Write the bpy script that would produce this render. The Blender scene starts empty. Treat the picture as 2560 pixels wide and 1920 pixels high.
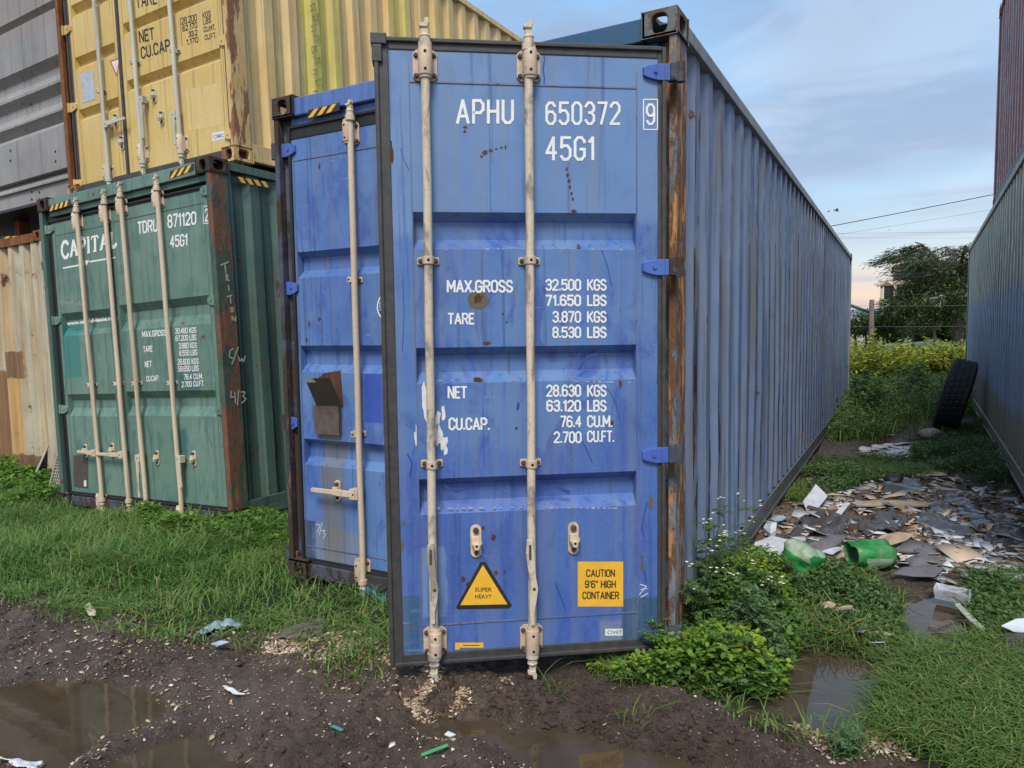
import bpy, math, random
import numpy as np
from mathutils import Vector, Matrix

random.seed(7)
RNG = np.random.default_rng(11)
SC = bpy.context.scene
COL = SC.collection
R = math.radians

# ------------------------------------------------------------------ camera
CAM = np.array([0.8845, -3.1602, 1.4958])
YAW, PITCH, ROLL, FOC = 0.49904, -0.07195, -0.01370, 1791.3      # focal length in pixels of a 2560 px wide frame
_f = np.array([-math.sin(YAW) * math.cos(PITCH), math.cos(YAW) * math.cos(PITCH), math.sin(PITCH)])
_r0 = np.array([math.cos(YAW), math.sin(YAW), 0.0])
_u0 = np.cross(_r0, _f)
CR = math.cos(ROLL) * _r0 + math.sin(ROLL) * _u0
CU = -math.sin(ROLL) * _r0 + math.cos(ROLL) * _u0
cd = bpy.data.cameras.new('camera')
cam = bpy.data.objects.new('camera', cd)
COL.objects.link(cam)
cam.matrix_world = Matrix(((CR[0], CU[0], -_f[0], CAM[0]), (CR[1], CU[1], -_f[1], CAM[1]), (CR[2], CU[2], -_f[2], CAM[2]), (0, 0, 0, 1)))
cd.sensor_width = 36.0
cd.lens = FOC / 2560 * 36
cd.clip_start = 0.05
cd.clip_end = 4000
SC.camera = cam

# ------------------------------------------------------------------ light
SC.view_settings.view_transform = 'Standard'
SC.view_settings.look = 'None'
SC.view_settings.gamma = 1.0
SC.view_settings.exposure = 0.72
SUN_EL, SUN_AZ = R(52), R(20)          # azimuth measured from -y (behind the camera) towards -x
sun_dir = Vector((math.sin(SUN_AZ) * math.cos(SUN_EL), -math.cos(SUN_AZ) * math.cos(SUN_EL), math.sin(SUN_EL)))
sl = bpy.data.lights.new('sun', 'SUN')
sl.energy = 2.1
sl.angle = R(20)
sl.color = (1.0, 0.95, 0.88)
so = bpy.data.objects.new('sun', sl)
COL.objects.link(so)
so.rotation_euler = sun_dir.to_track_quat('Z', 'Y').to_euler()


class NT:
    """small node-tree writer"""
    def __init__(s, tree):
        s.t = tree
        tree.nodes.clear()

    def n(s, typ, ins=None, **props):
        nd = s.t.nodes.new(typ)
        for k, v in props.items():
            setattr(nd, k, v)
        for k, v in (ins or {}).items():
            sock = nd.inputs[k]
            if isinstance(v, bpy.types.NodeSocket):
                s.t.links.new(v, sock)
            elif isinstance(v, bpy.types.Node):
                s.t.links.new(v.outputs[0], sock)
            elif isinstance(v, (tuple, list)) and len(v) == 3 and sock.type == 'RGBA':
                sock.default_value = (*v, 1)
            else:
                sock.default_value = v
        return nd

    def math(s, op, a, b=0.0, clamp=False):
        return s.n('ShaderNodeMath', {0: a, 1: b}, operation=op, use_clamp=clamp).outputs[0]

    def mix(s, fac, a, b):
        m = s.n('ShaderNodeMix', {0: fac}, data_type='RGBA')
        for i, v in ((6, a), (7, b)):
            if isinstance(v, bpy.types.NodeSocket):
                s.t.links.new(v, m.inputs[i])
            else:
                m.inputs[i].default_value = (*v, 1)
        return m.outputs[2]

    def ramp(s, fac, stops, interp='LINEAR'):
        nd = s.n('ShaderNodeValToRGB', {0: fac})
        cr = nd.color_ramp
        cr.interpolation = interp
        while len(cr.elements) < len(stops):
            cr.elements.new(0.5)
        for e, (p, c) in zip(cr.elements, stops):
            e.position = p
            e.color = (c, c, c, 1) if isinstance(c, (int, float)) else (*c, 1)
        return nd.outputs[0]

    def noise(s, vec, scale, detail=4.0, rough=0.5, dist=0.0):
        return s.n('ShaderNodeTexNoise', {'Vector': vec, 'Scale': scale, 'Detail': detail, 'Roughness': rough, 'Distortion': dist})

    def scaled(s, vec, sc, off=(0, 0, 0)):
        return s.n('ShaderNodeMapping', {'Vector': vec, 'Scale': sc, 'Location': off}).outputs[0]


# sky: Nishita daylight behind a soft evening cloud cover
W = bpy.data.worlds.new('World')
SC.world = W
W.use_nodes = True
w = NT(W.node_tree)
tc = w.n('ShaderNodeTexCoord').outputs['Generated']
sky = w.n('ShaderNodeTexSky', sky_type='NISHITA', sun_disc=False)
sky.sun_elevation = SUN_EL
sky.sun_rotation = math.atan2(sun_dir.x, sun_dir.y)
sky.air_density = 1.2
sky.dust_density = 1.5
sep = w.n('ShaderNodeSeparateXYZ', {0: tc})
el = sep.outputs[2]
grad = w.ramp(el, [(0.0, (0.95, 0.62, 0.45)), (0.038, (0.97, 0.68, 0.52)), (0.065, (0.86, 0.74, 0.66)), (0.085, (0.62, 0.70, 0.76)),
                   (0.16, (0.47, 0.66, 0.85)), (0.40, (0.32, 0.57, 0.90)), (1.0, (0.38, 0.52, 0.78))])
cv = w.n('ShaderNodeVectorMath', {0: tc, 1: (1.0, 1.0, 3.2)}, operation='MULTIPLY').outputs[0]
c1 = w.ramp(w.noise(cv, 2.3, 5, 0.5, 0.3).outputs[0], [(0.42, 0.0), (0.60, 1.0)], 'EASE')
cv2 = w.n('ShaderNodeVectorMath', {0: tc, 1: (1.0, 1.0, 14.0)}, operation='MULTIPLY').outputs[0]
c2 = w.ramp(w.noise(cv2, 1.9, 4, 0.5, 0.4).outputs[0], [(0.48, 0.0), (0.68, 1.0)], 'EASE')
low = w.ramp(el, [(0.0, 0.25), (0.05, 0.75), (0.12, 0.9), (0.25, 0.15), (0.4, 0.0)])
brk = w.ramp(w.noise(w.n('ShaderNodeVectorMath', {0: cv, 1: (4.0, 2.0, 7.0)}, operation='ADD').outputs[0], 3.4, 5, 0.55, 0.5).outputs[0], [(0.50, 0.0), (0.66, 1.0)], 'EASE')
high = w.ramp(el, [(0.06, 0.0), (0.14, 1.0)])
col = w.mix(w.math('MULTIPLY', w.math('MULTIPLY', c1, 0.92), high), grad, (0.33, 0.425, 0.615))
col = w.mix(w.math('MULTIPLY', w.math('MULTIPLY', brk, 0.50), high), col, (0.60, 0.72, 0.88))
col = w.mix(w.math('MULTIPLY', c2, low), col, (0.44, 0.45, 0.58))
bg1 = w.n('ShaderNodeBackground', {'Color': sky.outputs[0], 'Strength': 0.11})
bg2 = w.n('ShaderNodeBackground', {'Color': col, 'Strength': 0.68})
mx = w.n('ShaderNodeMixShader', {0: 0.8, 1: bg1.outputs[0], 2: bg2.outputs[0]})
w.n('ShaderNodeOutputWorld', {'Surface': mx.outputs[0]})
SC.cycles.use_denoising = True
SC.cycles.max_bounces = 6
SC.cycles.transparent_max_bounces = 6

# ------------------------------------------------------------------ pixel -> place (P: pixels of a 2212 px wide view of the photograph)
S = 2560 / 2212


def ray(px, py):
    d = _f + CR * ((px * S - 1280) / FOC) - CU * ((py * S - 960) / FOC)
    return d


def G(px, py, z=0.0):
    d = ray(px, py)
    t = (z - CAM[2]) / d[2]
    p = CAM + d * t
    return float(p[0]), float(p[1])


def on_plane(M, px, py, yl=0.0):
    """pixel -> local (x, z) on the plane y = yl of the frame M"""
    Mi = np.array(M.inverted())
    o = Mi[:3, :3] @ CAM + Mi[:3, 3]
    d = Mi[:3, :3] @ ray(px, py)
    t = (yl - o[1]) / d[1]
    p = o + d * t
    return float(p[0]), float(p[2])


def on_side(M, px, py, xl=0.0):
    Mi = np.array(M.inverted())
    o = Mi[:3, :3] @ CAM + Mi[:3, 3]
    d = Mi[:3, :3] @ ray(px, py)
    t = (xl - o[0]) / d[0]
    p = o + d * t
    return float(p[1]), float(p[2])


# ------------------------------------------------------------------ materials
def new_mat(name):
    m = bpy.data.materials.new(name)
    m.use_nodes = True
    return m, NT(m.node_tree)


def finish(k, col, rough=0.5, bump=None, metallic=0.0, spec=0.5, bstr=0.2, bdist=0.01, **extra):
    b = k.n('ShaderNodeBsdfPrincipled', {'Roughness': rough, 'Metallic': metallic, 'Specular IOR Level': spec, **extra})
    if isinstance(col, bpy.types.NodeSocket):
        k.t.links.new(col, b.inputs['Base Color'])
    else:
        b.inputs['Base Color'].default_value = (*col, 1)
    if bump is not None:
        bn = k.n('ShaderNodeBump', {'Height': bump, 'Strength': bstr, 'Distance': bdist})
        k.t.links.new(bn.outputs[0], b.inputs['Normal'])
    k.n('ShaderNodeOutputMaterial', {'Surface': b.outputs[0]})
    return b


RUST = [(0.30, (0.035, 0.014, 0.009)), (0.5, (0.10, 0.038, 0.017)), (0.72, (0.22, 0.085, 0.03))]


def box_mask(k, pos, lo, hi, wob):
    """1 inside the box lo..hi of the object's own coordinates, with a ragged edge"""
    nz = k.noise(pos, 14 if wob < 0.15 else 2.2, 5, 0.6).outputs[1]
    off = k.n('ShaderNodeVectorMath', {0: nz, 1: (0.5, 0.5, 0.5)}, operation='SUBTRACT').outputs[0]
    off = k.n('ShaderNodeVectorMath', {0: off, 1: (wob, wob, wob)}, operation='MULTIPLY').outputs[0]
    q = k.n('ShaderNodeVectorMath', {0: pos, 1: off}, operation='ADD').outputs[0]
    sp = k.n('ShaderNodeSeparateXYZ', {0: q})
    r = None
    for i in (0, 1, 2):
        for v, op in ((lo[i], 'GREATER_THAN'), (hi[i], 'LESS_THAN')):
            if v is None:
                continue
            sw = min(0.045, max(0.003, wob * 0.22))
            e0, e1 = (v - sw, v + sw) if op == 'GREATER_THAN' else (v + sw, v - sw)
            t = k.n('ShaderNodeMapRange', {0: sp.outputs[i], 1: e0, 2: e1}, interpolation_type='SMOOTHSTEP').outputs[0]
            r = t if r is None else k.math('MULTIPLY', r, t)
    return r


def paint(name, c1, c2, rust=0.12, streak=0.35, dirt=(0.11, 0.085, 0.055), rough=0.42, patches=(), rscale=5.0, spots=0.5,
          smear=None, smear_amt=0.0, seed=0.0, dent=0.25, scuff=0.45, runs=0.5):
    """weathered steel paint: faded areas, rain streaks, scuffs, rust spots with run-off"""
    m, k = new_mat(name)
    pos0 = k.n('ShaderNodeTexCoord').outputs['Object']
    pos = k.n('ShaderNodeVectorMath', {0: pos0, 1: (seed, seed * 1.7, seed * 0.6)}, operation='ADD').outputs[0]
    fade = k.ramp(k.noise(pos, 1.3, 6, 0.62, 0.3).outputs[0], [(0.34, 0.0), (0.64, 1.0)])
    col = k.mix(fade, c1, c2)
    # scuffed, repainted strokes
    if smear is not None:
        sm = k.ramp(k.noise(k.scaled(pos, (3.0, 3.0, 1.2)), 2.6, 7, 0.68, 0.8).outputs[0], [(0.52, 0.0), (0.60, 1.0)])
        col = k.mix(k.math('MULTIPLY', sm, smear_amt), col, smear)
    for lo, hi, pc, amt, wob in patches:
        col = k.mix(k.math('MULTIPLY', box_mask(k, pos0, lo, hi, wob), amt), col, pc)
    # long scratches and pale scuffs
    sc_ = k.ramp(k.noise(k.scaled(pos, (3.5, 3.5, 60), (2, 4, 1)), 1.0, 5, 0.6, 1.2).outputs[0], [(0.66, 0.0), (0.70, 1.0)])
    sc2 = k.ramp(k.noise(pos, 2.4, 3, 0.5).outputs[0], [(0.48, 0.0), (0.60, 1.0)])
    col = k.mix(k.math('MULTIPLY', k.math('MULTIPLY', sc_, sc2), scuff), col, tuple(min(0.8, v * 1.5 + 0.08) for v in c2))
    dr_ = k.ramp(k.noise(k.scaled(pos, (19, 19, 0.35), (7, 3, 5)), 1.3, 6, 0.62, 0.2).outputs[0], [(0.57, 0.0), (0.62, 1.0)])
    col = k.mix(k.math('MULTIPLY', dr_, runs), col, tuple(v * 0.45 for v in c1))
    # rain streaks
    st = k.ramp(k.noise(k.scaled(pos, (11, 11, 0.45)), 1.6, 7, 0.6).outputs[0], [(0.45, 0.0), (0.68, 1.0)])
    col = k.mix(k.math('MULTIPLY', st, streak), col, dirt)
    fine = k.noise(pos, 55, 4, 0.7).outputs[0]
    col = k.mix(k.math('MULTIPLY', k.ramp(fine, [(0.38, 1.0), (0.52, 0.0)]), 0.16), col, dirt)
    # rust spots, halo of stain round them, run-off below
    rn = k.noise(pos, rscale, 9, 0.72, 0.1).outputs[0]
    t = 0.80 - 0.30 * rust
    rc = k.ramp(k.noise(pos, 38, 6, 0.7).outputs[0], RUST)
    halo = k.ramp(rn, [(t - 0.06, 0.0), (t, 0.6)])
    col = k.mix(k.math('MULTIPLY', halo, spots), col, (0.17, 0.085, 0.035))
    rm = k.ramp(rn, [(t - 0.005, 0.0), (t + 0.012, 1.0)])
    col = k.mix(rm, col, rc)
    rr = k.ramp(k.noise(k.scaled(pos, (26, 26, 0.8), (3, 1, 2)), 1.4, 6, 0.6).outputs[0], [(0.70 - 0.16 * rust, 0.0), (0.86, 1.0)])
    col = k.mix(k.math('MULTIPLY', rr, 0.75), col, (0.12, 0.052, 0.022))
    rg = k.math('ADD', k.math('MULTIPLY', rm, 0.35), k.ramp(k.noise(pos, 9, 5).outputs[0], [(0.3, rough - 0.08), (0.7, rough + 0.16)]))
    h = k.math('ADD', k.math('MULTIPLY', k.noise(pos, 2.1, 2).outputs[0], dent * 8), k.math('MULTIPLY', k.noise(pos, 90, 4, 0.6).outputs[0], 0.05))
    h = k.math('SUBTRACT', h, k.math('MULTIPLY', rm, 0.12))
    finish(k, col, rg, h, bstr=0.35, bdist=0.012)
    return m


def rusty(name, stops, stretch=(22, 22, 1.2), scale=1.3, rough=0.8, bump=0.5):
    """bare flaking steel with vertical flakes; stops = colour ramp over the flake noise"""
    m, k = new_mat(name)
    pos = k.n('ShaderNodeTexCoord').outputs['Object']
    a = k.noise(k.scaled(pos, stretch), scale, 8, 0.66, 0.25).outputs[0]
    b = k.noise(pos, 9, 8, 0.7, 0.4).outputs[0]
    f = k.math('ADD', k.math('MULTIPLY', a, 0.62), k.math('MULTIPLY', b, 0.42))
    col = k.ramp(f, stops)
    fine = k.noise(pos, 120, 3, 0.6).outputs[0]
    col = k.mix(k.math('MULTIPLY', k.ramp(fine, [(0.4, 0.5), (0.55, 0.0)]), 0.7), col, (0.02, 0.013, 0.01))
    finish(k, col, rough, f, bstr=bump, bdist=0.02, spec=0.3)
    return m


def flaking(name, base, paint2, rust, bright, dark, tr=0.47, tb=0.56, stretch=(11, 11, 4.0), seed=0.0):
    """old paint coming off in flakes: remnants of two paints, brown rust, bright fresh rust, black pits"""
    m, k = new_mat(name)
    pos = k.n('ShaderNodeTexCoord').outputs['Object']
    pos = k.n('ShaderNodeVectorMath', {0: pos, 1: (seed, seed, seed)}, operation='ADD').outputs[0]
    q = k.scaled(pos, stretch)
    f1 = k.noise(q, 1.1, 10, 0.70, 0.5).outputs[0]
    f2 = k.noise(k.scaled(pos, (stretch[0] * 1.7, stretch[1] * 1.7, stretch[2] * 0.9), (5, 2, 7)), 1.2, 10, 0.72, 0.4).outputs[0]
    f3 = k.noise(pos, 16, 9, 0.72, 0.3).outputs[0]
    big = k.noise(k.scaled(pos, (3, 3, 1.1), (1, 9, 3)), 1.6, 4, 0.6).outputs[0]
    col = k.mix(k.ramp(k.noise(pos, 4, 6, 0.65).outputs[0], [(0.42, 0.0), (0.58, 1.0)]), base, paint2)
    rmask = k.ramp(k.math('ADD', k.math('MULTIPLY', f1, 0.72), k.math('MULTIPLY', big, 0.34)), [(tr + 0.035, 0.0), (tr + 0.055, 1.0)])
    col = k.mix(rmask, col, k.mix(f3, tuple(v * 0.6 for v in rust), tuple(v * 1.35 for v in rust)))
    bm = k.ramp(f2, [(tb, 0.0), (tb + 0.025, 1.0)])
    col = k.mix(k.math('MULTIPLY', bm, 0.9), col, k.mix(f3, tuple(v * 0.6 for v in bright), tuple(v * 1.3 for v in bright)))
    dm = k.ramp(k.math('ADD', k.math('MULTIPLY', f3, 0.6), k.math('MULTIPLY', f1, 0.4)), [(0.36, 1.0), (0.42, 0.0)])
    col = k.mix(k.math('MULTIPLY', dm, 0.85), col, dark)
    h = k.math('ADD', k.math('MULTIPLY', rmask, -0.25), k.math('ADD', k.math('MULTIPLY', bm, 0.22), k.math('MULTIPLY', f3, 0.6)))
    finish(k, col, k.math('ADD', 0.55, k.math('MULTIPLY', rmask, 0.3)), h, bstr=0.75, bdist=0.012, spec=0.35)
    return m


def plain(name, col, rough=0.5, var=0.15, scale=30, metallic=0.0, spec=0.5, bstr=0.1, dirt=(0.08, 0.06, 0.045), damt=0.35):
    m, k = new_mat(name)
    pos = k.n('ShaderNodeTexCoord').outputs['Object']
    n = k.noise(pos, scale, 6, 0.65).outputs[0]
    c = k.mix(k.ramp(n, [(0.3, 0.0), (0.7, 1.0)]), tuple(v * (1 - var) for v in col), tuple(min(1, v * (1 + var)) for v in col))
    d = k.ramp(k.noise(pos, scale * 0.3, 7, 0.7, 0.3).outputs[0], [(0.5, 0.0), (0.72, 1.0)])
    c = k.mix(k.math('MULTIPLY', d, damt), c, dirt)
    finish(k, c, rough, n, metallic, spec, bstr=bstr, bdist=0.005)
    return m


def leaf_mat(name, ca, cb, cc=None, trans=0.35, rough=0.5, straw=0.0):
    """foliage: colour from a per-leaf attribute plus drifting variation"""
    m, k = new_mat(name)
    at = k.n('ShaderNodeAttribute', attribute_name='tint').outputs['Fac']
    at0 = at
    geo = k.n('ShaderNodeNewGeometry')
    pos = geo.outputs['Position']
    col = k.mix(at, ca, cb)
    if cc:
        col = k.mix(k.ramp(k.noise(pos, 1.7, 4, 0.6).outputs[0], [(0.45, 0.0), (0.62, 0.8)]), col, cc)
    if straw:
        col = k.mix(k.ramp(at0, [(1 - straw, 0.0), (1 - straw + 0.01, 1.0)]), col, (0.36, 0.29, 0.13))
    b = k.n('ShaderNodeBsdfPrincipled', {'Roughness': rough, 'Specular IOR Level': 0.35})
    k.t.links.new(col, b.inputs['Base Color'])
    tr = k.n('ShaderNodeBsdfTranslucent')
    k.t.links.new(col, tr.inputs[0])
    ms = k.n('ShaderNodeMixShader', {0: trans, 1: b.outputs[0], 2: tr.outputs[0]})
    k.n('ShaderNodeOutputMaterial', {'Surface': ms.outputs[0]})
    return m


# ------------------------------------------------------------------ mesh helpers
class MB:
    def __init__(s):
        s.v, s.f, s.m, s.sm = [], [], [], []

    def add(s, vs, fs, mi=0, smooth=False):
        o = len(s.v)
        s.v += [tuple(map(float, p)) for p in vs]
        for f in fs:
            s.f.append([i + o for i in f])
            s.m.append(mi)
            s.sm.append(smooth)
        return s

    def box(s, x0, x1, y0, y1, z0, z1, mi=0):
        vs = [(x, y, z) for z in (z0, z1) for y in (y0, y1) for x in (x0, x1)]
        return s.add(vs, [(0, 2, 3, 1), (4, 5, 7, 6), (0, 1, 5, 4), (2, 6, 7, 3), (0, 4, 6, 2), (1, 3, 7, 5)], mi)

    def prism(s, poly, y0, y1, mi=0):
        """polygon in (x, z) pulled along y"""
        n = len(poly)
        vs = [(x, y0, z) for x, z in poly] + [(x, y1, z) for x, z in poly]
        fs = [tuple(range(n)), tuple(range(2 * n - 1, n - 1, -1))] + [(i, i + n, (i + 1) % n + n, (i + 1) % n) for i in range(n)]
        return s.add(vs, fs, mi)

    def slab(s, poly, z0, z1, mi=0):
        """polygon in (x, y) pulled along z"""
        n = len(poly)
        vs = [(x, y, z0) for x, y in poly] + [(x, y, z1) for x, y in poly]
        fs = [tuple(range(n - 1, -1, -1)), tuple(range(n, 2 * n))] + [(i, (i + 1) % n, (i + 1) % n + n, i + n) for i in range(n)]
        return s.add(vs, fs, mi)

    def tube(s, pts, rad, n=12, mi=0, caps=True):
        """round bar through pts; rad a number or one per point"""
        pts = [Vector(p) for p in pts]
        if not isinstance(rad, (list, tuple)):
            rad = [rad] * len(pts)
        d0 = (pts[1] - pts[0]).normalized()
        a = d0.orthogonal().normalized()
        vs = []
        for i, p in enumerate(pts):
            d = (pts[min(i + 1, len(pts) - 1)] - pts[max(i - 1, 0)]).normalized()
            a = (a - d * a.dot(d)).normalized()
            b = d.cross(a)
            for j in range(n):
                t = 2 * math.pi * j / n
                vs.append(p + (a * math.cos(t) + b * math.sin(t)) * rad[i])
        fs = [(i * n + j, i * n + (j + 1) % n, (i + 1) * n + (j + 1) % n, (i + 1) * n + j) for i in range(len(pts) - 1) for j in range(n)]
        s.add(vs, fs, mi, True)
        if caps:
            s.add(vs[:n], [tuple(range(n - 1, -1, -1))], mi)
            s.add(vs[-n:], [tuple(range(n))], mi)
        return s

    def build(s, name, mats, parent=None, M=None, bevel=0.0, label=None, cat=None, group=None, kind=None, segs=2):
        me = bpy.data.meshes.new(name)
        me.from_pydata(s.v, [], s.f)
        for mt in (mats if isinstance(mats, (list, tuple)) else [mats]):
            me.materials.append(mt)
        me.polygons.foreach_set('material_index', s.m)
        me.polygons.foreach_set('use_smooth', s.sm)
        me.update()
        o = bpy.data.objects.new(name, me)
        COL.objects.link(o)
        if parent is not None:
            o.parent = parent
        if M is not None:
            o.matrix_local = M
        if bevel:
            b = o.modifiers.new('bevel', 'BEVEL')
            b.width = bevel
            b.segments = segs
            b.limit_method = 'ANGLE'
            b.angle_limit = R(35)
        tag(o, label, cat, group, kind)
        return o


def tag(o, label=None, cat=None, group=None, kind=None):
    for k_, v_ in (('label', label), ('category', cat), ('group', group), ('kind', kind)):
        if v_:
            o[k_] = v_
    return o


def thing(name, label, cat, M=None, group=None):
    o = bpy.data.objects.new(name, None)
    o.empty_display_size = 0.2
    COL.objects.link(o)
    if M is not None:
        o.matrix_world = M
    return tag(o, label, cat, group)


def frame(x, y, z, yaw=0, ty=0, tx=0):
    return Matrix.Translation((x, y, z)) @ Matrix.Rotation(yaw, 4, 'Z') @ Matrix.Rotation(ty, 4, 'Y') @ Matrix.Rotation(tx, 4, 'X')


def np_mesh(name, V, quads=None, tris=None, mat=None, tint=None, parent=None, smooth=False, label=None, cat=None, group=None, kind=None, attrs=None, M=None):
    me = bpy.data.meshes.new(name)
    V = np.asarray(V, np.float32)
    me.vertices.add(len(V))
    me.vertices.foreach_set('co', V.ravel())
    idx, tot = [], []
    if quads is not None and len(quads):
        idx.append(np.asarray(quads, np.int32).ravel())
        tot.append(np.full(len(quads), 4, np.int32))
    if tris is not None and len(tris):
        idx.append(np.asarray(tris, np.int32).ravel())
        tot.append(np.full(len(tris), 3, np.int32))
    idx = np.concatenate(idx)
    tot = np.concatenate(tot)
    me.loops.add(len(idx))
    me.loops.foreach_set('vertex_index', idx)
    me.polygons.add(len(tot))
    me.polygons.foreach_set('loop_start', np.concatenate([[0], np.cumsum(tot)[:-1]]).astype(np.int32))
    if smooth:
        me.polygons.foreach_set('use_smooth', np.ones(len(tot), bool))
    at = dict(attrs or {})
    if tint is not None:
        at['tint'] = tint
    for k_, v_ in at.items():
        a = me.attributes.new(k_, 'FLOAT', 'POINT')
        a.data.foreach_set('value', np.asarray(v_, np.float32))
    me.update(calc_edges=True)
    me.validate()
    if mat:
        me.materials.append(mat)
    o = bpy.data.objects.new(name, me)
    COL.objects.link(o)
    if parent is not None:
        o.parent = parent
    if M is not None:
        o.matrix_local = M
    return tag(o, label, cat, group, kind)


# value noise for terrain and wobble
_tab = np.random.default_rng(3).random((256, 256))


def vnoise(x, y):
    x = np.asarray(x, float)
    y = np.asarray(y, float)
    xi, yi = np.floor(x).astype(int), np.floor(y).astype(int)
    fx, fy = x - xi, y - yi
    fx, fy = fx * fx * (3 - 2 * fx), fy * fy * (3 - 2 * fy)
    g = lambda a, b: _tab[a & 255, b & 255]
    return (g(xi, yi) * (1 - fx) + g(xi + 1, yi) * fx) * (1 - fy) + (g(xi, yi + 1) * (1 - fx) + g(xi + 1, yi + 1) * fx) * fy - 0.5


def fbm(x, y, o=4, g=0.5):
    s_, a = 0, 1.0
    for i in range(o):
        s_ = s_ + a * vnoise(x * 2 ** i + 17.3 * i, y * 2 ** i + 5.1 * i)
        a *= g
    return s_


def sdist(poly, x, y):
    """signed distance to a polygon, negative inside"""
    x = np.asarray(x, float)
    y = np.asarray(y, float)
    d = np.full(x.shape, 1e18)
    ins = np.zeros(x.shape, bool)
    n = len(poly)
    for i in range(n):
        x0, y0 = poly[i]
        x1, y1 = poly[(i + 1) % n]
        ex, ey = x1 - x0, y1 - y0
        t = np.clip(((x - x0) * ex + (y - y0) * ey) / (ex * ex + ey * ey + 1e-12), 0, 1)
        d = np.minimum(d, (x - x0 - t * ex) ** 2 + (y - y0 - t * ey) ** 2)
        c = (y0 > y) != (y1 > y)
        with np.errstate(divide='ignore', invalid='ignore'):
            xx = (x1 - x0) * (y - y0) / (y1 - y0 + 1e-15) + x0
        ins ^= c & (x < xx)
    return np.where(ins, -1, 1) * np.sqrt(d)


# ------------------------------------------------------------------ writing
_font_cache = {}


def text_shape(s, bold=0.0):
    key = (s, bold)
    if key not in _font_cache:
        cu = bpy.data.curves.new('lettering', 'FONT')
        cu.body = s
        cu.offset = bold
        cu.resolution_u = 3
        o = bpy.data.objects.new('lettering', cu)
        COL.objects.link(o)
        bpy.context.view_layer.update()
        me = bpy.data.meshes.new_from_object(o.evaluated_get(bpy.context.evaluated_depsgraph_get()))
        V = np.array([v.co[:2] for v in me.vertices])
        F = [tuple(p.vertices) for p in me.polygons]
        bpy.data.objects.remove(o)
        bpy.data.curves.remove(cu)
        bpy.data.meshes.remove(me)
        _font_cache[key] = (V, F)
    return _font_cache[key]


def put_text(mb, s, quad, y=-0.0015, mi=0, bold=0.012, rel=None):
    """write s into the quad [(x,z) bottom-left, bottom-right, top-right, top-left] on the plane y"""
    V, F = text_shape(s, bold)
    lo, hi = V.min(0), V.max(0)
    if rel is not None:                         # use the height of capitals even where commas hang lower
        C, _ = text_shape(rel, bold)
        lo[1], hi[1] = C.min(0)[1], C.max(0)[1]
    T = (V - lo) / (hi - lo)
    q = np.array(quad, float)
    P = (1 - T[:, :1]) * (1 - T[:, 1:]) * q[0] + T[:, :1] * (1 - T[:, 1:]) * q[1] + T[:, :1] * T[:, 1:] * q[2] + (1 - T[:, :1]) * T[:, 1:] * q[3]
    vs = [(a, y, b) for a, b in P]
    mb.add(vs, F, mi)


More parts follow.
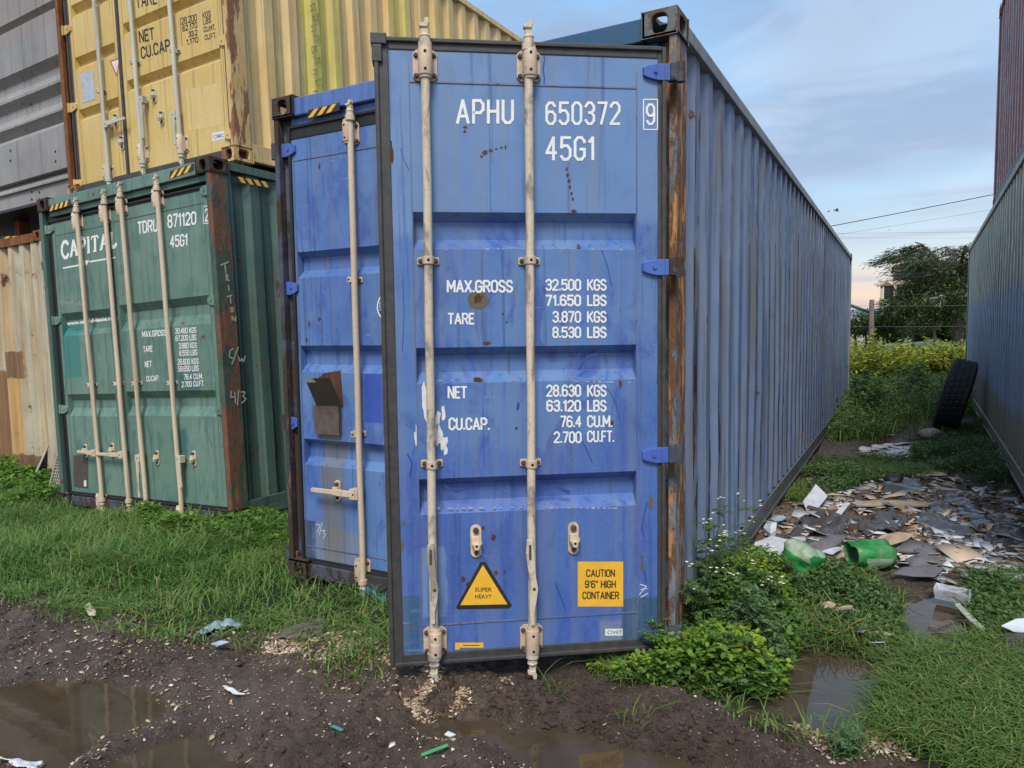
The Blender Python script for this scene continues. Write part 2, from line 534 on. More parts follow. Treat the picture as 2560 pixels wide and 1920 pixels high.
_O = [(.3, 0), (.7, 0), (1, .16), (1, .84), (.7, 1), (.3, 1), (0, .84), (0, .16), (.3, 0)]
GLYPH = {
    '0': (.62, [_O]), 'O': (.62, [_O]), '1': (.30, [[(0, .80), (.8, 1), (.8, 0)]]),
    '2': (.62, [[(0, .80), (0, .86), (.3, 1), (.7, 1), (1, .84), (1, .62), (0, .03), (0, 0), (1, 0)]]),
    '3': (.62, [[(0, .82), (.3, 1), (.7, 1), (1, .84), (1, .66), (.7, .53), (.4, .53)], [(.7, .53), (1, .38), (1, .16), (.7, 0), (.3, 0), (0, .18)]]),
    '4': (.64, [[(.72, 0), (.72, 1), (0, .30), (1, .30)]]),
    '5': (.62, [[(1, 1), (.08, 1), (.04, .55), (.3, .63), (.7, .63), (1, .46), (1, .16), (.7, 0), (.3, 0), (0, .15)]]),
    '6': (.62, [[(.98, .84), (.7, 1), (.3, 1), (0, .84), (0, .16), (.3, 0), (.7, 0), (1, .16), (1, .42), (.7, .57), (.3, .57), (0, .44)]]),
    '7': (.60, [[(0, 1), (1, 1), (.35, 0)]]),
    '8': (.62, [[(.3, .53), (.04, .66), (.04, .86), (.3, 1), (.7, 1), (.96, .86), (.96, .66), (.7, .53), (.3, .53), (0, .38), (0, .16), (.3, 0), (.7, 0), (1, .16), (1, .38), (.7, .53)]]),
    '9': (.62, [[(.02, .16), (.3, 0), (.7, 0), (1, .16), (1, .84), (.7, 1), (.3, 1), (0, .84), (0, .58), (.3, .43), (.7, .43), (1, .56)]]),
    'A': (.70, [[(0, 0), (.5, 1), (1, 0)], [(.17, .30), (.83, .30)]]),
    'B': (.62, [[(0, 0), (0, 1), (.7, 1), (.96, .86), (.96, .66), (.7, .53), (0, .53)], [(.7, .53), (1, .38), (1, .16), (.7, 0), (0, 0)]]),
    'C': (.62, [[(1, .74), (1, .84), (.7, 1), (.3, 1), (0, .84), (0, .16), (.3, 0), (.7, 0), (1, .16), (1, .26)]]),
    'D': (.62, [[(0, 0), (0, 1), (.65, 1), (1, .8), (1, .2), (.65, 0), (0, 0)]]),
    'E': (.52, [[(1, 1), (0, 1), (0, 0), (1, 0)], [(0, .52), (.82, .52)]]), 'F': (.52, [[(1, 1), (0, 1), (0, 0)], [(0, .50), (.82, .50)]]),
    'G': (.64, [[(1, .78), (1, .84), (.7, 1), (.3, 1), (0, .84), (0, .16), (.3, 0), (.7, 0), (1, .16), (1, .47), (.55, .47)]]),
    'H': (.62, [[(0, 0), (0, 1)], [(1, 0), (1, 1)], [(0, .52), (1, .52)]]), 'I': (.02, [[(.5, 0), (.5, 1)]]),
    'K': (.62, [[(0, 0), (0, 1)], [(1, 1), (.05, .40)], [(.30, .56), (1, 0)]]), 'L': (.52, [[(0, 1), (0, 0), (1, 0)]]),
    'M': (.78, [[(0, 0), (0, 1), (.5, .30), (1, 1), (1, 0)]]), 'N': (.64, [[(0, 0), (0, 1), (1, 0), (1, 1)]]),
    'P': (.62, [[(0, 0), (0, 1), (.7, 1), (1, .84), (1, .60), (.7, .45), (0, .45)]]),
    'R': (.64, [[(0, 0), (0, 1), (.7, 1), (1, .84), (1, .64), (.7, .49), (0, .49)], [(.55, .49), (1, 0)]]),
    'S': (.60, [[(1, .82), (.7, 1), (.3, 1), (0, .84), (0, .67), (.25, .55), (.75, .45), (1, .33), (1, .16), (.7, 0), (.3, 0), (0, .18)]]),
    'T': (.60, [[(0, 1), (1, 1)], [(.5, 1), (.5, 0)]]), 'U': (.62, [[(0, 1), (0, .16), (.3, 0), (.7, 0), (1, .16), (1, 1)]]),
    'X': (.66, [[(0, 0), (1, 1)], [(0, 1), (1, 0)]]), 'Y': (.62, [[(0, 1), (.5, .45), (1, 1)], [(.5, .45), (.5, 0)]]), 'V': (.66, [[(0, 1), (.5, 0), (1, 1)]]),
    '.': (.05, [[(.5, 0), (.5, .07)]]), "'": (.05, [[(.5, 1), (.5, .78)]]), '"': (.25, [[(0, 1), (0, .78)], [(1, 1), (1, .78)]]), ' ': (.22, [])}


def put_stencil(mb, s, quad, y=-0.0015, mi=0, wt=0.14, gap=0.26):
    """narrow painted capitals and figures built of flat strokes, filling the quad"""
    q = np.array(quad, float)
    pad = wt / 2
    tot = sum(GLYPH[c][0] for c in s) + gap * (len(s) - 1) + wt
    hgt = np.linalg.norm(q[3] - q[0])
    wid = np.linalg.norm(q[1] - q[0])
    xs_ = wid / hgt / tot                      # glyph unit -> heights

    def P(u, v):
        return (1 - u) * (1 - v) * q[0] + u * (1 - v) * q[1] + u * v * q[2] + (1 - u) * v * q[3]
    x = pad
    n = 0
    for c in s:
        w_, strokes = GLYPH[c]
        for st in strokes:
            pts = [np.array(P((x + w_ * a) / tot, pad * 0.9 + b * (1 - 1.8 * pad))) for a, b in st]
            ww = wt * hgt * min(1.0, xs_ * 1.02 + 0.02)
            for i, (p0, p1) in enumerate(zip(pts, pts[1:])):
                d = p1 - p0
                l = np.linalg.norm(d) + 1e-9
                d = d / l
                nn = np.array([-d[1], d[0]]) * ww / 2
                e0 = d * ww * (0.36 if i else 0.30)
                e1 = d * ww * (0.36 if i < len(pts) - 2 else 0.30)
                yy = y - 0.00012 * (n % 5)
                n += 1
                mb.add([(a_[0], yy, a_[1]) for a_ in (p0 - e0 + nn, p0 - e0 - nn, p1 + e1 - nn, p1 + e1 + nn)], [(0, 1, 2, 3)], mi)
        x += w_ + gap


def stroke(mb, pts, wdt, y=-0.0015, mi=0):
    """a hand-drawn flat line through (x, z) points"""
    for (x0, z0), (x1, z1) in zip(pts, pts[1:]):
        dx, dz = x1 - x0, z1 - z0
        l = math.hypot(dx, dz) or 1
        nx, nz = -dz / l * wdt / 2, dx / l * wdt / 2
        mb.add([(x0 + nx, y, z0 + nz), (x0 - nx, y, z0 - nz), (x1 - nx, y, z1 - nz), (x1 + nx, y, z1 + nz)], [(0, 1, 2, 3)], mi)
        y -= 0.0001

# ------------------------------------------------------------------ materials of the yard
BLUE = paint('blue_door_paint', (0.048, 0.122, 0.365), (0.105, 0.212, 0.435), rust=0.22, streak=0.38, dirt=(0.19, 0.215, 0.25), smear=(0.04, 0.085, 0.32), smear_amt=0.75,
             rough=0.40, rscale=6.5,
             patches=[((None, None, 1.95), (None, None, 2.75), (0.16, 0.28, 0.48), 0.6, 0.5), ((None, None, 0.0), (None, None, 0.95), (0.05, 0.105, 0.38), 0.5, 0.6),  # pale top zone: paint fade plus sky reflection, both put into the colour
                      ((-1.3, None, 0.0), (-1.088, None, 0.372), (0.035, 0.10, 0.21), 0.95, 0.014),
                      ((-0.195, None, 0.0), (0.3, None, 0.302), (0.028, 0.082, 0.165), 0.96, 0.014),
                      ((-0.30, None, 0.05), (-0.2, None, 0.205), (0.22, 0.25, 0.30), 0.6, 0.04),
                      ((-1.08, None, 0.27), (-0.975, None, 0.58), (0.16, 0.28, 0.52), 0.75, 0.05)])
BLUE_L = paint('blue_left_door_paint', (0.058, 0.14, 0.40), (0.125, 0.24, 0.48), rust=0.22, streak=0.38, dirt=(0.15, 0.16, 0.17), smear=(0.03, 0.07, 0.33), smear_amt=0.5, seed=4.2,
               patches=[((0.0, None, 0.0), (0.115, None, 0.36), (0.028, 0.06, 0.15), 0.95, 0.02),
                        ((0.10, None, 0.05), (0.48, None, 0.33), (0.22, 0.235, 0.26), 0.6, 0.14),
                        ((0.18, None, 0.10), (0.34, None, 0.99), (0.19, 0.155, 0.095), 0.62, 0.14),
                        ((0.53, None, 0.99), (1.3, None, 1.27), (0.03, 0.08, 0.42), 0.9, 0.012)])
BLUE_SIDE = paint('grey_blue_wall_paint', (0.105, 0.165, 0.315), (0.160, 0.215, 0.320), rust=0.48, streak=0.75, dirt=(0.135, 0.125, 0.11), runs=0.75, rough=0.38, seed=8.0, dent=0.5,
                  patches=[((-0.5, 0.0, 1.0), (0.5, 0.26, 1.42), (0.03, 0.085, 0.22), 0.85, 0.01),
                           ((-0.5, 0.0, 0.2), (0.5, 0.22, 0.72), (0.03, 0.11, 0.16), 0.8, 0.03)])
BLUE_DARK = paint('teal_blue_header_paint', (0.02, 0.075, 0.16), (0.04, 0.11, 0.22), rust=0.35, streak=0.4, seed=2.0)
BLUE_HDR = paint('blue_header_paint', (0.07, 0.15, 0.42), (0.11, 0.19, 0.45), rust=0.2, streak=0.4, dirt=(0.06, 0.07, 0.09), seed=3.0,
                 patches=[((-1.2, None, None), (0.5, None, None), (0.02, 0.088, 0.17), 0.95, 0.1)])
RAIL_LOW = paint('dirty_bottom_rail_paint', (0.085, 0.105, 0.15), (0.12, 0.13, 0.14), rust=0.6, streak=0.6, dirt=(0.08, 0.065, 0.05), seed=6.5)
RAIL = paint('grey_rail_paint', (0.20, 0.23, 0.27), (0.28, 0.30, 0.31), rust=0.4, streak=0.3, seed=6.0)
HINGE_BLUE = paint('blue_hinge_paint', (0.05, 0.11, 0.42), (0.07, 0.15, 0.46), rust=0.25, streak=0.15, rscale=12, seed=1.0)
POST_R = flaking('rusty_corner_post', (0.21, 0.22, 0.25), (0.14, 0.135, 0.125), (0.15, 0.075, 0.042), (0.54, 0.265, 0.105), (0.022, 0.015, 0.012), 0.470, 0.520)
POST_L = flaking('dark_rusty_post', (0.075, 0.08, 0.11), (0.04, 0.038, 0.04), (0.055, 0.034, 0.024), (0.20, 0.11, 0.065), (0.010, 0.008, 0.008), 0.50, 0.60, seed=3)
CAST_B = flaking('rusty_teal_casting', (0.09, 0.13, 0.15), (0.14, 0.14, 0.12), (0.15, 0.075, 0.045), (0.26, 0.15, 0.10), (0.025, 0.018, 0.015), 0.51, 0.60, stretch=(7, 7, 5), seed=2)
CAST_D = rusty('dark_casting', [(0.25, (0.012, 0.010, 0.012)), (0.45, (0.045, 0.032, 0.030)), (0.58, (0.075, 0.05, 0.04)), (0.72, (0.10, 0.06, 0.045))], stretch=(9, 9, 9), bump=0.3)
POST_G = flaking('rusty_green_post', (0.075, 0.11, 0.075), (0.05, 0.075, 0.055), (0.17, 0.078, 0.045), (0.26, 0.13, 0.075), (0.03, 0.02, 0.015), 0.50, 0.58, stretch=(8, 8, 1.6), seed=6)
POST_Y = flaking('flaking_yellow_post', (0.62, 0.43, 0.18), (0.55, 0.36, 0.14), (0.24, 0.11, 0.06), (0.60, 0.38, 0.15), (0.11, 0.05, 0.03), 0.50, 0.60, stretch=(9, 9, 2.0), seed=9)
RUSTSPOT = rusty('rust_spot', [(0.25, (0.03, 0.014, 0.008)), (0.5, (0.085, 0.038, 0.02)), (0.7, (0.16, 0.075, 0.035))], bump=0.25)
RUST_BROWN = rusty('brown_rust', [(0.25, (0.05, 0.02, 0.01)), (0.45, (0.16, 0.062, 0.022)), (0.58, (0.26, 0.10, 0.032)), (0.75, (0.36, 0.18, 0.07))], bump=0.25)
RUBBER = plain('worn_black_rubber', (0.046, 0.044, 0.043), 0.55, var=0.35, scale=24, dirt=(0.075, 0.062, 0.05), damt=0.5)
RUBBER_D = plain('dark_rubber', (0.014, 0.014, 0.016), 0.55, var=0.3, scale=24, dirt=(0.04, 0.03, 0.025), damt=0.4)
ROD = paint('cream_rod_paint', (0.68, 0.53, 0.37), (0.60, 0.48, 0.34), rust=0.35, streak=0.22, dirt=(0.20, 0.13, 0.08), rscale=16, spots=0.25, rough=0.5, dent=0.0)
ROD_WORN = paint('worn_rod_paint', (0.66, 0.53, 0.38), (0.58, 0.50, 0.38), rust=0.3, streak=0.15, dirt=(0.07, 0.06, 0.055), rscale=12, spots=0.25, rough=0.5, seed=5, dent=0.0,
                 smear=(0.07, 0.075, 0.08), smear_amt=0.6)
ROD_GREY = paint('galvanised_rod', (0.46, 0.45, 0.38), (0.55, 0.53, 0.44), rust=0.12, streak=0.2, dirt=(0.2, 0.17, 0.12), rscale=16, rough=0.45, dent=0.0)
BRACKET = paint('tan_bracket_paint', (0.54, 0.40, 0.28), (0.63, 0.49, 0.35), rust=0.5, streak=0.25, dirt=(0.15, 0.085, 0.05), rscale=14, spots=0.4, rough=0.55, dent=0.0)
BOLT = plain('rusty_bolt', (0.07, 0.045, 0.032), 0.6, var=0.5, scale=60)
HOLE = plain('dark_hole', (0.006, 0.006, 0.006), 0.9, var=0.1, damt=0.0)
WHITE = plain('white_lettering', (0.78, 0.78, 0.74), 0.5, var=0.06, scale=40, dirt=(0.30, 0.33, 0.42), damt=0.18)
BLACKP = plain('black_print', (0.02, 0.02, 0.02), 0.5, var=0.3, damt=0.25)
CHALK = plain('chalk', (0.62, 0.66, 0.70), 0.9, var=0.2, scale=120, damt=0.3)
CHALK_G = plain('worn_chalk', (0.38, 0.42, 0.34), 0.9, var=0.3, scale=120, damt=0.3)
YSTICK = plain('yellow_sticker', (0.82, 0.45, 0.035), 0.42, var=0.08, scale=18, dirt=(0.42, 0.22, 0.05), damt=0.45)
WSTICK = plain('white_sticker', (0.72, 0.72, 0.68), 0.5, var=0.08, damt=0.3)
RSTICK = plain('red_print', (0.50, 0.06, 0.05), 0.5)
GREYPL = plain('grey_data_plate', (0.42, 0.47, 0.50), 0.45, var=0.15, scale=60, damt=0.4)
GREEN = paint('green_door_paint', (0.098, 0.19, 0.15), (0.155, 0.255, 0.205), rust=0.42, streak=0.22, dirt=(0.10, 0.12, 0.095), smear=(0.035, 0.12, 0.11), smear_amt=0.5, rscale=4.5, spots=0.4, seed=1.5,
              patches=[((-2.26, None, 1.22), (-2.0, None, 1.70), (0.02, 0.20, 0.19), 0.85, 0.03), ((-0.75, None, 0.55), (-0.55, None, 0.75), (0.03, 0.13, 0.13), 0.8, 0.1), ((-0.6, None, 1.05), (-0.35, None, 1.22), (0.03, 0.12, 0.13), 0.8, 0.12)])
GREEN_SIDE = paint('green_wall_paint', (0.060, 0.118, 0.094), (0.088, 0.152, 0.124), rust=0.55, streak=0.6, dirt=(0.05, 0.06, 0.045), seed=2.5)
YELLOW = paint('yellow_door_paint', (0.58, 0.40, 0.115), (0.66, 0.49, 0.18), rust=0.16, streak=0.14, dirt=(0.34, 0.25, 0.11), rscale=4, seed=0.7, spots=0.3)
YELLOW_SIDE = paint('yellow_wall_paint', (0.70, 0.45, 0.13), (0.72, 0.53, 0.23), rust=0.14, streak=0.5, dirt=(0.40, 0.28, 0.17), rscale=4, seed=5.7, dent=0.5,
                    patches=[((None, 0.88, None), (None, 1.32, None), (0.60, 0.56, 0.06), 0.75, 0.14), ((None, 2.1, 1.6), (None, 2.4, None), (0.60, 0.56, 0.06), 0.6, 0.2)])
CREAM = paint('cream_wall_paint', (0.54, 0.49, 0.33), (0.42, 0.40, 0.32), rust=0.6, streak=0.75, dirt=(0.36, 0.20, 0.07), rscale=2.6, seed=9,
              patches=[((-1.15, None, 1.2), (-0.72, None, 1.53), (0.10, 0.042, 0.018), 0.92, 0.05),
                       ((-1.08, None, 0.25), (-0.76, None, 1.2), (0.58, 0.33, 0.10), 0.8, 0.09), ((-1.12, None, 1.55), (-0.9, None, 2.75), (0.56, 0.36, 0.14), 0.55, 0.12),
                       ((-1.7, None, 0.0), (-1.12, None, 1.3), (0.17, 0.07, 0.027), 0.9, 0.10), ((-1.1, None, 0.0), (-0.42, None, 0.27), (0.11, 0.05, 0.024), 0.9, 0.06)])
GREYS = paint('grey_ribbed_steel', (0.225, 0.22, 0.21), (0.30, 0.295, 0.28), rust=0.16, streak=0.3, dirt=(0.16, 0.15, 0.14), rough=0.5, seed=3.3, rscale=2.5,
              patches=[((None, None, 2.05), (None, None, 2.5), (0.30, 0.22, 0.18), 0.35, 0.15)])
RIGHTW = paint('patched_wall_paint', (0.36, 0.38, 0.32), (0.44, 0.45, 0.38), rust=0.10, streak=0.4, dirt=(0.20, 0.20, 0.17), rough=0.42, seed=12, dent=0.5,
               patches=[((None, None, 0.55), (None, None, 1.78), (0.28, 0.36, 0.53), 0.92, 0.9),
                        ((None, None, 0.0), (None, None, 0.60), (0.26, 0.23, 0.19), 0.8, 0.6)])
MAROON = paint('maroon_wall_paint', (0.27, 0.10, 0.11), (0.33, 0.15, 0.155), rust=0.2, streak=0.6, dirt=(0.36, 0.30, 0.29), seed=7.1)
WOOD_F = plain('plywood_floor', (0.16, 0.10, 0.06), 0.7, var=0.3)


# ------------------------------------------------------------------ container pieces
def casting(cont, cx, cy, cz, sx, sy, sz, mat):
    """hollow corner casting; (cx,cy,cz) its outermost corner, s* the directions inwards"""
    A, B, C, T = 0.162, 0.178, 0.118, 0.026
    mb = MB()

    def plate(o, ea, eb, en, la, lb, ra, rb):
        """wall la x lb at o with an oblong hole of radii ra, rb; thickness along en"""
        corners = [math.atan2(sb * lb / 2, sa * la / 2) for sa in (-1, 1) for sb in (-1, 1)]
        ts = sorted([2 * math.pi * i / 28 - math.pi for i in range(28)] + corners)
        o, ea, eb, en = map(np.array, (o, ea, eb, en))
        c = o + ea * la / 2 + eb * lb / 2
        out, inn = [], []
        for t in ts:
            ct, st = math.cos(t), math.sin(t)
            q = min(la / 2 / max(abs(ct), 1e-9), lb / 2 / max(abs(st), 1e-9))
            out.append(c + ea * ct * q + eb * st * q)
            e = (abs(ct / ra) ** 3 + abs(st / rb) ** 3) ** (-1 / 3)
            inn.append(c + ea * ct * e + eb * st * e)
        n = len(ts)
        vs = out + inn + [p + en * T for p in inn] + [p + en * T for p in out]
        fs = []
        for i in range(n):
            j = (i + 1) % n
            fs += [(i, j, n + j, n + i), (n + i, n + j, 2 * n + j, 2 * n + i), (2 * n + i, 2 * n + j, 3 * n + j, 3 * n + i)]
        mb.add(vs, fs)
    X, Y, Z = np.array((sx, 0, 0.)), np.array((0, sy, 0.)), np.array((0, 0, sz * 1.))
    o = np.array((cx, cy, cz), float)
    plate(o, X, Z, Y, A, C, 0.036, 0.042)
    plate(o, Y, Z, X, B, C, 0.052, 0.038)
    plate(o, X, Y, Z, A, B, 0.032, 0.062)
    # the three plain inner walls
    far = [(o + Y * B, X, Z, A, C, -Y), (o + X * A, Y, Z, B, C, -X), (o + Z * C, X, Y, A, B, -Z)]
    for p, a, b, la, lb, nrm in far:
        q = [p, p + a * la, p + a * la + b * lb, p + b * lb]
        vs = q + [v + nrm * 0.018 for v in q]
        mb.add(vs, [(0, 1, 2, 3), (4, 5, 6, 7), (0, 1, 5, 4), (1, 2, 6, 5), (2, 3, 7, 6), (3, 0, 4, 7)])
    return mb.build('corner_casting', mat, cont, bevel=0.004)


def corrugated(L0, L1, z0, z1, place, depth=0.036, pitch=0.278, nz=10, wob=0.012, seed=0):
    """folded sheet; place(s, d, z) gives the point for length s, inward depth d, height z"""
    pts = [(L0, 0.0)]
    s = L0 + 0.05
    f = pitch / 0.278
    while s + pitch < L1 - 0.02:
        pts += [(s, 0), (s + 0.046 * f, depth), (s + 0.140 * f, depth), (s + 0.186 * f, 0)]
        s += pitch
    pts.append((L1, 0.0))
    V, F = [], []
    zs = np.linspace(z0, z1, nz + 1)
    for (s_, d_) in pts:
        for z in zs:
            e = wob * (fbm(s_ * 1.3 + seed, z * 1.6 + seed) if z0 < z < z1 else 0)
            V.append(place(s_, d_ + float(e), float(z)))
    n = nz + 1
    for i in range(len(pts) - 1):
        for j in range(nz):
            F.append((i * n + j, (i + 1) * n + j, (i + 1) * n + j + 1, i * n + j + 1))
    return V, F


def container(name, label, M, Wd, Ln, Ht, m, front='doors', depth=0.042, cat='shipping container', group=None, hdr=True):
    """frame, walls and roof of a container standing on the frame M; doors come separately"""
    c = thing(name, label, cat, M, group)
    cw, cl, ch = 0.162, 0.178, 0.118
    for x, sx in ((0, -1), (-Wd, 1)):
        for y, sy in ((0, 1), (Ln, -1)):
            for z, sz in ((0, 1), (Ht, -1)):
                nearright = x == 0 and y == 0
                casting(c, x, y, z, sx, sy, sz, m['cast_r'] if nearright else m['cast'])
    # front posts: narrow face, deep cheek, inner return
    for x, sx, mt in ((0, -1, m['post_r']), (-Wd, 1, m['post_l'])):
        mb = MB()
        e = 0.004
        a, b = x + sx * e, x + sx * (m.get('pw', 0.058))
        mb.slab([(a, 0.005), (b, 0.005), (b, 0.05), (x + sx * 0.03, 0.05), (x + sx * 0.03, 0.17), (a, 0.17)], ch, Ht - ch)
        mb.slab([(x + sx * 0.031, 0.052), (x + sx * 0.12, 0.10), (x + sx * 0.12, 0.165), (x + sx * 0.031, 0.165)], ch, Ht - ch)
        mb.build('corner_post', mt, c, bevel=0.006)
        mb = MB().box(min(x + sx * e, x + sx * 0.10), max(x + sx * e, x + sx * 0.10), Ln - 0.12, Ln - 0.006, ch, Ht - ch)
        mb.build('corner_post', m['rail'], c, bevel=0.006)
    for x, sx in ((0, -1), (-Wd, 1)):
        x0, x1 = sorted((x + sx * 0.006, x + sx * 0.066))
        MB().box(x0, x1, cl, Ln - cl, Ht - 0.078, Ht - 0.012).build('top_side_rail', m['rail'], c, bevel=0.004)
        mb = MB().box(x0, x1, cl, Ln - cl, 0.02, 0.05).box(min(x + sx * 0.012, x + sx * 0.03), max(x + sx * 0.012, x + sx * 0.03), cl, Ln - cl, 0.05, 0.165)
        mb.build('bottom_side_rail', m['rail2'], c, bevel=0.003)
        V, F = corrugated(0.165, Ln - 0.11, 0.158, Ht - 0.07, lambda s, d, z, x=x, sx=sx: (x + sx * (0.026 + d), s, z), depth, nz=9, seed=x * 3 + Ln)
        MB().add(V, F).build('side_wall', m['side'], c)
    V, F = corrugated(0.12, Ln - 0.12, -Wd + 0.06, -0.06, lambda s, d, z: (z, s, Ht - 0.02 - d * 0.55), depth, nz=4, seed=3)
    MB().add(V, F).build('roof', m['roof'], c)
    V, F = corrugated(-Wd + 0.10, -0.10, 0.12, Ht - 0.10, lambda s, d, z: (s, Ln - 0.02 - d, z), 0.04, pitch=0.25, nz=4, seed=5)
    MB().add(V, F).build('end_wall', m['side'], c)
    MB().box(-Wd + 0.06, -0.06, Ln - 0.09, Ln - 0.01, Ht - 0.10, Ht - 0.015).build('end_header', m['rail'], c)
    MB().box(-Wd + 0.05, -0.05, 0.11, Ln - 0.1, 0.11, 0.155).build('floor', WOOD_F, c)
    if front == 'doors':
        mb = MB()
        mb.box(-Wd + cw, -cw, 0.016, 0.10, Ht - 0.118, Ht - 0.016)
        mb.box(-Wd + 0.10, -0.10, 0.05, 0.15, Ht - 0.17, Ht - 0.119)
        mb.build('door_header', m['hdr'], c, bevel=0.006)
        MB().box(-Wd + cw, -cw, 0.012, 0.11, 0.012, 0.098).build('door_sill', m['sill'], c, bevel=0.005)
    return c


def door(cont, Md, x0, x1, z0, z1, recs, mats, xa, xb, gask=(0.045, 0.045, 0.04, 0.045), label=None, d=0.050, seam_t=None, seam_b=None, pad=False, sl=None):
    """door leaf: frame, pressed recesses, rubber gasket. recs = [(z bottom, z top)]"""
    mb = MB()
    zs = [z0]
    prof = [(z0, 0.0)]
    for a, b in sorted(recs):
        s0, s1 = (0.046, 0.036) if sl is None else (sl[0] * (b - a), sl[1] * (b - a))
        prof += [(a, 0.0), (a + s0, d), (b - s1, d), (b, 0.0)]
    prof.append((z1, 0.0))
    n = 6
    xs = np.linspace(xa, xb, n + 1)
    V, F = [], []
    for z, dd in prof:
        for x in xs:
            V.append((x, dd, z))
    for i in range(len(prof) - 1):
        for j in range(n):
            F.append((i * (n + 1) + j, i * (n + 1) + j + 1, (i + 1) * (n + 1) + j + 1, (i + 1) * (n + 1) + j))
    mb.add(V, F)
    for a, b in recs:
        s0, s1 = (0.046, 0.036) if sl is None else (sl[0] * (b - a), sl[1] * (b - a))
        for x in (xa, xb):
            q = [(x, 0, a), (x, d, a + s0), (x, d, b - s1), (x, 0, b)]
            mb.add(q, [(0, 1, 2, 3)])
    zl = [p[0] for p in prof]
    for u0, u1 in ((x0, xa), (xb, x1)):
        vs = [(u, 0, z) for z in zl for u in (u0, u1)]
        mb.add(vs, [(2 * i, 2 * i + 1, 2 * i + 3, 2 * i + 2) for i in range(len(zl) - 1)])
    T = 0.064
    mb.add([(x0, 0, z0), (x1, 0, z0), (x1, 0, z1), (x0, 0, z1), (x0, T, z0), (x1, T, z0), (x1, T, z1), (x0, T, z1)],
           [(0, 1, 5, 4), (1, 2, 6, 5), (2, 3, 7, 6), (3, 0, 4, 7), (4, 5, 6, 7)])
    # weld seams: slim beads proud of the sheet
    for z in (seam_t, seam_b):
        if z:
            mb.box(xa - 0.004, xb + 0.004, -0.0035, 0.001, z - 0.003, z + 0.003, 1)
    for x in (xa - 0.004, xb + 0.004):
        mb.box(x - 0.002, x + 0.002, -0.0025, 0.001, z0 + 0.05, z1 - 0.06, 1)
    o = mb.build('door', mats[:2], cont, Md, label=label)
    gl, gr, gt, gb = gask
    g = MB()
    y0, y1 = -0.004, 0.05
    g.box(x0 - gl, x0 + 0.002, y0, y1, z0 - gb, z1 + gt)
    g.box(x1 - 0.002, x1 + gr, y0, y1, z0 - gb, z1 + gt)
    g.box(x0 + 0.002, x1 - 0.002, y0, y1, z1 - 0.002, z1 + gt)
    g.box(x0 + 0.002, x1 - 0.002, y0, y1, z0 - gb, z0 + 0.002)
    # raised lip along the outside
    for a in ((x0 - gl - 0.002, x0 - gl + 0.016, z0 - gb, z1 + gt), (x1 + gr - 0.016, x1 + gr + 0.002, z0 - gb, z1 + gt)):
        g.box(a[0], a[1], y0 - 0.011, y1 - 0.003, a[2], a[3])
    for zz in (z1 + gt - 0.016, z0 - gb - 0.002):
        g.box(x0 - gl + 0.017, x1 + gr - 0.017, y0 - 0.011, y1 - 0.003, zz, zz + 0.018)
    if pad:
        g.box(x0 - gl - 0.014, x0 - gl + 0.05, y0 - 0.016, y1 + 0.004, z1 + gt - 0.03, z1 + gt + 0.014)
        g.box(x0 - gl - 0.010, x0 - gl + 0.03, y0 - 0.014, y1 + 0.003, z1 + gt - 0.10, z1 + gt - 0.031)
    g.build('gasket', mats[2], o, bevel=0.004)
    return o


RODY = -0.045


def rod(dr, xb, zb, xt, zt, mat, r=0.018, cams=True, tip=0.10):
    """lock rod from (xb,zb) to (xt,zt), with collar, neck and cam at both ends"""
    mb = MB()
    n = 9
    pts = [(xb + (xt - xb) * i / n + 0.0015 * math.sin(i * 2.1), RODY + 0.001 * math.sin(i * 1.7), zb + (zt - zb) * i / n) for i in range(n + 1)]
    mb.tube(pts, r, 14)
    if cams:
        for (x, z), sg in (((xb, zb), -1), ((xt, zt), 1)):
            y = RODY
            mb.tube([(x, y, z - sg * 0.012), (x, y, z + sg * 0.016)], r * 1.55, 14)
            mb.tube([(x, y, z + sg * 0.016), (x, y, z + sg * 0.036), (x, y, z + sg * 0.040), (x, y, z + sg * 0.048)], [r * 1.25, r * 1.12, r * 1.3, r * 1.05], 14)
            zz = sorted((z + sg * 0.048, z + sg * (0.048 + tip * 0.5)))
            mb.box(x - 0.014, x + 0.014, y - 0.010, y + 0.014, zz[0], zz[1])
            a, b = z + sg * (0.048 + tip * 0.42), z + sg * (0.048 + tip)
            mb.prism([(x - 0.020, a), (x + 0.010, a), (x + 0.018, (a + b) / 2), (x + 0.016, b), (x + 0.002, b), (x - 0.002, (a + b) / 2), (x - 0.022, (a * 2 + b) / 3)], y - 0.016, y + 0.012)
    return mb.build('lock_rod', mat, dr, bevel=0.002)


def bolt(mb, x, z, y, r=0.010, h=0.010, mi=1):
    mb.tube([(x, y + 0.001, z), (x, y - h * 0.55, z), (x, y - h, z)], [r, r, r * 0.62], 10, mi)


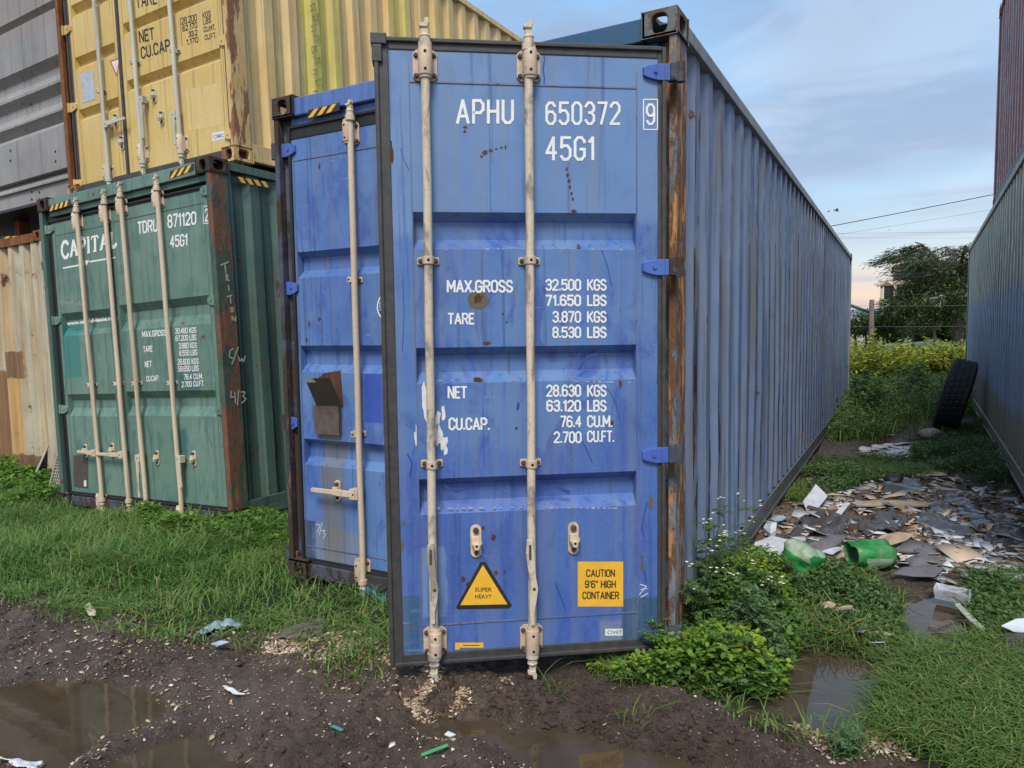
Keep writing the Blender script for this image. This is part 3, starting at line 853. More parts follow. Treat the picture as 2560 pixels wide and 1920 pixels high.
def bracket(dr, x, z, hw=0.048, hh=0.058, mat=None, side=0):
    """bearing bracket: eared plate with four bolts round a cast sleeve"""
    mb = MB()
    xl, xr = x - hw, x + hw
    if side > 0:
        xl = x - 0.022
    if side < 0:
        xr = x + 0.022
    c = 0.016
    mb.prism([(xl + c, z - hh), (xr - c, z - hh), (xr, z - hh + c), (xr, z + hh - c), (xr - c, z + hh), (xl + c, z + hh), (xl, z + hh - c), (xl, z - hh + c)], -0.010, -0.0005)
    mb.tube([(x, RODY, z - hh * 1.02), (x, RODY, z - hh * 0.86), (x, RODY, z - hh * 0.84), (x, RODY, z + hh * 0.84), (x, RODY, z + hh * 0.86), (x, RODY, z + hh * 1.1)],
            [0.024, 0.025, 0.029, 0.029, 0.026, 0.024], 16)
    mb.box(x - 0.029, x + 0.029, RODY, -0.008, z - hh * 0.84, z + hh * 0.84)
    for bx in (xl + 0.013, xr - 0.013):
        if abs(bx - x) > 0.026:
            for bz in (-0.68, 0.62):
                bolt(mb, bx, z + hh * bz, -0.010)
    for bz in (-0.55, 0.55):
        mb.tube([(x, RODY - 0.0285, z + hh * bz), (x, RODY - 0.0305, z + hh * bz)], 0.006, 8, 2)
    return mb.build('rod_bracket', [mat or BRACKET, BOLT, HOLE], dr, bevel=0.002)


def guide(dr, x, z, hw=0.046, hh=0.016, mat=None):
    """rod guide: strap over the rod with an ear and bolt on each side"""
    mb = MB()
    mb.prism([(x - hw, z - hh * 0.8), (x - hw + 0.008, z - hh), (x + hw - 0.008, z - hh), (x + hw, z - hh * 0.8), (x + hw, z + hh * 0.8), (x + hw - 0.008, z + hh), (x - hw + 0.008, z + hh), (x - hw, z + hh * 0.8)], -0.009, -0.0005)
    n = 8
    arc = [(x + 0.024 * math.cos(math.pi * i / n), RODY - 0.024 * math.sin(math.pi * i / n)) for i in range(n + 1)]
    mb.slab([(x + 0.024, -0.006)] + arc + [(x - 0.024, -0.006)], z - hh, z + hh)
    for s in (-1, 1):
        bolt(mb, x + s * (hw - 0.014), z, -0.009)
    mb.tube([(x, RODY - 0.0235, z), (x, RODY - 0.0255, z)], 0.006, 8, 2)
    return mb.build('rod_guide', [mat or BRACKET, BOLT, HOLE], dr, bevel=0.0015)


def catch(dr, x, z, h=0.13, mat=None, y=0.0):
    """handle retainer: rounded plate, two bolts and a turned hook"""
    mb = MB()
    r = 0.024
    n = 8
    top = [(x + r * math.cos(math.pi * i / n), z + h / 2 - r + r * math.sin(math.pi * i / n)) for i in range(n + 1)]
    bot = [(x - r * math.cos(math.pi * i / n), z - h / 2 + r - r * math.sin(math.pi * i / n)) for i in range(n + 1)]
    mb.prism(top + bot, y - 0.009, y - 0.0005)
    bolt(mb, x, z + h / 2 - r, y - 0.009, 0.013, 0.02)
    bolt(mb, x, z - h / 2 + r, y - 0.009, 0.010, 0.012)
    # hook: a cast tongue curling out and down
    mb.prism([(x - 0.020, z + 0.026), (x + 0.014, z + 0.030), (x + 0.026, z - 0.004), (x + 0.012, z - 0.026), (x - 0.010, z - 0.026), (x - 0.022, z - 0.004)], y - 0.034, y - 0.008)
    mb.prism([(x - 0.016, z - 0.002), (x + 0.018, z - 0.002), (x + 0.010, z - 0.030), (x - 0.008, z - 0.030)], y - 0.046, y - 0.033)
    mb.tube([(x, y - 0.0455, z - 0.012), (x, y - 0.0475, z - 0.012)], 0.006, 8, 2)
    return mb.build('handle_catch', [mat or ROD, BOLT, HOLE], dr, bevel=0.003)


def lever(dr, x, z, dx, dz, mat, droop=0.0):
    """door handle: hub clamped on the rod and a tapering flat bar"""
    mb = MB()
    l = math.hypot(dx, dz)
    ux, uz = dx / l, dz / l
    px_, pz_ = -uz, ux
    Y0, Y1 = RODY - 0.028, RODY - 0.008
    hub = 0.030
    mb.prism([(x - hub, z - hub), (x + hub, z - hub), (x + hub, z + hub), (x - hub, z + hub)], RODY - 0.026, RODY + 0.024)
    w0, w1, w2 = 0.017, 0.013, 0.010
    pts = []
    for t, ww in ((0.02, w0), (0.35, w0 * 1.15), (0.42, w0), (0.55, w1), (0.97, w1), (1.0, w2)):
        pts.append((x + ux * l * t, z + uz * l * t, ww))
    up = [(a + px_ * w_, b + pz_ * w_) for a, b, w_ in pts]
    dn = [(a - px_ * w_, b - pz_ * w_) for a, b, w_ in reversed(pts)]
    mb.prism(up + dn, Y0, Y1 - 0.006)
    mb.tube([(x, RODY - 0.0255, z), (x, RODY - 0.028, z)], 0.006, 8, 1)
    return mb.build('handle', [mat, HOLE], dr, bevel=0.003)


def hinge(dr, xp, z, ln, mat, lug, sgn=-1, h=0.042, y=-0.004):
    """strap hinge: tapering blade on the leaf and a knuckle round the pin at xp"""
    mb = MB()
    e = xp + sgn * ln
    k_ = xp + sgn * 0.045
    poly = [(k_, z - h), (xp + sgn * ln * 0.62, z - h), (e - sgn * 0.022, z - h * 0.74), (e, z - h * 0.5), (e, z + h * 0.45), (e - sgn * 0.016, z + h * 0.68), (xp + sgn * ln * 0.6, z + h * 0.86), (k_, z + h * 0.9)]
    if sgn > 0:
        poly = poly[::-1]
    mb.prism(poly, y - 0.013, y + 0.006)
    mb.tube([(xp + sgn * ln * 0.68, y - 0.0128, z), (xp + sgn * ln * 0.68, y - 0.020, z)], 0.009, 10, 0)
    x0, x1 = sorted((k_, xp - sgn * 0.012))
    mb.box(x0, x1, y - 0.020, y + 0.02, z - h * 1.0, z + h * 1.0, 1)
    mb.tube([(xp, y - 0.010, z - h * 1.12), (xp, y - 0.010, z + h * 1.12)], 0.019, 12, 1)
    return mb.build('hinge', [mat, lug], dr, bevel=0.005)


def hazard(parent, quad, n, y, mi_name='hazard_stripes', slant=0.6):
    """black sticker with slanted yellow bars, laid in a quad of (x,z): bl, br, tr, tl"""
    q = np.array(quad, float)
    B = lambda u, v: tuple((1 - u) * (1 - v) * q[0] + u * (1 - v) * q[1] + u * v * q[2] + (1 - u) * v * q[3])
    mb = MB()
    P = lambda pts, yy, mi: mb.add([(B(u, v)[0], yy, B(u, v)[1]) for u, v in pts], [tuple(range(len(pts)))], mi)
    P([(0, 0), (1, 0), (1, 1), (0, 1)], y, 0)
    wdt = 1 / (n + slant)
    for i in range(n):
        a = i * wdt + wdt * 0.12
        b = a + wdt * 0.52
        P([(a, 0.06), (b, 0.06), (min(b + wdt * slant, 1), 0.94), (min(a + wdt * slant, 1), 0.94)], y - 0.001, 1)
    return mb.build(mi_name, [BLACKP, YSTICK], parent)

# ------------------------------------------------------------------ the blue container with its right door swung out
WD, HC = 2.438, 2.896
MB_ = frame(0, 0, 0)
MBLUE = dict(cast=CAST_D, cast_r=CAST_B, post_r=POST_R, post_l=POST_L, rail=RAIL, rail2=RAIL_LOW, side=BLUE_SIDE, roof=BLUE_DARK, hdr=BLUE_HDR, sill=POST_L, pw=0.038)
blue = container('shipping_container', 'long blue container in the middle with its right door swung open towards the mud', MB_, WD, 12.192, HC, MBLUE)

TH = R(35.74)
MDR_ = 0; MDR = Matrix.Translation((-0.033, -0.072, 0)) @ Matrix.Rotation(TH, 4, 'Z')
D = lambda x, y, yl=0.0: on_plane(MDR, x, y, yl)
zt = lambda x, y: D(x, y)[1]
xs_ = lambda x, y: D(x, y)[0]
PX0, PX1, PZ0, PZ1 = -1.168, -0.030, 0.112, 2.652
recs_r = [(zt(1250, 1097), zt(1250, 1022)), (zt(1250, 822), zt(1250, 746)), (zt(1250, 539), zt(1250, 460))]
xa, xb = xs_(899, 760), xs_(1374, 760)
SEAM = paint('weld_seam_paint', (0.05, 0.09, 0.22), (0.20, 0.22, 0.28), rust=0.6, streak=0.3, rscale=14)
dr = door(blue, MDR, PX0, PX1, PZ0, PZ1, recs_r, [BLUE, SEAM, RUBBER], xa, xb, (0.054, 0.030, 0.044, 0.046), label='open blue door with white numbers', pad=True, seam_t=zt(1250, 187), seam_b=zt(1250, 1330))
for (xt, yt, xbm, ybm), worn in (((918, 101, 938, 1416), 1), ((1142, 103, 1150, 1412), 1)):
    T, B = D(xt, yt, RODY), D(xbm, ybm, RODY)
    rod(dr, B[0], B[1], T[0], T[1], ROD_WORN if worn else ROD, tip=0.062)
for x, y in ((918, 141), (1142, 143), (940, 1384), (1148, 1378)):
    p = D(x, y, -0.01)
    bracket(dr, p[0], p[1], 0.050, 0.062)
for x, y in ((925, 564), (1143, 564), (933, 1001), (1146, 999)):
    p = D(x, y, -0.01)
    guide(dr, p[0], p[1])
for x, y in ((1028, 1168), (1238, 1162)):
    p = D(x, y)
    catch(dr, p[0], p[1], 0.145)
for xh, ye, y1 in ((931, 1175, 1345), (1145, 1165, 1348)):
    a, b = D(xh, ye, RODY - 0.02), D(xh + 5, y1, RODY - 0.02)
    mb = MB()
    n = 10
    for i in range(n):                      # handle hanging along the rod: a channel-shaped bar with a slot and a kink
        pass
    zz = np.linspace(a[1], b[1], 8)
    xx = [a[0] + (b[0] - a[0]) * i / 7 + o for i, o in enumerate((-0.002, -0.003, 0.0, 0.006, 0.010, 0.004, -0.002, 0.0))]
    ww = [0.012, 0.017, 0.017, 0.013, 0.017, 0.015, 0.010, 0.008]
    mb.prism([(x_ + w_, z_) for x_, z_, w_ in zip(xx, zz, ww)] + [(x_ - w_, z_) for x_, z_, w_ in reversed(list(zip(xx, zz, ww)))], RODY - 0.036, RODY - 0.019)
    mb.prism([(xx[0] - 0.005, a[1] - 0.02), (xx[0] + 0.005, a[1] - 0.02), (xx[1] + 0.005, a[1] - 0.085), (xx[1] - 0.005, a[1] - 0.085)], RODY - 0.0375, RODY - 0.030, 1)
    mb.tube([(xx[4], RODY - 0.036, zz[4]), (xx[4], RODY - 0.038, zz[4])], 0.007, 10, 1)
    mb.tube([(x_ + w_ * 0.9, RODY - 0.030, z_) for x_, z_, w_ in zip(xx, zz, ww)], 0.003, 6, 1)
    mb.build('handle', [ROD_WORN, BOLT], dr, bevel=0.003)
pin = D(1466, 580, -0.01)[0]
for y in (157, 577, 981, 1372):
    z = zt(1430, y)
    hinge(dr, pin - (0.0 if y > 300 else -0.004), z, pin - xs_(1386, y), BLUE_DARK if y > 1300 else HINGE_BLUE, POST_L, -1, 0.037)
mb = MB()


def Q(x0, y0, x1, y1, f=D):
    """screen box to a quad on the door (bottom-left, bottom-right, top-right, top-left)"""
    return [f(x0, y1), f(x1, y1), f(x1, y0), f(x0, y0)]


for s, x0, y0, x1, y1 in (('APHU', 985, 213, 1110, 270), ('650372', 1178, 218, 1340, 272), ('9', 1395, 222, 1415, 272), ('45G1', 1178, 293, 1285, 349)):
    put_stencil(mb, s, Q(x0, y0, x1, y1), wt=0.18, gap=0.34)
a = Q(1390, 215, 1420, 280)
for i in range(4):
    stroke(mb, [a[i], a[(i + 1) % 4]], 0.005)
for s, x0, y0, x1, y1 in (('MAX.GROSS', 965, 604, 1108, 633), ('TARE', 967, 675, 1025, 702), ('32.500', 1178, 602, 1255, 629), ('KGS', 1268, 602, 1310, 629), ('71.650', 1178, 636, 1255, 662), ('LBS', 1268, 636, 1310, 662),
                          ('3.870', 1193, 671, 1255, 698), ('KGS', 1268, 671, 1310, 698), ('8.530', 1193, 705, 1255, 731), ('LBS', 1268, 705, 1310, 731),
                          ('NET', 967, 833, 1009, 862), ('CU.CAP.', 969, 901, 1058, 930), ('28.630', 1180, 830, 1255, 858), ('KGS', 1268, 830, 1310, 858), ('63.120', 1180, 863, 1255, 890), ('LBS', 1268, 863, 1310, 890),
                          ('76.4', 1210, 897, 1256, 924), ('CU.M.', 1268, 896, 1323, 924), ('2.700', 1196, 931, 1256, 958), ('CU.FT.', 1268, 929, 1327, 956)):
    put_stencil(mb, s, Q(x0, y0, x1, y1), wt=0.22)
mb.build('lettering', WHITE, dr)
# warning triangle, caution plate, small stickers
mb = MB()
tri = [D(985, 1311), D(988, 1316), D(1100, 1314), D(1106, 1308), D(1049, 1214), D(1038, 1214)]
mb.add([(x, -0.0012, z) for x, z in tri], [tuple(range(6))], 0)
mb.add([(x, -0.0022, z) for x, z in (D(994, 1307), D(1096, 1305), D(1043, 1220))], [(0, 1, 2)], 1)
put_text(mb, 'SUPER', Q(1026, 1268.5, 1062, 1277.5), -0.003, 0, 0.01)
put_text(mb, 'HEAVY', Q(1026, 1283.5, 1062, 1292.5), -0.003, 0, 0.01)
mb.build('warning_triangle', [BLACKP, YSTICK], dr)
mb = MB()
q = Q(1248, 1213, 1346, 1310)
mb.add([(x, -0.0012, z) for x, z in q], [(0, 1, 2, 3)], 1)
for s, x0, y0, x1, y1 in (('CAUTION', 1266, 1229, 1328, 1246), ('9\'6" HIGH', 1263, 1253, 1330, 1270), ('CONTAINER', 1258, 1277, 1337, 1294)):
    put_stencil(mb, s, Q(x0, y0, x1, y1), -0.0025, 0, 0.185)
mb.build('caution_sticker', [BLACKP, YSTICK], dr)
mb = MB()
q = Q(983, 1388, 1044, 1399)
mb.add([(x, -0.0012, z) for x, z in q], [(0, 1, 2, 3)], 1)
mb.add([(x, -0.0013, z) for x, z in Q(983, 1396, 993, 1403)], [(0, 1, 2, 3)], 1)
stroke(mb, [D(1000, 1393.5), D(1036, 1393.5)], 0.003, -0.0022, 0)
mb.build('small_sticker', [BLACKP, YSTICK], dr)
mb = MB()
mb.add([(x, -0.0012, z) for x, z in Q(1307, 1358, 1345, 1373)], [(0, 1, 2, 3)], 1)
put_text(mb, 'CIVET', Q(1312, 1361.5, 1344, 1369.5), -0.0022, 0, 0.0)
mb.build('maker_sticker', [BLACKP, WSTICK], dr)
mb = MB()
stroke(mb, [D(1382, 1262), D(1396, 1266), D(1381, 1284)], 0.004)
stroke(mb, [D(1383, 1273), D(1399, 1271)], 0.003)
stroke(mb, [D(1384, 1290), D(1400, 1281)], 0.004)
mb.build('chalk_mark', CHALK, dr)
mb = MB()
for pts, w_ in (([(1175, 112), (1176, 130), (1173, 150), (1176, 168), (1175, 184)], 0.006), ([(1398, 1085), (1392, 1110), (1386, 1140), (1392, 1160)], 0.005), ([(1384, 1200), (1390, 1230), (1397, 1262)], 0.005),
                ([(865, 320), (872, 345), (884, 368)], 0.003), ([(1300, 540), (1312, 575), (1322, 620)], 0.004), ([(1120, 870), (1118, 885)], 0.012), ([(1240, 925), (1262, 960), (1280, 1000)], 0.004), ([(1312, 838), (1330, 870), (1340, 915)], 0.003),
                ([(1200, 1260), (1212, 1290), (1222, 1318)], 0.006), ([(960, 1050), (985, 1062), (1010, 1055)], 0.010), ([(1160, 1062), (1195, 1050), (1230, 1064)], 0.014),
                ([(1250, 800), (1268, 770), (1290, 765)], 0.008), ([(880, 980), (890, 1000), (886, 1030)], 0.006), ([(1420, 700), (1422, 760), (1419, 830)], 0.004), ([(870, 600), (873, 680), (869, 760)], 0.003)):
    stroke(mb, [D(*p_) for p_ in pts], w_, -0.0009)
mb.build('paint_drips', plain('dark_blue_drips', (0.030, 0.062, 0.24), 0.45, var=0.2, damt=0.1), dr)
mb = MB()
for pts, w_ in (([(905, 245), (930, 242)], 0.003), ([(1200, 660), (1260, 690)], 0.002), ([(1020, 1190), (1060, 1205)], 0.003), ([(960, 540), (1135, 536)], 0.008), ([(1160, 536), (1360, 540)], 0.006), ([(930, 822), (1130, 822)], 0.006), ([(1160, 822), (1365, 826)], 0.007),
                ([(910, 1098), (1130, 1096)], 0.010), ([(1160, 1096), (1360, 1098)], 0.010), ([(846, 420), (850, 500)], 0.004), ([(1405, 300), (1407, 380)], 0.004), ([(1300, 1110), (1330, 1140)], 0.002), ([(960, 700), (1000, 730)], 0.002)):
    pp_ = [D(*p_) for p_ in pts]
    n = 16
    rp = random.Random(int(pts[0][0] + pts[0][1]))
    for i in range(n):
        if rp.random() < 0.62:
            a_, b_ = (i + rp.random() * 0.4) / n, (i + 0.6 + rp.random() * 0.4) / n
            stroke(mb, [tuple(pp_[0][j] * (1 - t) + pp_[1][j] * t for j in (0, 1)) for t in (a_, b_)], w_ * (0.3 + 0.8 * rp.random()), -0.0008)
mb.build('pale_scuffs', plain('chalky_scuff', (0.27, 0.33, 0.44), 0.7, var=0.2), dr)
# torn label remains and rust scabs of the door
mb = MB()
scr = random.Random(5)


def blob(mb, x, y, rx, ry, mi, yy=-0.0011, n=14, j=0.35, f=D, sd=None):
    rr = random.Random(sd if sd is not None else int(x * 7 + y))
    pts = []
    for i in range(n):
        t = 2 * math.pi * i / n
        e = 1 + j * (rr.random() - 0.5) * 2
        pts.append(f(x + rx * e * math.cos(t), y + ry * e * math.sin(t)))
    mb.add([(a_, yy, b_) for a_, b_ in pts], [tuple(range(n))], mi)


blob(mb, 919, 868, 10, 32, 0, j=0.45)
blob(mb, 958, 893, 4, 16, 0)
blob(mb, 946, 905, 6, 24, 0, j=0.5)
blob(mb, 946, 940, 9, 20, 0)
blob(mb, 961, 962, 6, 16, 0, j=0.6)
blob(mb, 899, 935, 3, 18, 0, j=0.7)
mb.build('torn_label', [WSTICK], dr)
mb = MB()
STAIN = plain('rust_stain', (0.115, 0.095, 0.062), 0.7, var=0.25, scale=50)
blob(mb, 1033, 648, 23, 21, 1, -0.0008, 24, 0.08)
blob(mb, 1033, 645, 10, 10, 0)
for x, y, a_, b_ in ((1047, 330, 6, 5), (1060, 325, 4, 3), (1072, 322, 2.5, 2), (1083, 319, 2.5, 2), (1040, 338, 3, 3), (1092, 318, 2, 4), (1224, 365, 2.5, 4), (1226, 378, 3.5, 5), (1229, 391, 3, 5), (1231, 404, 3, 4),
                     (1234, 418, 2.5, 4), (1237, 430, 2.5, 4), (1240, 457, 7, 4), (1004, 275, 4, 3), (1004, 284, 3, 4), (1052, 741, 8, 4), (1033, 820, 10, 5), (1321, 916, 4, 8), (1086, 678, 2, 3), (1094, 696, 2, 2),
                     (1115, 925, 3, 3), (1340, 830, 3, 8), (845, 330, 5, 22), (1066, 1160, 5, 7), (1020, 1185, 5, 6), (1071, 1237, 4, 5), (1001, 1252, 5, 6), (1044, 1140, 4, 4), (1012, 1262, 6, 5), (1090, 1235, 3, 3)):
    blob(mb, x, y, a_, b_, 0, sd=int(x * 3 + y))
for x, y, a_, b_ in ((868, 1180, 3, 14), (866, 1250, 3, 9), (872, 1130, 3, 5), (1388, 1220, 4, 16), (1405, 1085, 5, 15), (1404, 1350, 12, 3), (1250, 532, 6, 4), (886, 1350, 3, 10)):
    blob(mb, x, y, a_, b_, 1, sd=int(x * 5 + y))
mb.build('rust_spots', [RUSTSPOT, STAIN], dr)

# marks of wear on the long wall: rust runs, scrapes and drips on the outer folds, two welded plates by the post
def wall_x(sv, z):
    zs_g = np.linspace(0.158, HC - 0.07, 10)
    e_ = [0.012 * float(fbm(sv * 1.3 + 12.192, zz_ * 1.6 + 12.192)) if 0 < i < 9 else 0.0 for i, zz_ in enumerate(zs_g)]
    return -(0.026 + float(np.interp(z, zs_g, e_)))


rw = random.Random(21)
mb = MB()
for i in range(110):
    k_ = int(40 * rw.random() ** 1.9)
    a_ = 0.215 + 0.278 * k_ + 0.186
    sv = a_ + (0.002 + 0.085 * rw.random() if rw.random() < 0.45 else (0.004 if rw.random() < 0.6 else 0.088))
    ln_ = 0.06 + 0.85 * rw.random() ** 2
    z1 = 0.4 + 2.3 * rw.random()
    z0 = max(0.18, z1 - ln_)
    w_ = 0.005 + 0.022 * rw.random() ** 2
    n = 9
    L0, R0 = [], []
    for j in range(n + 1):
        t = j / n
        z = z1 + (z0 - z1) * t
        ww = w_ * (0.25 + math.sin(math.pi * min(1, t * 1.1 + 0.05)) ** 0.7) * (0.6 + 0.8 * rw.random())
        x = wall_x(a_, z) + 0.0018
        cs = sv + 0.002 * math.sin(t * 5 + i)
        lo_, hi_ = max(a_ + 0.0005, cs - ww), min(a_ + 0.0915, cs + ww)
        L0.append((x, lo_, z))
        R0.append((x, max(hi_, lo_ + 0.0005), z))
    mb.add(L0 + R0, [(j, n + 1 + j, n + 2 + j, j + 1) for j in range(n)], rw.choice((0, 0, 1, 1, 2, 3)))
mb.build('wear_marks', [RUSTSPOT, plain('brown_run_off', (0.13, 0.095, 0.065), 0.7, var=0.3), plain('dark_blue_drip', (0.035, 0.055, 0.12), 0.5), plain('pale_scrape', (0.36, 0.38, 0.40), 0.6)], blue)
for ya, za, yb, zb_ in ((1489, 702, 1511, 764), (1488, 770, 1510, 852)):
    A_, B_ = on_side(MB_, ya + 8, za, -0.02), on_side(MB_, ya + 8, zb_, -0.02)
    MB().box(-0.0235, -0.0175, 0.172, 0.212, B_[1], A_[1]).build('repair_plate', BLUE_DARK, blue, bevel=0.002)

# left door, shut
MDL = Matrix.Translation((-WD + 0.075, 0.045, 0))
L_ = lambda x, y, yl=0.0: on_plane(MDL, x, y, yl)
lz = lambda y, x=715: L_(x, y)[1]
lx0 = L_(634, 640)[0]
dl = door(blue, MDL, lx0, 1.12, 0.125, 2.655, [(lz(1013, 756), lz(955, 756)), (lz(806, 756), lz(746, 756)), (lz(594, 756), lz(535, 756))], [BLUE_L, SEAM, RUBBER_D], L_(646, 640)[0], 1.06,
          (lx0 - 0.012, 0.02, 0.075, 0.03), label='shut blue door with open document holder', seam_t=lz(338, 690), seam_b=lz(1185, 700))
T, B = L_(756, 256, RODY), L_(784, 1256, RODY)
rod(dl, B[0], B[1], T[0], T[1], ROD, tip=0.05)
for x, y in ((760, 289), (785, 1228)):
    p = L_(x, y, -0.01)
    bracket(dl, p[0], p[1], 0.05, 0.062)
for x, y in ((768, 605), (776, 936)):
    p = L_(x, y, -0.01)
    guide(dl, p[0], p[1])
a, b = L_(765, 1068, RODY - 0.015), L_(674, 1057, RODY - 0.015)
lever(dl, a[0], a[1], b[0] - a[0], b[1] - a[1], ROD)
p = L_(731, 1060)
catch(dl, p[0], p[1], 0.13)
lp = L_(604, 600, -0.01)[0]
for y in (325, 623, 912, 1193):
    hinge(dl, lp, lz(y, 620), L_(640 if y < 500 else 646, y)[0] - lp, HINGE_BLUE if y < 1100 else CAST_B, POST_L, 1, 0.042)
# document holder: plate and a bent-out lid
mb = MB()
q = [L_(684, 875), L_(738, 875), L_(740, 939), L_(688, 936)]
mb.prism([q[3], q[2], q[1], q[0]], -0.030, -0.001)
l0, l1 = L_(684, 876, -0.03), L_(738, 876, -0.03)
t0, t1 = L_(658, 817, -0.16), L_(712, 817, -0.16)
v = [(l0[0], -0.032, l0[1]), (l1[0], -0.032, l1[1]), (t1[0], -0.16, t1[1]), (t0[0], -0.16, t0[1])]
mb.add(v + [(x, y_ + 0.004, z - 0.004) for x, y_, z in v], [(0, 1, 2, 3), (7, 6, 5, 4), (0, 4, 5, 1), (1, 5, 6, 2), (2, 6, 7, 3), (3, 7, 4, 0)], 0)
TINW = plain('brown_tin', (0.12, 0.095, 0.075), 0.55, var=0.3, scale=26, metallic=0.2)
mb.add([(x, y_ - 0.001, z) for x, y_, z in (v[3], [v[3][i] * 0.7 + v[2][i] * 0.3 for i in range(3)], [(v[3][i] * 0.7 + v[2][i] * 0.3) * 0.85 + v[1][i] * 0.15 for i in range(3)], [v[3][i] * 0.85 + v[0][i] * 0.15 for i in range(3)])], [(0, 1, 2, 3)], 1)
mb.build('document_holder', [TINW, WSTICK], dl)
mb = MB()
mb.add([(x, -0.0011, z) for x, z in (L_(700, 806), L_(736, 800), L_(742, 880), L_(684, 878), L_(684, 820))], [(4, 3, 2, 1, 0)], 0)
for x, y, a_, b_ in ((668, 700, 2, 6), (663, 735, 2, 5), (690, 360, 2, 8), (690, 690, 3, 4)):
    blob(mb, x, y, a_, b_, 0, f=L_)
mb.build('rust_spots', [RUSTSPOT], dl)
# round inspection mark, mostly behind the open door
mb = MB()
cx, cz = L_(838, 663)
n = 40
for r0, r1, mi in ((0.070, 0.078, 0), (0.0, 0.066, 1)):
    vs = []
    for i in range(n):
        t = 2 * math.pi * i / n
        vs += [(cx + r0 * math.cos(t), -0.0012, cz + r0 * math.sin(t)), (cx + r1 * math.cos(t), -0.0012, cz + r1 * math.sin(t))]
    mb.add(vs, [(2 * i, 2 * i + 1, (2 * i + 3) % (2 * n), (2 * i + 2) % (2 * n)) for i in range(n)], mi)
for i, chh in enumerate('AMERICAN'):
    t = math.pi - 0.35 - i * 0.36 + 0.6
    rr = 0.054
    c_ = np.array([cx + rr * math.cos(t), cz + rr * math.sin(t)])
    ux = np.array([math.sin(t), -math.cos(t)]) * 0.008
    uz = np.array([math.cos(t), math.sin(t)]) * 0.008
    put_text(mb, chh, [c_ - ux - uz, c_ + ux - uz, c_ + ux + uz, c_ - ux + uz], -0.0022, 0, 0.0)
mb.build('round_emblem', [WHITE, plain('navy_print', (0.03, 0.07, 0.24), 0.5)], dl)
mb = MB()
stroke(mb, [L_(682, 1133), L_(692, 1134), L_(686, 1150)], 0.004)
stroke(mb, [L_(696, 1128), L_(690, 1156)], 0.004)
stroke(mb, [L_(694, 1146), L_(703, 1146), L_(698, 1151), L_(704, 1154), L_(698, 1164)], 0.004)
mb.build('chalk_mark', CHALK, dl)
H_ = lambda x, y, yl=0.015: on_plane(MB_, x, y, yl)
hazard(blue, [H_(663, 257), H_(734, 238), H_(734, 221), H_(666, 238)], 3, 0.0145)

# ------------------------------------------------------------------ green container
MG = frame(-3.733, 0.672, -0.004, R(-0.84), R(-2.2), R(-0.12))
MGREEN = dict(cast=CAST_D, cast_r=CAST_D, post_r=POST_G, post_l=GREEN_SIDE, rail=GREEN_SIDE, rail2=GREEN_SIDE, side=GREEN_SIDE, roof=GREEN_SIDE, hdr=GREEN, sill=POST_L)
green = container('shipping_container', 'green container with four cream lock rods standing in the grass under the yellow one', MG, WD, 12.192, HC, MGREEN)


def shut_door(cont, M, lpx, rpx, recs, mats, x0, x1, z0, z1, left, yy=0.045, rin=0.055, **kw):
    Mloc = Matrix.Translation((0, yy, 0))
    return door(cont, Mloc, x0, x1, z0, z1, recs, mats, x0 + rin, x1 - rin, **kw)


MGD = MG @ Matrix.Translation((0, 0.045, 0))
g_ = lambda x, y, yl=0.0: on_plane(MGD, x, y, yl)
Z2 = lambda x, y: (0.4949 * x, 388.8 + 0.4949 * y)
g2 = lambda x, y, yl=0.0: g_(*Z2(x, y), yl)
gc = g2(503, 600)[0]
GSEAM = paint('green_seam_paint', (0.12, 0.19, 0.15), (0.08, 0.14, 0.11), rust=0.5, streak=0.2, rscale=14)
dgl = shut_door(green, MG, 0, 0, [(g2(300, 1030)[1], g2(300, 935)[1]), (g2(300, 682)[1], g2(300, 580)[1])], [GREEN, GSEAM, RUBBER_D], -WD + 0.13, gc - 0.022, 0.135, 2.66, True, label='left green door with cut-off white brand lettering',
                sl=(0.36, 0.30), gask=(0.05, 0.02, 0.03, 0.03), seam_t=g2(280, 235)[1], seam_b=g2(480, 1385)[1])
dgl['label'] = 'green door with large white lettering and teal repainted patch'
dgr = shut_door(green, MG, 0, 0, [(g2(750, 1030)[1], g2(750, 920)[1]), (g2(750, 640)[1], g2(750, 520)[1])], [GREEN, GSEAM, RUBBER_D], gc + 0.022, -0.105, 0.135, 2.66, False, label='green door with white weight table',
                sl=(0.36, 0.30), gask=(0.02, 0.05, 0.03, 0.03), seam_t=g2(720, 135)[1], seam_b=g2(720, 1405)[1])
for d_, xt, yt, xb_, yb_ in ((dgl, 333, 135, 446, 1395), (dgl, 455, 100, 562, 1400), (dgr, 525, 70, 641, 1445), (dgr, 684, 40, 796, 1480)):
    T, B = g2(xt, yt, RODY), g2(xb_, yb_, RODY)
    rod(d_, B[0], B[1], T[0], T[1], ROD, 0.019, tip=0.07)
for d_, x, y in ((dgl, 340, 183), (dgl, 460, 152), (dgr, 532, 118), (dgr, 690, 85), (dgl, 446, 1402), (dgr, 642, 1440), (dgr, 797, 1458)):
    p = g2(x, y, -0.02)
    bracket(d_, p[0], p[1], 0.055, 0.07, ROD)
for d_, x, y in ((dgl, 403, 893), (dgl, 518, 888), (dgr, 597, 887), (dgr, 751, 885)):
    p = g2(x, y, -0.02)
    guide(d_, p[0], p[1], 0.05, 0.016, ROD)
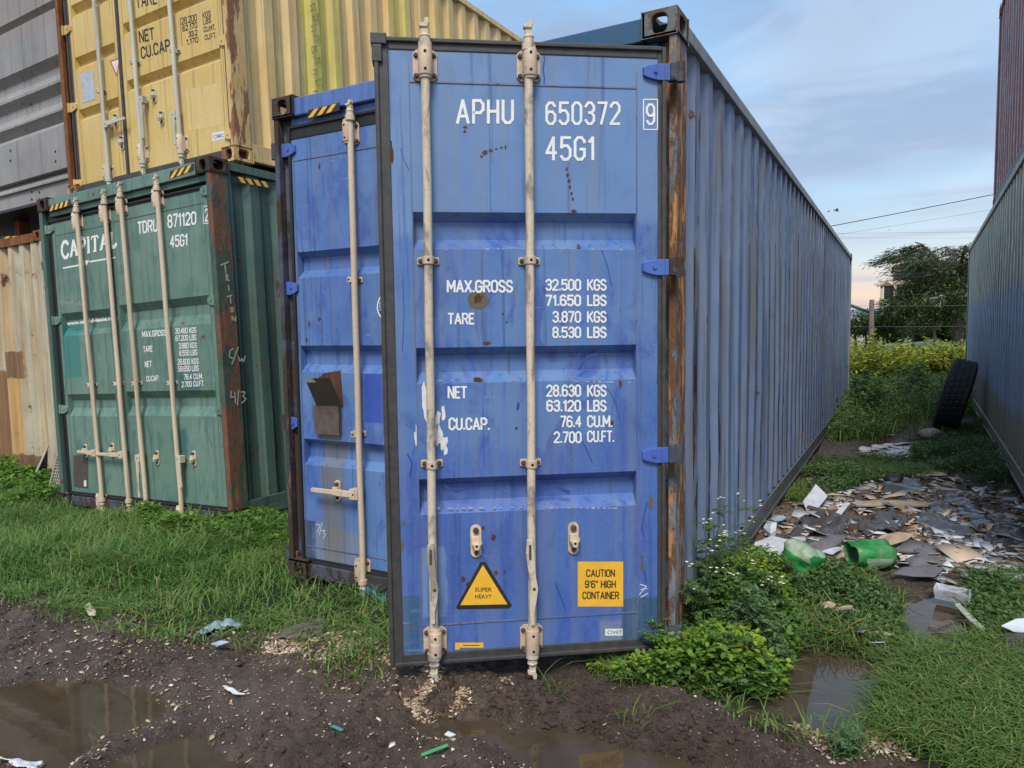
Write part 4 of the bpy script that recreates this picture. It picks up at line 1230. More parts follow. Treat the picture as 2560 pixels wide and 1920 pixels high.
for d_, x, y, x2, y2, mt in ((dgl, 408, 1192, 338, 1185, ROD), (dgl, 525, 1200, 420, 1195, ROD), (dgr, 600, 1215, 610, 1385, ROD_WORN), (dgr, 778, 1220, 792, 1345, ROD_WORN)):
    a, b = g2(x, y, RODY - 0.02), g2(x2, y2, RODY - 0.02)
    lever(d_, a[0], a[1], b[0] - a[0], b[1] - a[1], mt)
for d_, x, y in ((dgl, 378, 1182), (dgl, 495, 1178), (dgr, 690, 1212), (dgr, 850, 1215)):
    p = g2(x, y)
    catch(d_, p[0], p[1], 0.13, ROD)
GHINGE = paint('green_hinge_paint', (0.22, 0.33, 0.28), (0.14, 0.25, 0.21), rust=0.3, streak=0.3, rscale=10)
gl_ = g2(160, 400, -0.01)[0]
for x, y in ((165, 222), (203, 615), (240, 1000), (275, 1382)):
    z = g2(x + 30, y)[1]
    hinge(dgl, -WD + 0.035, z, 0.14, GHINGE, GHINGE, 1, 0.042)
for x, y in ((915, 42), (950, 522), (985, 1002), (1005, 1470)):
    z = g2(x, y)[1]
    hinge(dgr, -0.03, z, 0.135, GREEN, POST_G, -1, 0.042)


def quad(pts, f):
    return [f(*p) for p in pts]


mb = MB()
capq = quad([(268, 345), (512, 290), (512, 226), (264, 272)], g2)
# serifed capitals drawn from strokes: (letter cell 0..1)
SER = {'C': [[(0.92, 0.75), (0.86, 0.93), (0.55, 1.0), (0.25, 0.9), (0.08, 0.62), (0.08, 0.38), (0.25, 0.1), (0.55, 0.0), (0.85, 0.08), (0.95, 0.25)]],
       'A': [[(0.12, 0.0), (0.5, 1.0), (0.88, 0.0)], [(0.27, 0.36), (0.73, 0.36)], [(0.0, 0.02), (0.25, 0.02)], [(0.72, 0.02), (1.0, 0.02)]],
       'P': [[(0.25, 0.0), (0.25, 1.0), (0.65, 1.0), (0.88, 0.88), (0.88, 0.6), (0.65, 0.48), (0.25, 0.48)], [(0.08, 0.02), (0.45, 0.02)], [(0.08, 0.98), (0.25, 0.98)]],
       'I': [[(0.5, 0.0), (0.5, 1.0)], [(0.15, 0.02), (0.85, 0.02)], [(0.15, 0.98), (0.85, 0.98)]],
       'T': [[(0.5, 0.0), (0.5, 1.0)], [(0.06, 0.78), (0.1, 0.97), (0.9, 0.97), (0.94, 0.78)], [(0.28, 0.02), (0.72, 0.02)]],
       'L': [[(0.25, 1.0), (0.25, 0.03), (0.85, 0.03), (0.92, 0.25)], [(0.08, 0.98), (0.45, 0.98)]]}
wid = {'C': 1.0, 'A': 1.05, 'P': 0.9, 'I': 0.5, 'T': 0.95, 'L': 0.85}
tot = sum(wid[c_] for c_ in 'CAPITAL')
u = 0
qa = np.array(capq)
for c_ in 'CAPITAL':
    w_ = wid[c_] / tot
    for i_, st in enumerate(SER[c_]):
        pts = []
        for a_, b_ in st:
            uu = u + w_ * (0.06 + 0.88 * a_)
            pts.append(tuple((1 - uu) * (1 - b_) * qa[0] + uu * (1 - b_) * qa[1] + uu * b_ * qa[2] + (1 - uu) * b_ * qa[3]))
        stroke(mb, pts, 0.034 if i_ == 0 else 0.016, -0.0015 - 0.0012 * i_)
    u += w_
stroke(mb, [g2(275, 385), g2(368, 368)], 0.014)
stroke(mb, [g2(392, 357), g2(505, 338)], 0.014)
mb.add([(x, -0.0015, z) for x, z in quad([(368, 352), (378, 376), (390, 350)], g2)], [(0, 1, 2)])
put_text(mb, 'www.capital-lease.com', quad([(293, 640), (516, 613), (516, 592), (293, 618)], g2), -0.0015 + 0.0, 0, 0.03)
mb.build('lettering', WHITE, dgl)
mb = MB()
for s, q in (('TDRU', [(602, 238), (690, 226), (690, 166), (600, 182)]), ('871120', [(733, 213), (858, 195), (857, 135), (730, 150)]), ('2', [(895, 184), (911, 182), (911, 122), (894, 124)]), ('45G1', [(743, 298), (820, 288), (820, 232), (742, 243)]),
             ('MAX.GROSS', [(622, 688), (726, 680), (726, 652), (620, 660)]), ('30.480 KGS', [(765, 673), (858, 668), (858, 641), (765, 646)]), ('67.200 LBS', [(767, 704), (858, 700), (858, 673), (767, 678)]),
             ('TARE', [(626, 754), (667, 750), (667, 722), (625, 726)]), ('3.880 KGS', [(781, 738), (860, 734), (860, 707), (780, 711)]), ('8.550 LBS', [(783, 769), (862, 765), (862, 739), (783, 743)]),
             ('NET', [(633, 819), (663, 816), (663, 788), (632, 791)]), ('26.600 KGS', [(776, 808), (868, 804), (868, 777), (775, 781)]), ('58.650 LBS', [(778, 838), (868, 834), (868, 808), (778, 812)]),
             ('CU.CAP.', [(639, 881), (695, 877), (695, 851), (638, 855)]), ('76.4 CU.M.', [(804, 873), (886, 869), (886, 843), (803, 847)]), ('2.700 CU.FT.', [(794, 905), (893, 900), (893, 874), (793, 879)])):
    put_stencil(mb, s, quad(q, g2), wt=0.19)
a = quad([(889, 190), (917, 187), (916, 112), (888, 116)], g2)
for i in range(4):
    stroke(mb, [a[i], a[(i + 1) % 4]], 0.007)
mb.build('lettering', WHITE, dgr)
mb = MB()
rr = random.Random(4)
for base, dd in (((262, 545), 0), ((330, 550), 9)):
    x, y = base
    for i in range(5 if dd == 0 else 3):
        stroke(mb, [g2(x + i * 12, y - 6 * rr.random()), g2(x + i * 12 + 7, y - 22 + 10 * rr.random()), g2(x + i * 12 + 10, y + 4 - 8 * rr.random())], 0.006)
mb.build('chalk_scribble', CHALK_G, dgl)
mb = MB()
mb.prism(quad([(327, 1338), (385, 1345), (385, 1198), (322, 1202)], g2), -0.004, -0.0005, 0)
mb.prism(quad([(369, 1337), (380, 1337), (379, 1310), (369, 1310)], g2), -0.006, -0.0042, 1)
mb.build('rusty_plate', [plain('brown_plate', (0.075, 0.058, 0.05), 0.7, var=0.35), WSTICK], dgl)
# chalk writing down the cheek of the right post
gsd = lambda x, y: on_side(MG, *Z2(x, y), -0.002)


def sstroke(mb, pts, w_):
    pts = [gsd(*p) for p in pts]
    for (y0, z0), (y1, z1) in zip(pts, pts[1:]):
        dy, dz = y1 - y0, z1 - z0
        l = math.hypot(dy, dz) or 1
        ny, nz = -dz / l * w_ / 2, dy / l * w_ / 2
        mb.add([(-0.001, y0 + ny, z0 + nz), (-0.001, y0 - ny, z0 - nz), (-0.001, y1 - ny, z1 - nz), (-0.001, y1 + ny, z1 + nz)], [(0, 1, 2, 3)])


mb = MB()
for st in ([(962, 372), (998, 358)], [(980, 366), (986, 408)], [(990, 440), (985, 410), (997, 418), (990, 428), (1000, 442)], [(996, 458), (1000, 485)], [(990, 510), (1014, 503)], [(1004, 507), (1008, 540)],
           [(1012, 555), (1005, 567), (1013, 578), (1020, 567), (1012, 555)], [(1014, 615), (1012, 592), (1028, 618), (1030, 594)],
           [(1018, 735), (1004, 745), (1000, 770), (1016, 780)], [(1040, 728), (1012, 805)], [(1040, 770), (1048, 792), (1056, 778), (1062, 795), (1070, 768)],
           [(1010, 920), (1006, 950), (1026, 946)], [(1024, 925), (1028, 975)], [(1042, 915), (1036, 985)], [(1052, 925), (1070, 925), (1060, 945), (1074, 955), (1054, 975)]):
    sstroke(mb, st, 0.012)
mb.build('chalk_writing', CHALK_G, green)
gh = lambda x, y, yl=0.016: on_plane(MG, x * 0.3647, y * 0.3647, yl)
hazard(green, [gh(292, 1255), gh(425, 1215), gh(415, 1180), gh(288, 1222)], 4, 0.0145)
hazard(green, [gh(1000, 1065), gh(1150, 1010), (gh(1150, 968)), gh(1010, 1015)], 3, 0.0145)
mb = MB()
q = [on_side(MG, x * 0.3647, y * 0.3647, -0.003) for x, y in ((1405, 1080), (1600, 1115), (1600, 1080), (1405, 1045))]
qn = np.array(q)
Bq = lambda u_, v_: (1 - u_) * (1 - v_) * qn[0] + u_ * (1 - v_) * qn[1] + u_ * v_ * qn[2] + (1 - u_) * v_ * qn[3]
mb.add([(0.0012, *Bq(*p)) for p in ((0, 0), (1, 0), (1, 1), (0, 1))], [(0, 1, 2, 3)], 0)
for i in range(4):
    a_ = i / 4.3
    mb.add([(0.0022, *Bq(*p)) for p in ((a_ + 0.12, 0.05), (a_ + 0.25, 0.05), (a_ + 0.14, 0.95), (a_, 0.95))], [(0, 1, 2, 3)], 1)
mb.build('hazard_stripes', [BLACKP, YSTICK], green)

# ------------------------------------------------------------------ yellow container on top of it
H20 = 2.591
MY = frame(-3.875, 0.967, 2.918, R(-1.56), R(-1.41), R(0.37))
MYEL = dict(cast=POST_Y, cast_r=POST_Y, post_r=POST_Y, post_l=RUST_BROWN, rail=YELLOW_SIDE, rail2=YELLOW_SIDE, side=YELLOW_SIDE, roof=YELLOW_SIDE, hdr=YELLOW, sill=RUBBER)
yel = container('shipping_container', 'yellow container with flaking rusty corner post stacked on the green one', MY, WD, 6.058, H20, MYEL)
MYD = MY @ Matrix.Translation((0, 0.045, 0))
y1_ = lambda x, y, yl=0.0: on_plane(MYD, x * 0.3647, y * 0.3647, yl)
yc = y1_(725, 500)[0]
YSEAM = paint('yellow_seam', (0.40, 0.27, 0.09), (0.50, 0.36, 0.14), rust=0.3, streak=0.2)
hy = lambda x, yt, yb: (y1_(x, yb)[1], y1_(x, yt)[1])
rl = [hy(560, 615, 613)] and [(y1_(570, 690)[1], y1_(570, 617)[1]), (y1_(570, 370)[1], y1_(570, 293)[1])]
zz_ = y1_(570, 293)[1] - y1_(570, 617)[1]
for k_ in (1, 2):
    rl.append((rl[1][0] + zz_ * k_, rl[1][1] + zz_ * k_))
rr_ = [(y1_(1000, 465)[1], y1_(1000, 390)[1]), (y1_(1000, 100)[1], y1_(1000, 25)[1])]
zz_ = rr_[1][1] - rr_[0][1]
rr_.append((rr_[1][0] + zz_, rr_[1][1] + zz_))
dyl = shut_door(yel, MY, 0, 0, [r for r in rl if r[1] < 2.2], [YELLOW, YSEAM, RUBBER], -WD + 0.155, yc - 0.02, 0.115, H20 - 0.20, True, gask=(0.045, 0.02, 0.03, 0.03), label='yellow door with grey data plate')
dyr = shut_door(yel, MY, 0, 0, [r for r in rr_ if r[1] < 2.2], [YELLOW, YSEAM, RUBBER], yc + 0.02, -0.11, 0.115, H20 - 0.20, False, gask=(0.02, 0.045, 0.03, 0.03), label='yellow door with black capacity lettering')
for d_, xa_, ya_, xb_, yb_ in ((dyl, 557, 5, 645, 1065), (dyr, 768, 5, 845, 960), (dyr, 1002, 5, 1072, 900)):
    A_, B_ = y1_(xa_, ya_, RODY), y1_(xb_, yb_, RODY)
    sl_ = (A_[0] - B_[0]) / (A_[1] - B_[1])
    zt_ = H20 - 0.12
    rod(d_, B_[0], B_[1], B_[0] + sl_ * (zt_ - B_[1]), zt_, ROD_GREY, 0.019, tip=0.07)
for d_, x, y in ((dyl, 645, 1030), (dyr, 850, 910), (dyr, 1082, 855)):
    p = y1_(x, y, -0.02)
    bracket(d_, p[0], p[1], 0.055, 0.072, ROD)
    bracket(d_, p[0], H20 - 0.20, 0.055, 0.072, ROD)
for d_, x, y in ((dyl, 603, 545), (dyr, 803, 375), (dyr, 1038, 305)):
    p = y1_(x, y, -0.02)
    guide(d_, p[0], p[1], 0.05, 0.016, ROD_GREY)
    guide(d_, p[0], p[1] + 0.95, 0.05, 0.016, ROD_GREY)
for d_, x, y, x2, y2 in ((dyl, 625, 735, 740, 700), (dyr, 832, 590, 850, 820), (dyr, 1025, 680, 1040, 860)):
    a, b = y1_(x, y, RODY - 0.02), y1_(x2, y2, RODY - 0.02)
    lever(d_, a[0], a[1], b[0] - a[0], b[1] - a[1], ROD_GREY)
for d_, x, y in ((dyl, 692, 715), (dyl, 728, 845), (dyr, 918, 568), (dyr, 963, 700)):
    p = y1_(x, y)
    catch(d_, p[0], p[1], 0.13, ROD_GREY)
a, b = y1_(730, 845, -0.02), y1_(645, 870, -0.02)
YH = paint('pale_yellow_hinge', (0.68, 0.47, 0.16), (0.62, 0.42, 0.14), rust=0.35, streak=0.2, rscale=9)
for x, y in ((365, 185), (405, 640), (447, 1090)):
    z = y1_(x + 20, y)[1]
    hinge(dyl, -WD + 0.04, z, 0.15, YH, YH, 1, 0.045)
    zs_ = z
hinge(dyl, -WD + 0.04, 2.1, 0.15, YH, YH, 1, 0.045)
for x, y in ((1370, 225), (1400, 785)):
    z = y1_(x, y)[1]
    hinge(dyr, -0.03, z, 0.13, YELLOW, POST_Y, -1, 0.045)
mb = MB()
for s, q in (('TARE', [(810, 52), (932, 24), (925, -62), (800, -34)]), ('NET', [(828, 256), (916, 235), (911, 160), (820, 183)]), ('CU.CAP', [(838, 351), (1012, 301), (1004, 228), (832, 280)]),
             ('28.200', [(1076, 148), (1168, 124), (1165, 80), (1072, 105)]), ('KGS', [(1202, 112), (1250, 97), (1248, 60), (1199, 74)]), ('62.170', [(1082, 188), (1170, 164), (1168, 128), (1080, 152)]), ('LBS', [(1205, 147), (1252, 135), (1250, 101), (1203, 114)]),
             ('33.2', [(1117, 221), (1172, 208), (1170, 174), (1115, 187)]), ('CU.MT.', [(1208, 192), (1278, 176), (1276, 142), (1206, 158)]), ('1.170', [(1107, 268), (1176, 249), (1174, 216), (1104, 233)]), ('CU.FT.', [(1214, 239), (1282, 222), (1280, 190), (1212, 206)])):
    put_stencil(mb, s, quad(q, y1_), wt=0.16)
stroke(mb, [y1_(1067, 105), y1_(1080, 272)], 0.006)
mb.build('lettering', BLACKP, dyr)
mb = MB()
mb.add([(x, -0.0012, z) for x, z in quad([(1260, 836), (1332, 822), (1330, 775), (1257, 786)], y1_)], [(0, 1, 2, 3)], 0)
put_text(mb, 'CIMC', quad([(1266, 822), (1326, 812), (1325, 790), (1264, 800)], y1_), -0.002, 1, 0.02)
mb.build('maker_sticker', [WSTICK, plain('blue_print', (0.12, 0.22, 0.42), 0.5)], dyr)
mb = MB()
mb.add([(x, -0.0008, z) for x, z in quad([(1118, 775), (1335, 740), (1300, 490), (1085, 535)], y1_)], [(0, 1, 2, 3)], 0)
mb.build('repainted_patch', paint('pale_yellow_patch', (0.70, 0.53, 0.22), (0.66, 0.48, 0.18), rust=0.12, streak=0.1, rscale=5), dyr)
mb = MB()
mb.prism(quad([(490, 612), (565, 588), (553, 414), (478, 440)], y1_), -0.003, -0.0005)
mb.build('data_plate', [GREYPL], dyl)
mb = MB()
mb.add([(x, -0.0012, z) for x, z in quad([(695, 462), (710, 340), (650, 362)], y1_)], [(0, 1, 2)], 0)
mb.add([(x, -0.002, z) for x, z in quad([(693, 440), (704, 352), (660, 367)], y1_)], [(0, 1, 2)], 1)
mb.build('warning_triangle', [RSTICK, WSTICK], dyl)
# yellow-green vertical scrawl on the long wall
mb = MB()
ys_ = lambda x, y: on_side(MY, 560 / 1.15735 + x * 0.3436 / 1.15735, y * 0.3436 / 1.15735, -0.018)
rr = random.Random(8)
for i in range(9):
    x, y = 640 + 3 * i + (i % 2) * 22, 30 + i * 78
    pts = [(x - 22 + rr.random() * 10, y + rr.random() * 20), (x + 18, y - 12 + rr.random() * 20), (x + 20 - rr.random() * 12, y + 40), (x - 14, y + 46 - rr.random() * 20)]
    if i % 3 == 1:
        pts.append((x - 18, y + 6))
    pts = [ys_(*p) for p in pts]
    for (y0, z0), (yy1, z1) in zip(pts, pts[1:]):
        dy, dz = yy1 - y0, z1 - z0
        l = math.hypot(dy, dz) or 1
        ny, nz = -dz / l * 0.006, dy / l * 0.006
        mb.add([(-0.011, y0 + ny, z0 + nz), (-0.011, y0 - ny, z0 - nz), (-0.011, yy1 - ny, z1 - nz), (-0.011, yy1 + ny, z1 + nz)], [(0, 1, 2, 3)])
mb.build('painted_scrawl', plain('grey_green_scrawl', (0.33, 0.34, 0.10), 0.7, var=0.3), yel)

# ------------------------------------------------------------------ cream container and the ribbed steel one above it, at the left edge
cxg, cyg = G(122, 1040, -0.16)
MC = frame(cxg + 0.05, cyg, -0.16, R(-2.0), R(-1.5))


def walled_front(c, Wd, Ht, mat_wall, mat_rail, pitch=0.26):
    V, F = corrugated(-Wd + 0.09, -0.09, 0.12, Ht - 0.10, lambda s, d, z: (s, 0.03 + d, z), 0.06, pitch=pitch, nz=8, seed=2)
    MB().add(V, F).build('front_wall', mat_wall, c)
    MB().box(-Wd + 0.162, -0.162, 0.012, 0.09, Ht - 0.118, Ht - 0.015).build('top_rail', mat_rail, c, bevel=0.006)
    MB().box(-Wd + 0.162, -0.162, 0.012, 0.09, 0.012, 0.13).build('bottom_rail', mat_rail, c, bevel=0.006)


MCRE = dict(cast=RUST_BROWN, cast_r=RUST_BROWN, post_r=CREAM, post_l=CREAM, rail=CREAM, rail2=RUST_BROWN, side=CREAM, roof=RUST_BROWN, hdr=CREAM, sill=CREAM)
cre = container('shipping_container', 'cream corrugated container streaked with orange rust at the left edge beside the green one', MC, WD, 6.058, HC, MCRE, front='wall')
walled_front(cre, WD, HC, CREAM, RUST_BROWN)
c1_ = lambda x, y, yl=0.028: on_plane(MC, x * 0.407, 432 + y * 0.407, yl)
hazard(cre, [c1_(5, 218), c1_(100, 215), c1_(100, 190), c1_(5, 192)], 2, 0.0275, slant=0.9)
hazard(cre, [c1_(160, 228), c1_(205, 226), c1_(205, 205), c1_(160, 207)], 1, 0.0275, slant=0.9)

MS = MC @ Matrix.Translation((1.30, -0.10, HC))
s1_ = lambda x, y, yl=0.0: on_plane(MS, x * 0.3647, y * 0.3647, yl)
sv = lambda y: s1_(200, y)[1]
ribbed = thing('steel_container', 'grey steel container with wide horizontal ribs raised above the cream one', 'shipping container', MS)
prof = [(sv(1197), 0.0), (sv(1108), 0.0), (sv(1104), 0.012), (sv(1052), 0.11), (sv(1045), 0.0)]
prof = [(sv(1197), 0.03), (sv(1112), 0.03), (sv(1108), 0.0), (sv(1100), 0.0), (sv(1050), 0.07), (sv(1046), 0.0), (sv(800), 0.0), (sv(757), 0.075), (sv(712), 0.0), (sv(700), 0.0), (sv(640), 0.075), (sv(592), 0.075), (sv(547), 0.0), (sv(530), 0.0), (sv(470), 0.075),
        (sv(427), 0.075), (sv(382), 0.0), (sv(110), 0.0), (sv(92), 0.07), (sv(58), 0.0), (sv(58) + 0.3, 0.0), (sv(58) + 0.38, 0.075), (sv(58) + 0.5, 0.075), (sv(58) + 0.6, 0.0), (sv(58) + 0.85, 0.0)]
prof = [(z, d) for z, d in prof]
V, F = [], []
nx = 14
xsr = np.linspace(-4.0, 0, nx)
for z, d_ in prof:
    for x in xsr:
        V.append((x, d_ + 0.004 * float(fbm(x * 2, z * 3)), z))
for i in range(len(prof) - 1):
    for j in range(nx - 1):
        F.append((i * nx + j, i * nx + j + 1, (i + 1) * nx + j + 1, (i + 1) * nx + j))
MB().add(V, F).build('ribbed_wall', GREYS, ribbed)
zb, ztp = prof[0][0], prof[-1][0]
MB().box(-4.0, 0, 0.09, 5.5, zb + 0.02, ztp).build('body', GREYS, ribbed)
MB().box(-4.0, 0, 0.02, 5.5, zb - 0.03, zb + 0.0).build('underframe', BLACKP, ribbed)
for x in (-3.6, -2.4, -1.46):
    for y in (0.35, 4.9):
        MB().box(x, x + 0.12, y, y + 0.12, 0.0 if x > -2.4 else 0.0, zb - 0.031).build('foot', RUST_BROWN, ribbed)
mb = MB()
for x, y in ((130, 618), (182, 620), (62, 893), (62, 952), (328, 897), (330, 956), (172, 1136), (217, 1136), (172, 1178), (217, 1178)):
    p = s1_(x, y)
    mb.tube([(p[0], -0.001 if y < 1100 else 0.029, p[1]), (p[0], -0.003 if y < 1100 else 0.027, p[1])], 0.014, 12)
mb.build('bolt_holes', HOLE, ribbed)

# ------------------------------------------------------------------ containers on the right of the passage
MR = frame(4.1311, 1.4624, 0.1175, -0.0241, 0, 0.002)
MRGT = dict(cast=RAIL, cast_r=RAIL, post_r=RIGHTW, post_l=RIGHTW, rail=RAIL, rail2=RIGHTW, side=RIGHTW, roof=RAIL, hdr=RAIL, sill=RAIL)
rgt = container('shipping_container', 'grey-green container with big blue repainted areas along the right of the passage', MR, WD, 12.192, HC, MRGT, front='wall')
walled_front(rgt, WD, HC, RIGHTW, RAIL)
yf, zf = on_side(MR, 2146, 436, -WD)
MM = MR @ Matrix.Translation((0.04, yf + 0.75 - 6.058, HC + 0.004))
MMAR = dict(cast=MAROON, cast_r=MAROON, post_r=MAROON, post_l=MAROON, rail=MAROON, rail2=BLACKP, side=MAROON, roof=MAROON, hdr=MAROON, sill=MAROON)
mar = container('shipping_container', 'maroon corrugated container stacked on top of the patched one at the right edge', MM, WD, 6.058, H20, MMAR, front='wall')
walled_front(mar, WD, H20, MAROON, MAROON)
print('MAROON far end', yf, zf, 'CREAM', cxg, cyg, 'STEEL bottom', zb, 'door', recs_r, xa, xb, 'pin', pin)

# ------------------------------------------------------------------ terrain
GP = lambda pts, z=-0.03: [G(x, y, z) for x, y in pts]
PUD = {
    'left': (GP([(-60, 1500), (30, 1478), (110, 1470), (200, 1468), (285, 1492), (318, 1532), (275, 1556), (215, 1572), (180, 1600), (140, 1632), (70, 1622), (-60, 1606)]), -0.058),
    'front': (GP([(255, 1662), (300, 1625), (350, 1606), (410, 1600), (455, 1618), (480, 1655), (520, 1720), (250, 1720)]), -0.058),
    'ditch': (GP([(905, 1562), (960, 1540), (1050, 1548), (1100, 1578), (1180, 1566), (1255, 1583), (1340, 1607), (1480, 1645), (1600, 1690), (1640, 1740), (1240, 1720), (1185, 1650), (1110, 1600), (1010, 1585)]), -0.065),
    'corner': (GP([(1706, 1432), (1775, 1410), (1850, 1416), (1892, 1436), (1884, 1500), (1842, 1548), (1790, 1558), (1735, 1535), (1698, 1500)]), -0.050),
    'passage': (GP([(1940, 1325), (1975, 1300), (2050, 1298), (2085, 1330), (2090, 1370), (2050, 1412), (1980, 1408), (1955, 1370)]), -0.035),
    'far': (GP([(1850, 985), (1900, 962), (1990, 960), (2010, 985), (1950, 1000)]), 0.015),
}
MUDLINE = GP([(-200, 1268), (0, 1262), (100, 1262), (190, 1288), (250, 1312), (330, 1332), (420, 1346), (520, 1338), (600, 1335), (700, 1350), (780, 1362), (850, 1392)])
GRASS_L = MUDLINE + [(-0.9, 0.6), (-3.5, 3.0), (-9.0, 6.0), (-16, 6.0), (-16, -2.0)]
GRASS_R = GP([(1880, 1560), (1900, 1490), (1960, 1425), (2080, 1392), (2212, 1378), (2400, 1380), (2400, 1800), (2120, 1700), (2020, 1650), (1940, 1620)])
CORNER = GP([(1270, 1445), (1380, 1415), (1470, 1395), (1480, 1240), (1560, 1185), (1640, 1225), (1700, 1290), (1735, 1400), (1705, 1440), (1690, 1500), (1640, 1520), (1500, 1512), (1350, 1490)])
STRIP = GP([(1600, 1215), (1740, 1225), (1880, 1245), (1960, 1290), (1945, 1340), (1990, 1400), (1920, 1430), (1850, 1415), (1760, 1405), (1690, 1320)])
STRIP2 = GP([(2090, 1270), (2300, 1260), (2300, 1390), (2110, 1380), (2080, 1330)])
MID1 = GP([(1690, 1080), (1760, 1000), (1900, 1005), (1990, 1010), (2050, 1040), (1960, 1045), (1860, 1055), (1780, 1100)])
MID2 = GP([(1960, 1005), (2010, 965), (2100, 930), (2180, 960), (2240, 1100), (2160, 1075), (2060, 1050)])
DUMP = GP([(1590, 1200), (1640, 1130), (1700, 1060), (1780, 1010), (1990, 1030), (2080, 1045), (2240, 1080), (2400, 1250), (2200, 1262), (2010, 1250), (1900, 1240), (1700, 1235)])


def in_box(x, y, M, Wd, Ln, pad=0.0):
    Mi = np.array(M.inverted())
    lx = Mi[0, 0] * x + Mi[0, 1] * y + Mi[0, 3]
    ly = Mi[1, 0] * x + Mi[1, 1] * y + Mi[1, 3]
    return (lx > -Wd - pad) & (lx < pad) & (ly > -pad) & (ly < Ln + pad)


def inside_any(x, y, pad=0.0):
    return in_box(x, y, MB_, WD, 12.19, pad) | in_box(x, y, MG, WD, 12.19, pad) | in_box(x, y, MC, WD, 6.06, pad) | in_box(x, y, MR, WD, 12.19, pad)


sst = lambda a, b, v: (lambda t: t * t * (3 - 2 * t))(np.clip((v - a) / (b - a), 0, 1))


def zones(x, y):
    """0..1 grass cover of the soil"""
    wob = 0.10 * fbm(x * 2.2, y * 2.2, 3)
    g = sst(0.08, -0.10, sdist(GRASS_L, x, y) + wob)
    for pl, e in ((GRASS_R, 0.12), (CORNER, 0.08), (STRIP, 0.15), (STRIP2, 0.2), (MID1, 0.2), (MID2, 0.25)):
        g = np.maximum(g, sst(e, -e * 0.6, sdist(pl, x, y) + wob))
    g = np.maximum(g, sst(7.2, 8.4, y + wob * 4))
    return g


def height(x, y):
    x = np.asarray(x, float)
    y = np.asarray(y, float)
    h = -0.02 - 0.034 * np.clip(-x - 1.6, 0, 6) + 0.04 * np.clip(x, 0, 2.5) * sst(-1.0, 2.5, y) + 0.004 * np.clip(y - 4, 0, 20)
    h = h + 0.25 * fbm(x * 0.045, y * 0.045, 2) * sst(12, 60, np.hypot(x, y))
    mud = 1 - zones(x, y)
    near = sst(14, 7, np.hypot(x, y))
    # tyre ruts running with the track across the front
    ux, uy = 0.80, -0.60
    a, b = x * ux + y * uy, -x * uy + y * ux
    rut = fbm(a * 0.55, b * 4.6, 3)
    h = h + near * (0.030 * fbm(x * 1.4, y * 1.4, 3) + mud * (0.085 * rut + 0.022 * fbm(x * 6, y * 6, 4) + 0.060 * np.abs(fbm(x * 12, y * 12, 3)) * sst(-0.45, 0.30, fbm(x * 1.9 + 9, y * 1.9, 2)) + 0.016 * fbm(x * 24, y * 24, 2) - 0.01))
    # heap of churned mud under the open door
    cx_, cy_ = G(1090, 1500, -0.02)
    h = h + 0.05 * np.exp(-(((x - cx_) / 0.5) ** 2 + ((y - cy_) / 0.22) ** 2)) * (1 + 1.3 * fbm(x * 9, y * 9, 3))
    beds = []
    for k_, (pl, lv) in PUD.items():
        bb = np.array(pl)
        m = (x > bb[:, 0].min() - 0.6) & (x < bb[:, 0].max() + 0.6) & (y > bb[:, 1].min() - 0.6) & (y < bb[:, 1].max() + 0.6)
        if not m.any():
            continue
        s_ = sdist(pl, x, y) + 0.05 * fbm(x * 6, y * 6, 3)
        # the brim: never lower than the water it holds
        h = np.where(m & (s_ < 0.45), np.maximum(h, lv + 0.012 + 0.012 * fbm(x * 12, y * 12, 2)), h)
        d_ = 0.02 if k_ in ('passage', 'far') else (0.040 if k_ == 'left' else 0.05)
        bed = lv - d_ + (0.035 if k_ == 'passage' else 0.022) * fbm(x * 5 + 3, y * 5, 3)
        beds.append((m, sst(0.12, -0.03, s_), bed))
    for m, t_, bed in beds:
        h = np.where(m, h * (1 - t_) + bed * t_, h)
    return h


def axis(lo, hi, step, far0, far1):
    a = list(np.arange(lo, hi, step))
    s_, v = step, lo
    out = []
    while v > far0:
        s_ *= 1.16
        v -= s_
        out.append(v)
    b, s_, v = [], step, a[-1]
    while v < far1:
        s_ *= 1.16
        v += s_
        b.append(v)
    return np.array(out[::-1] + a + b)


gx = axis(-5.2, 2.6, 0.014, -900, 900)
gy = axis(-2.4, 3.4, 0.014, -60, 1500)
GXX, GYY = np.meshgrid(gx, gy, indexing='ij')
GZ = height(GXX, GYY)
nxg, nyg = GXX.shape
ii = np.arange(nxg * nyg).reshape(nxg, nyg)
quads = np.stack([ii[:-1, :-1], ii[1:, :-1], ii[1:, 1:], ii[:-1, 1:]], -1).reshape(-1, 4)
zg = zones(GXX, GYY)
wet = np.zeros_like(GXX)
wood = np.zeros_like(GXX)
for k_, (pl, lv) in PUD.items():
    wet = np.maximum(wet, sst(0.35, 0.0, sdist(pl, GXX, GYY)))
WOODZ = [(GP([(590, 1345), (720, 1345), (840, 1375), (850, 1450), (700, 1440), (560, 1400)]), 1.0), (GP([(860, 1450), (1080, 1450), (1110, 1520), (900, 1545), (840, 1500)]), 0.7),
         (GP([(1690, 1550), (1900, 1490), (1960, 1570), (1990, 1640), (1800, 1650)]), 0.7), (GP([(1960, 1085), (2212, 1075), (2300, 1240), (2060, 1250), (1960, 1180)]), 0.9), (DUMP, 0.45)]
for pl, a_ in WOODZ:
    wood = np.maximum(wood, a_ * sst(0.25, -0.15, sdist(pl, GXX, GYY)))

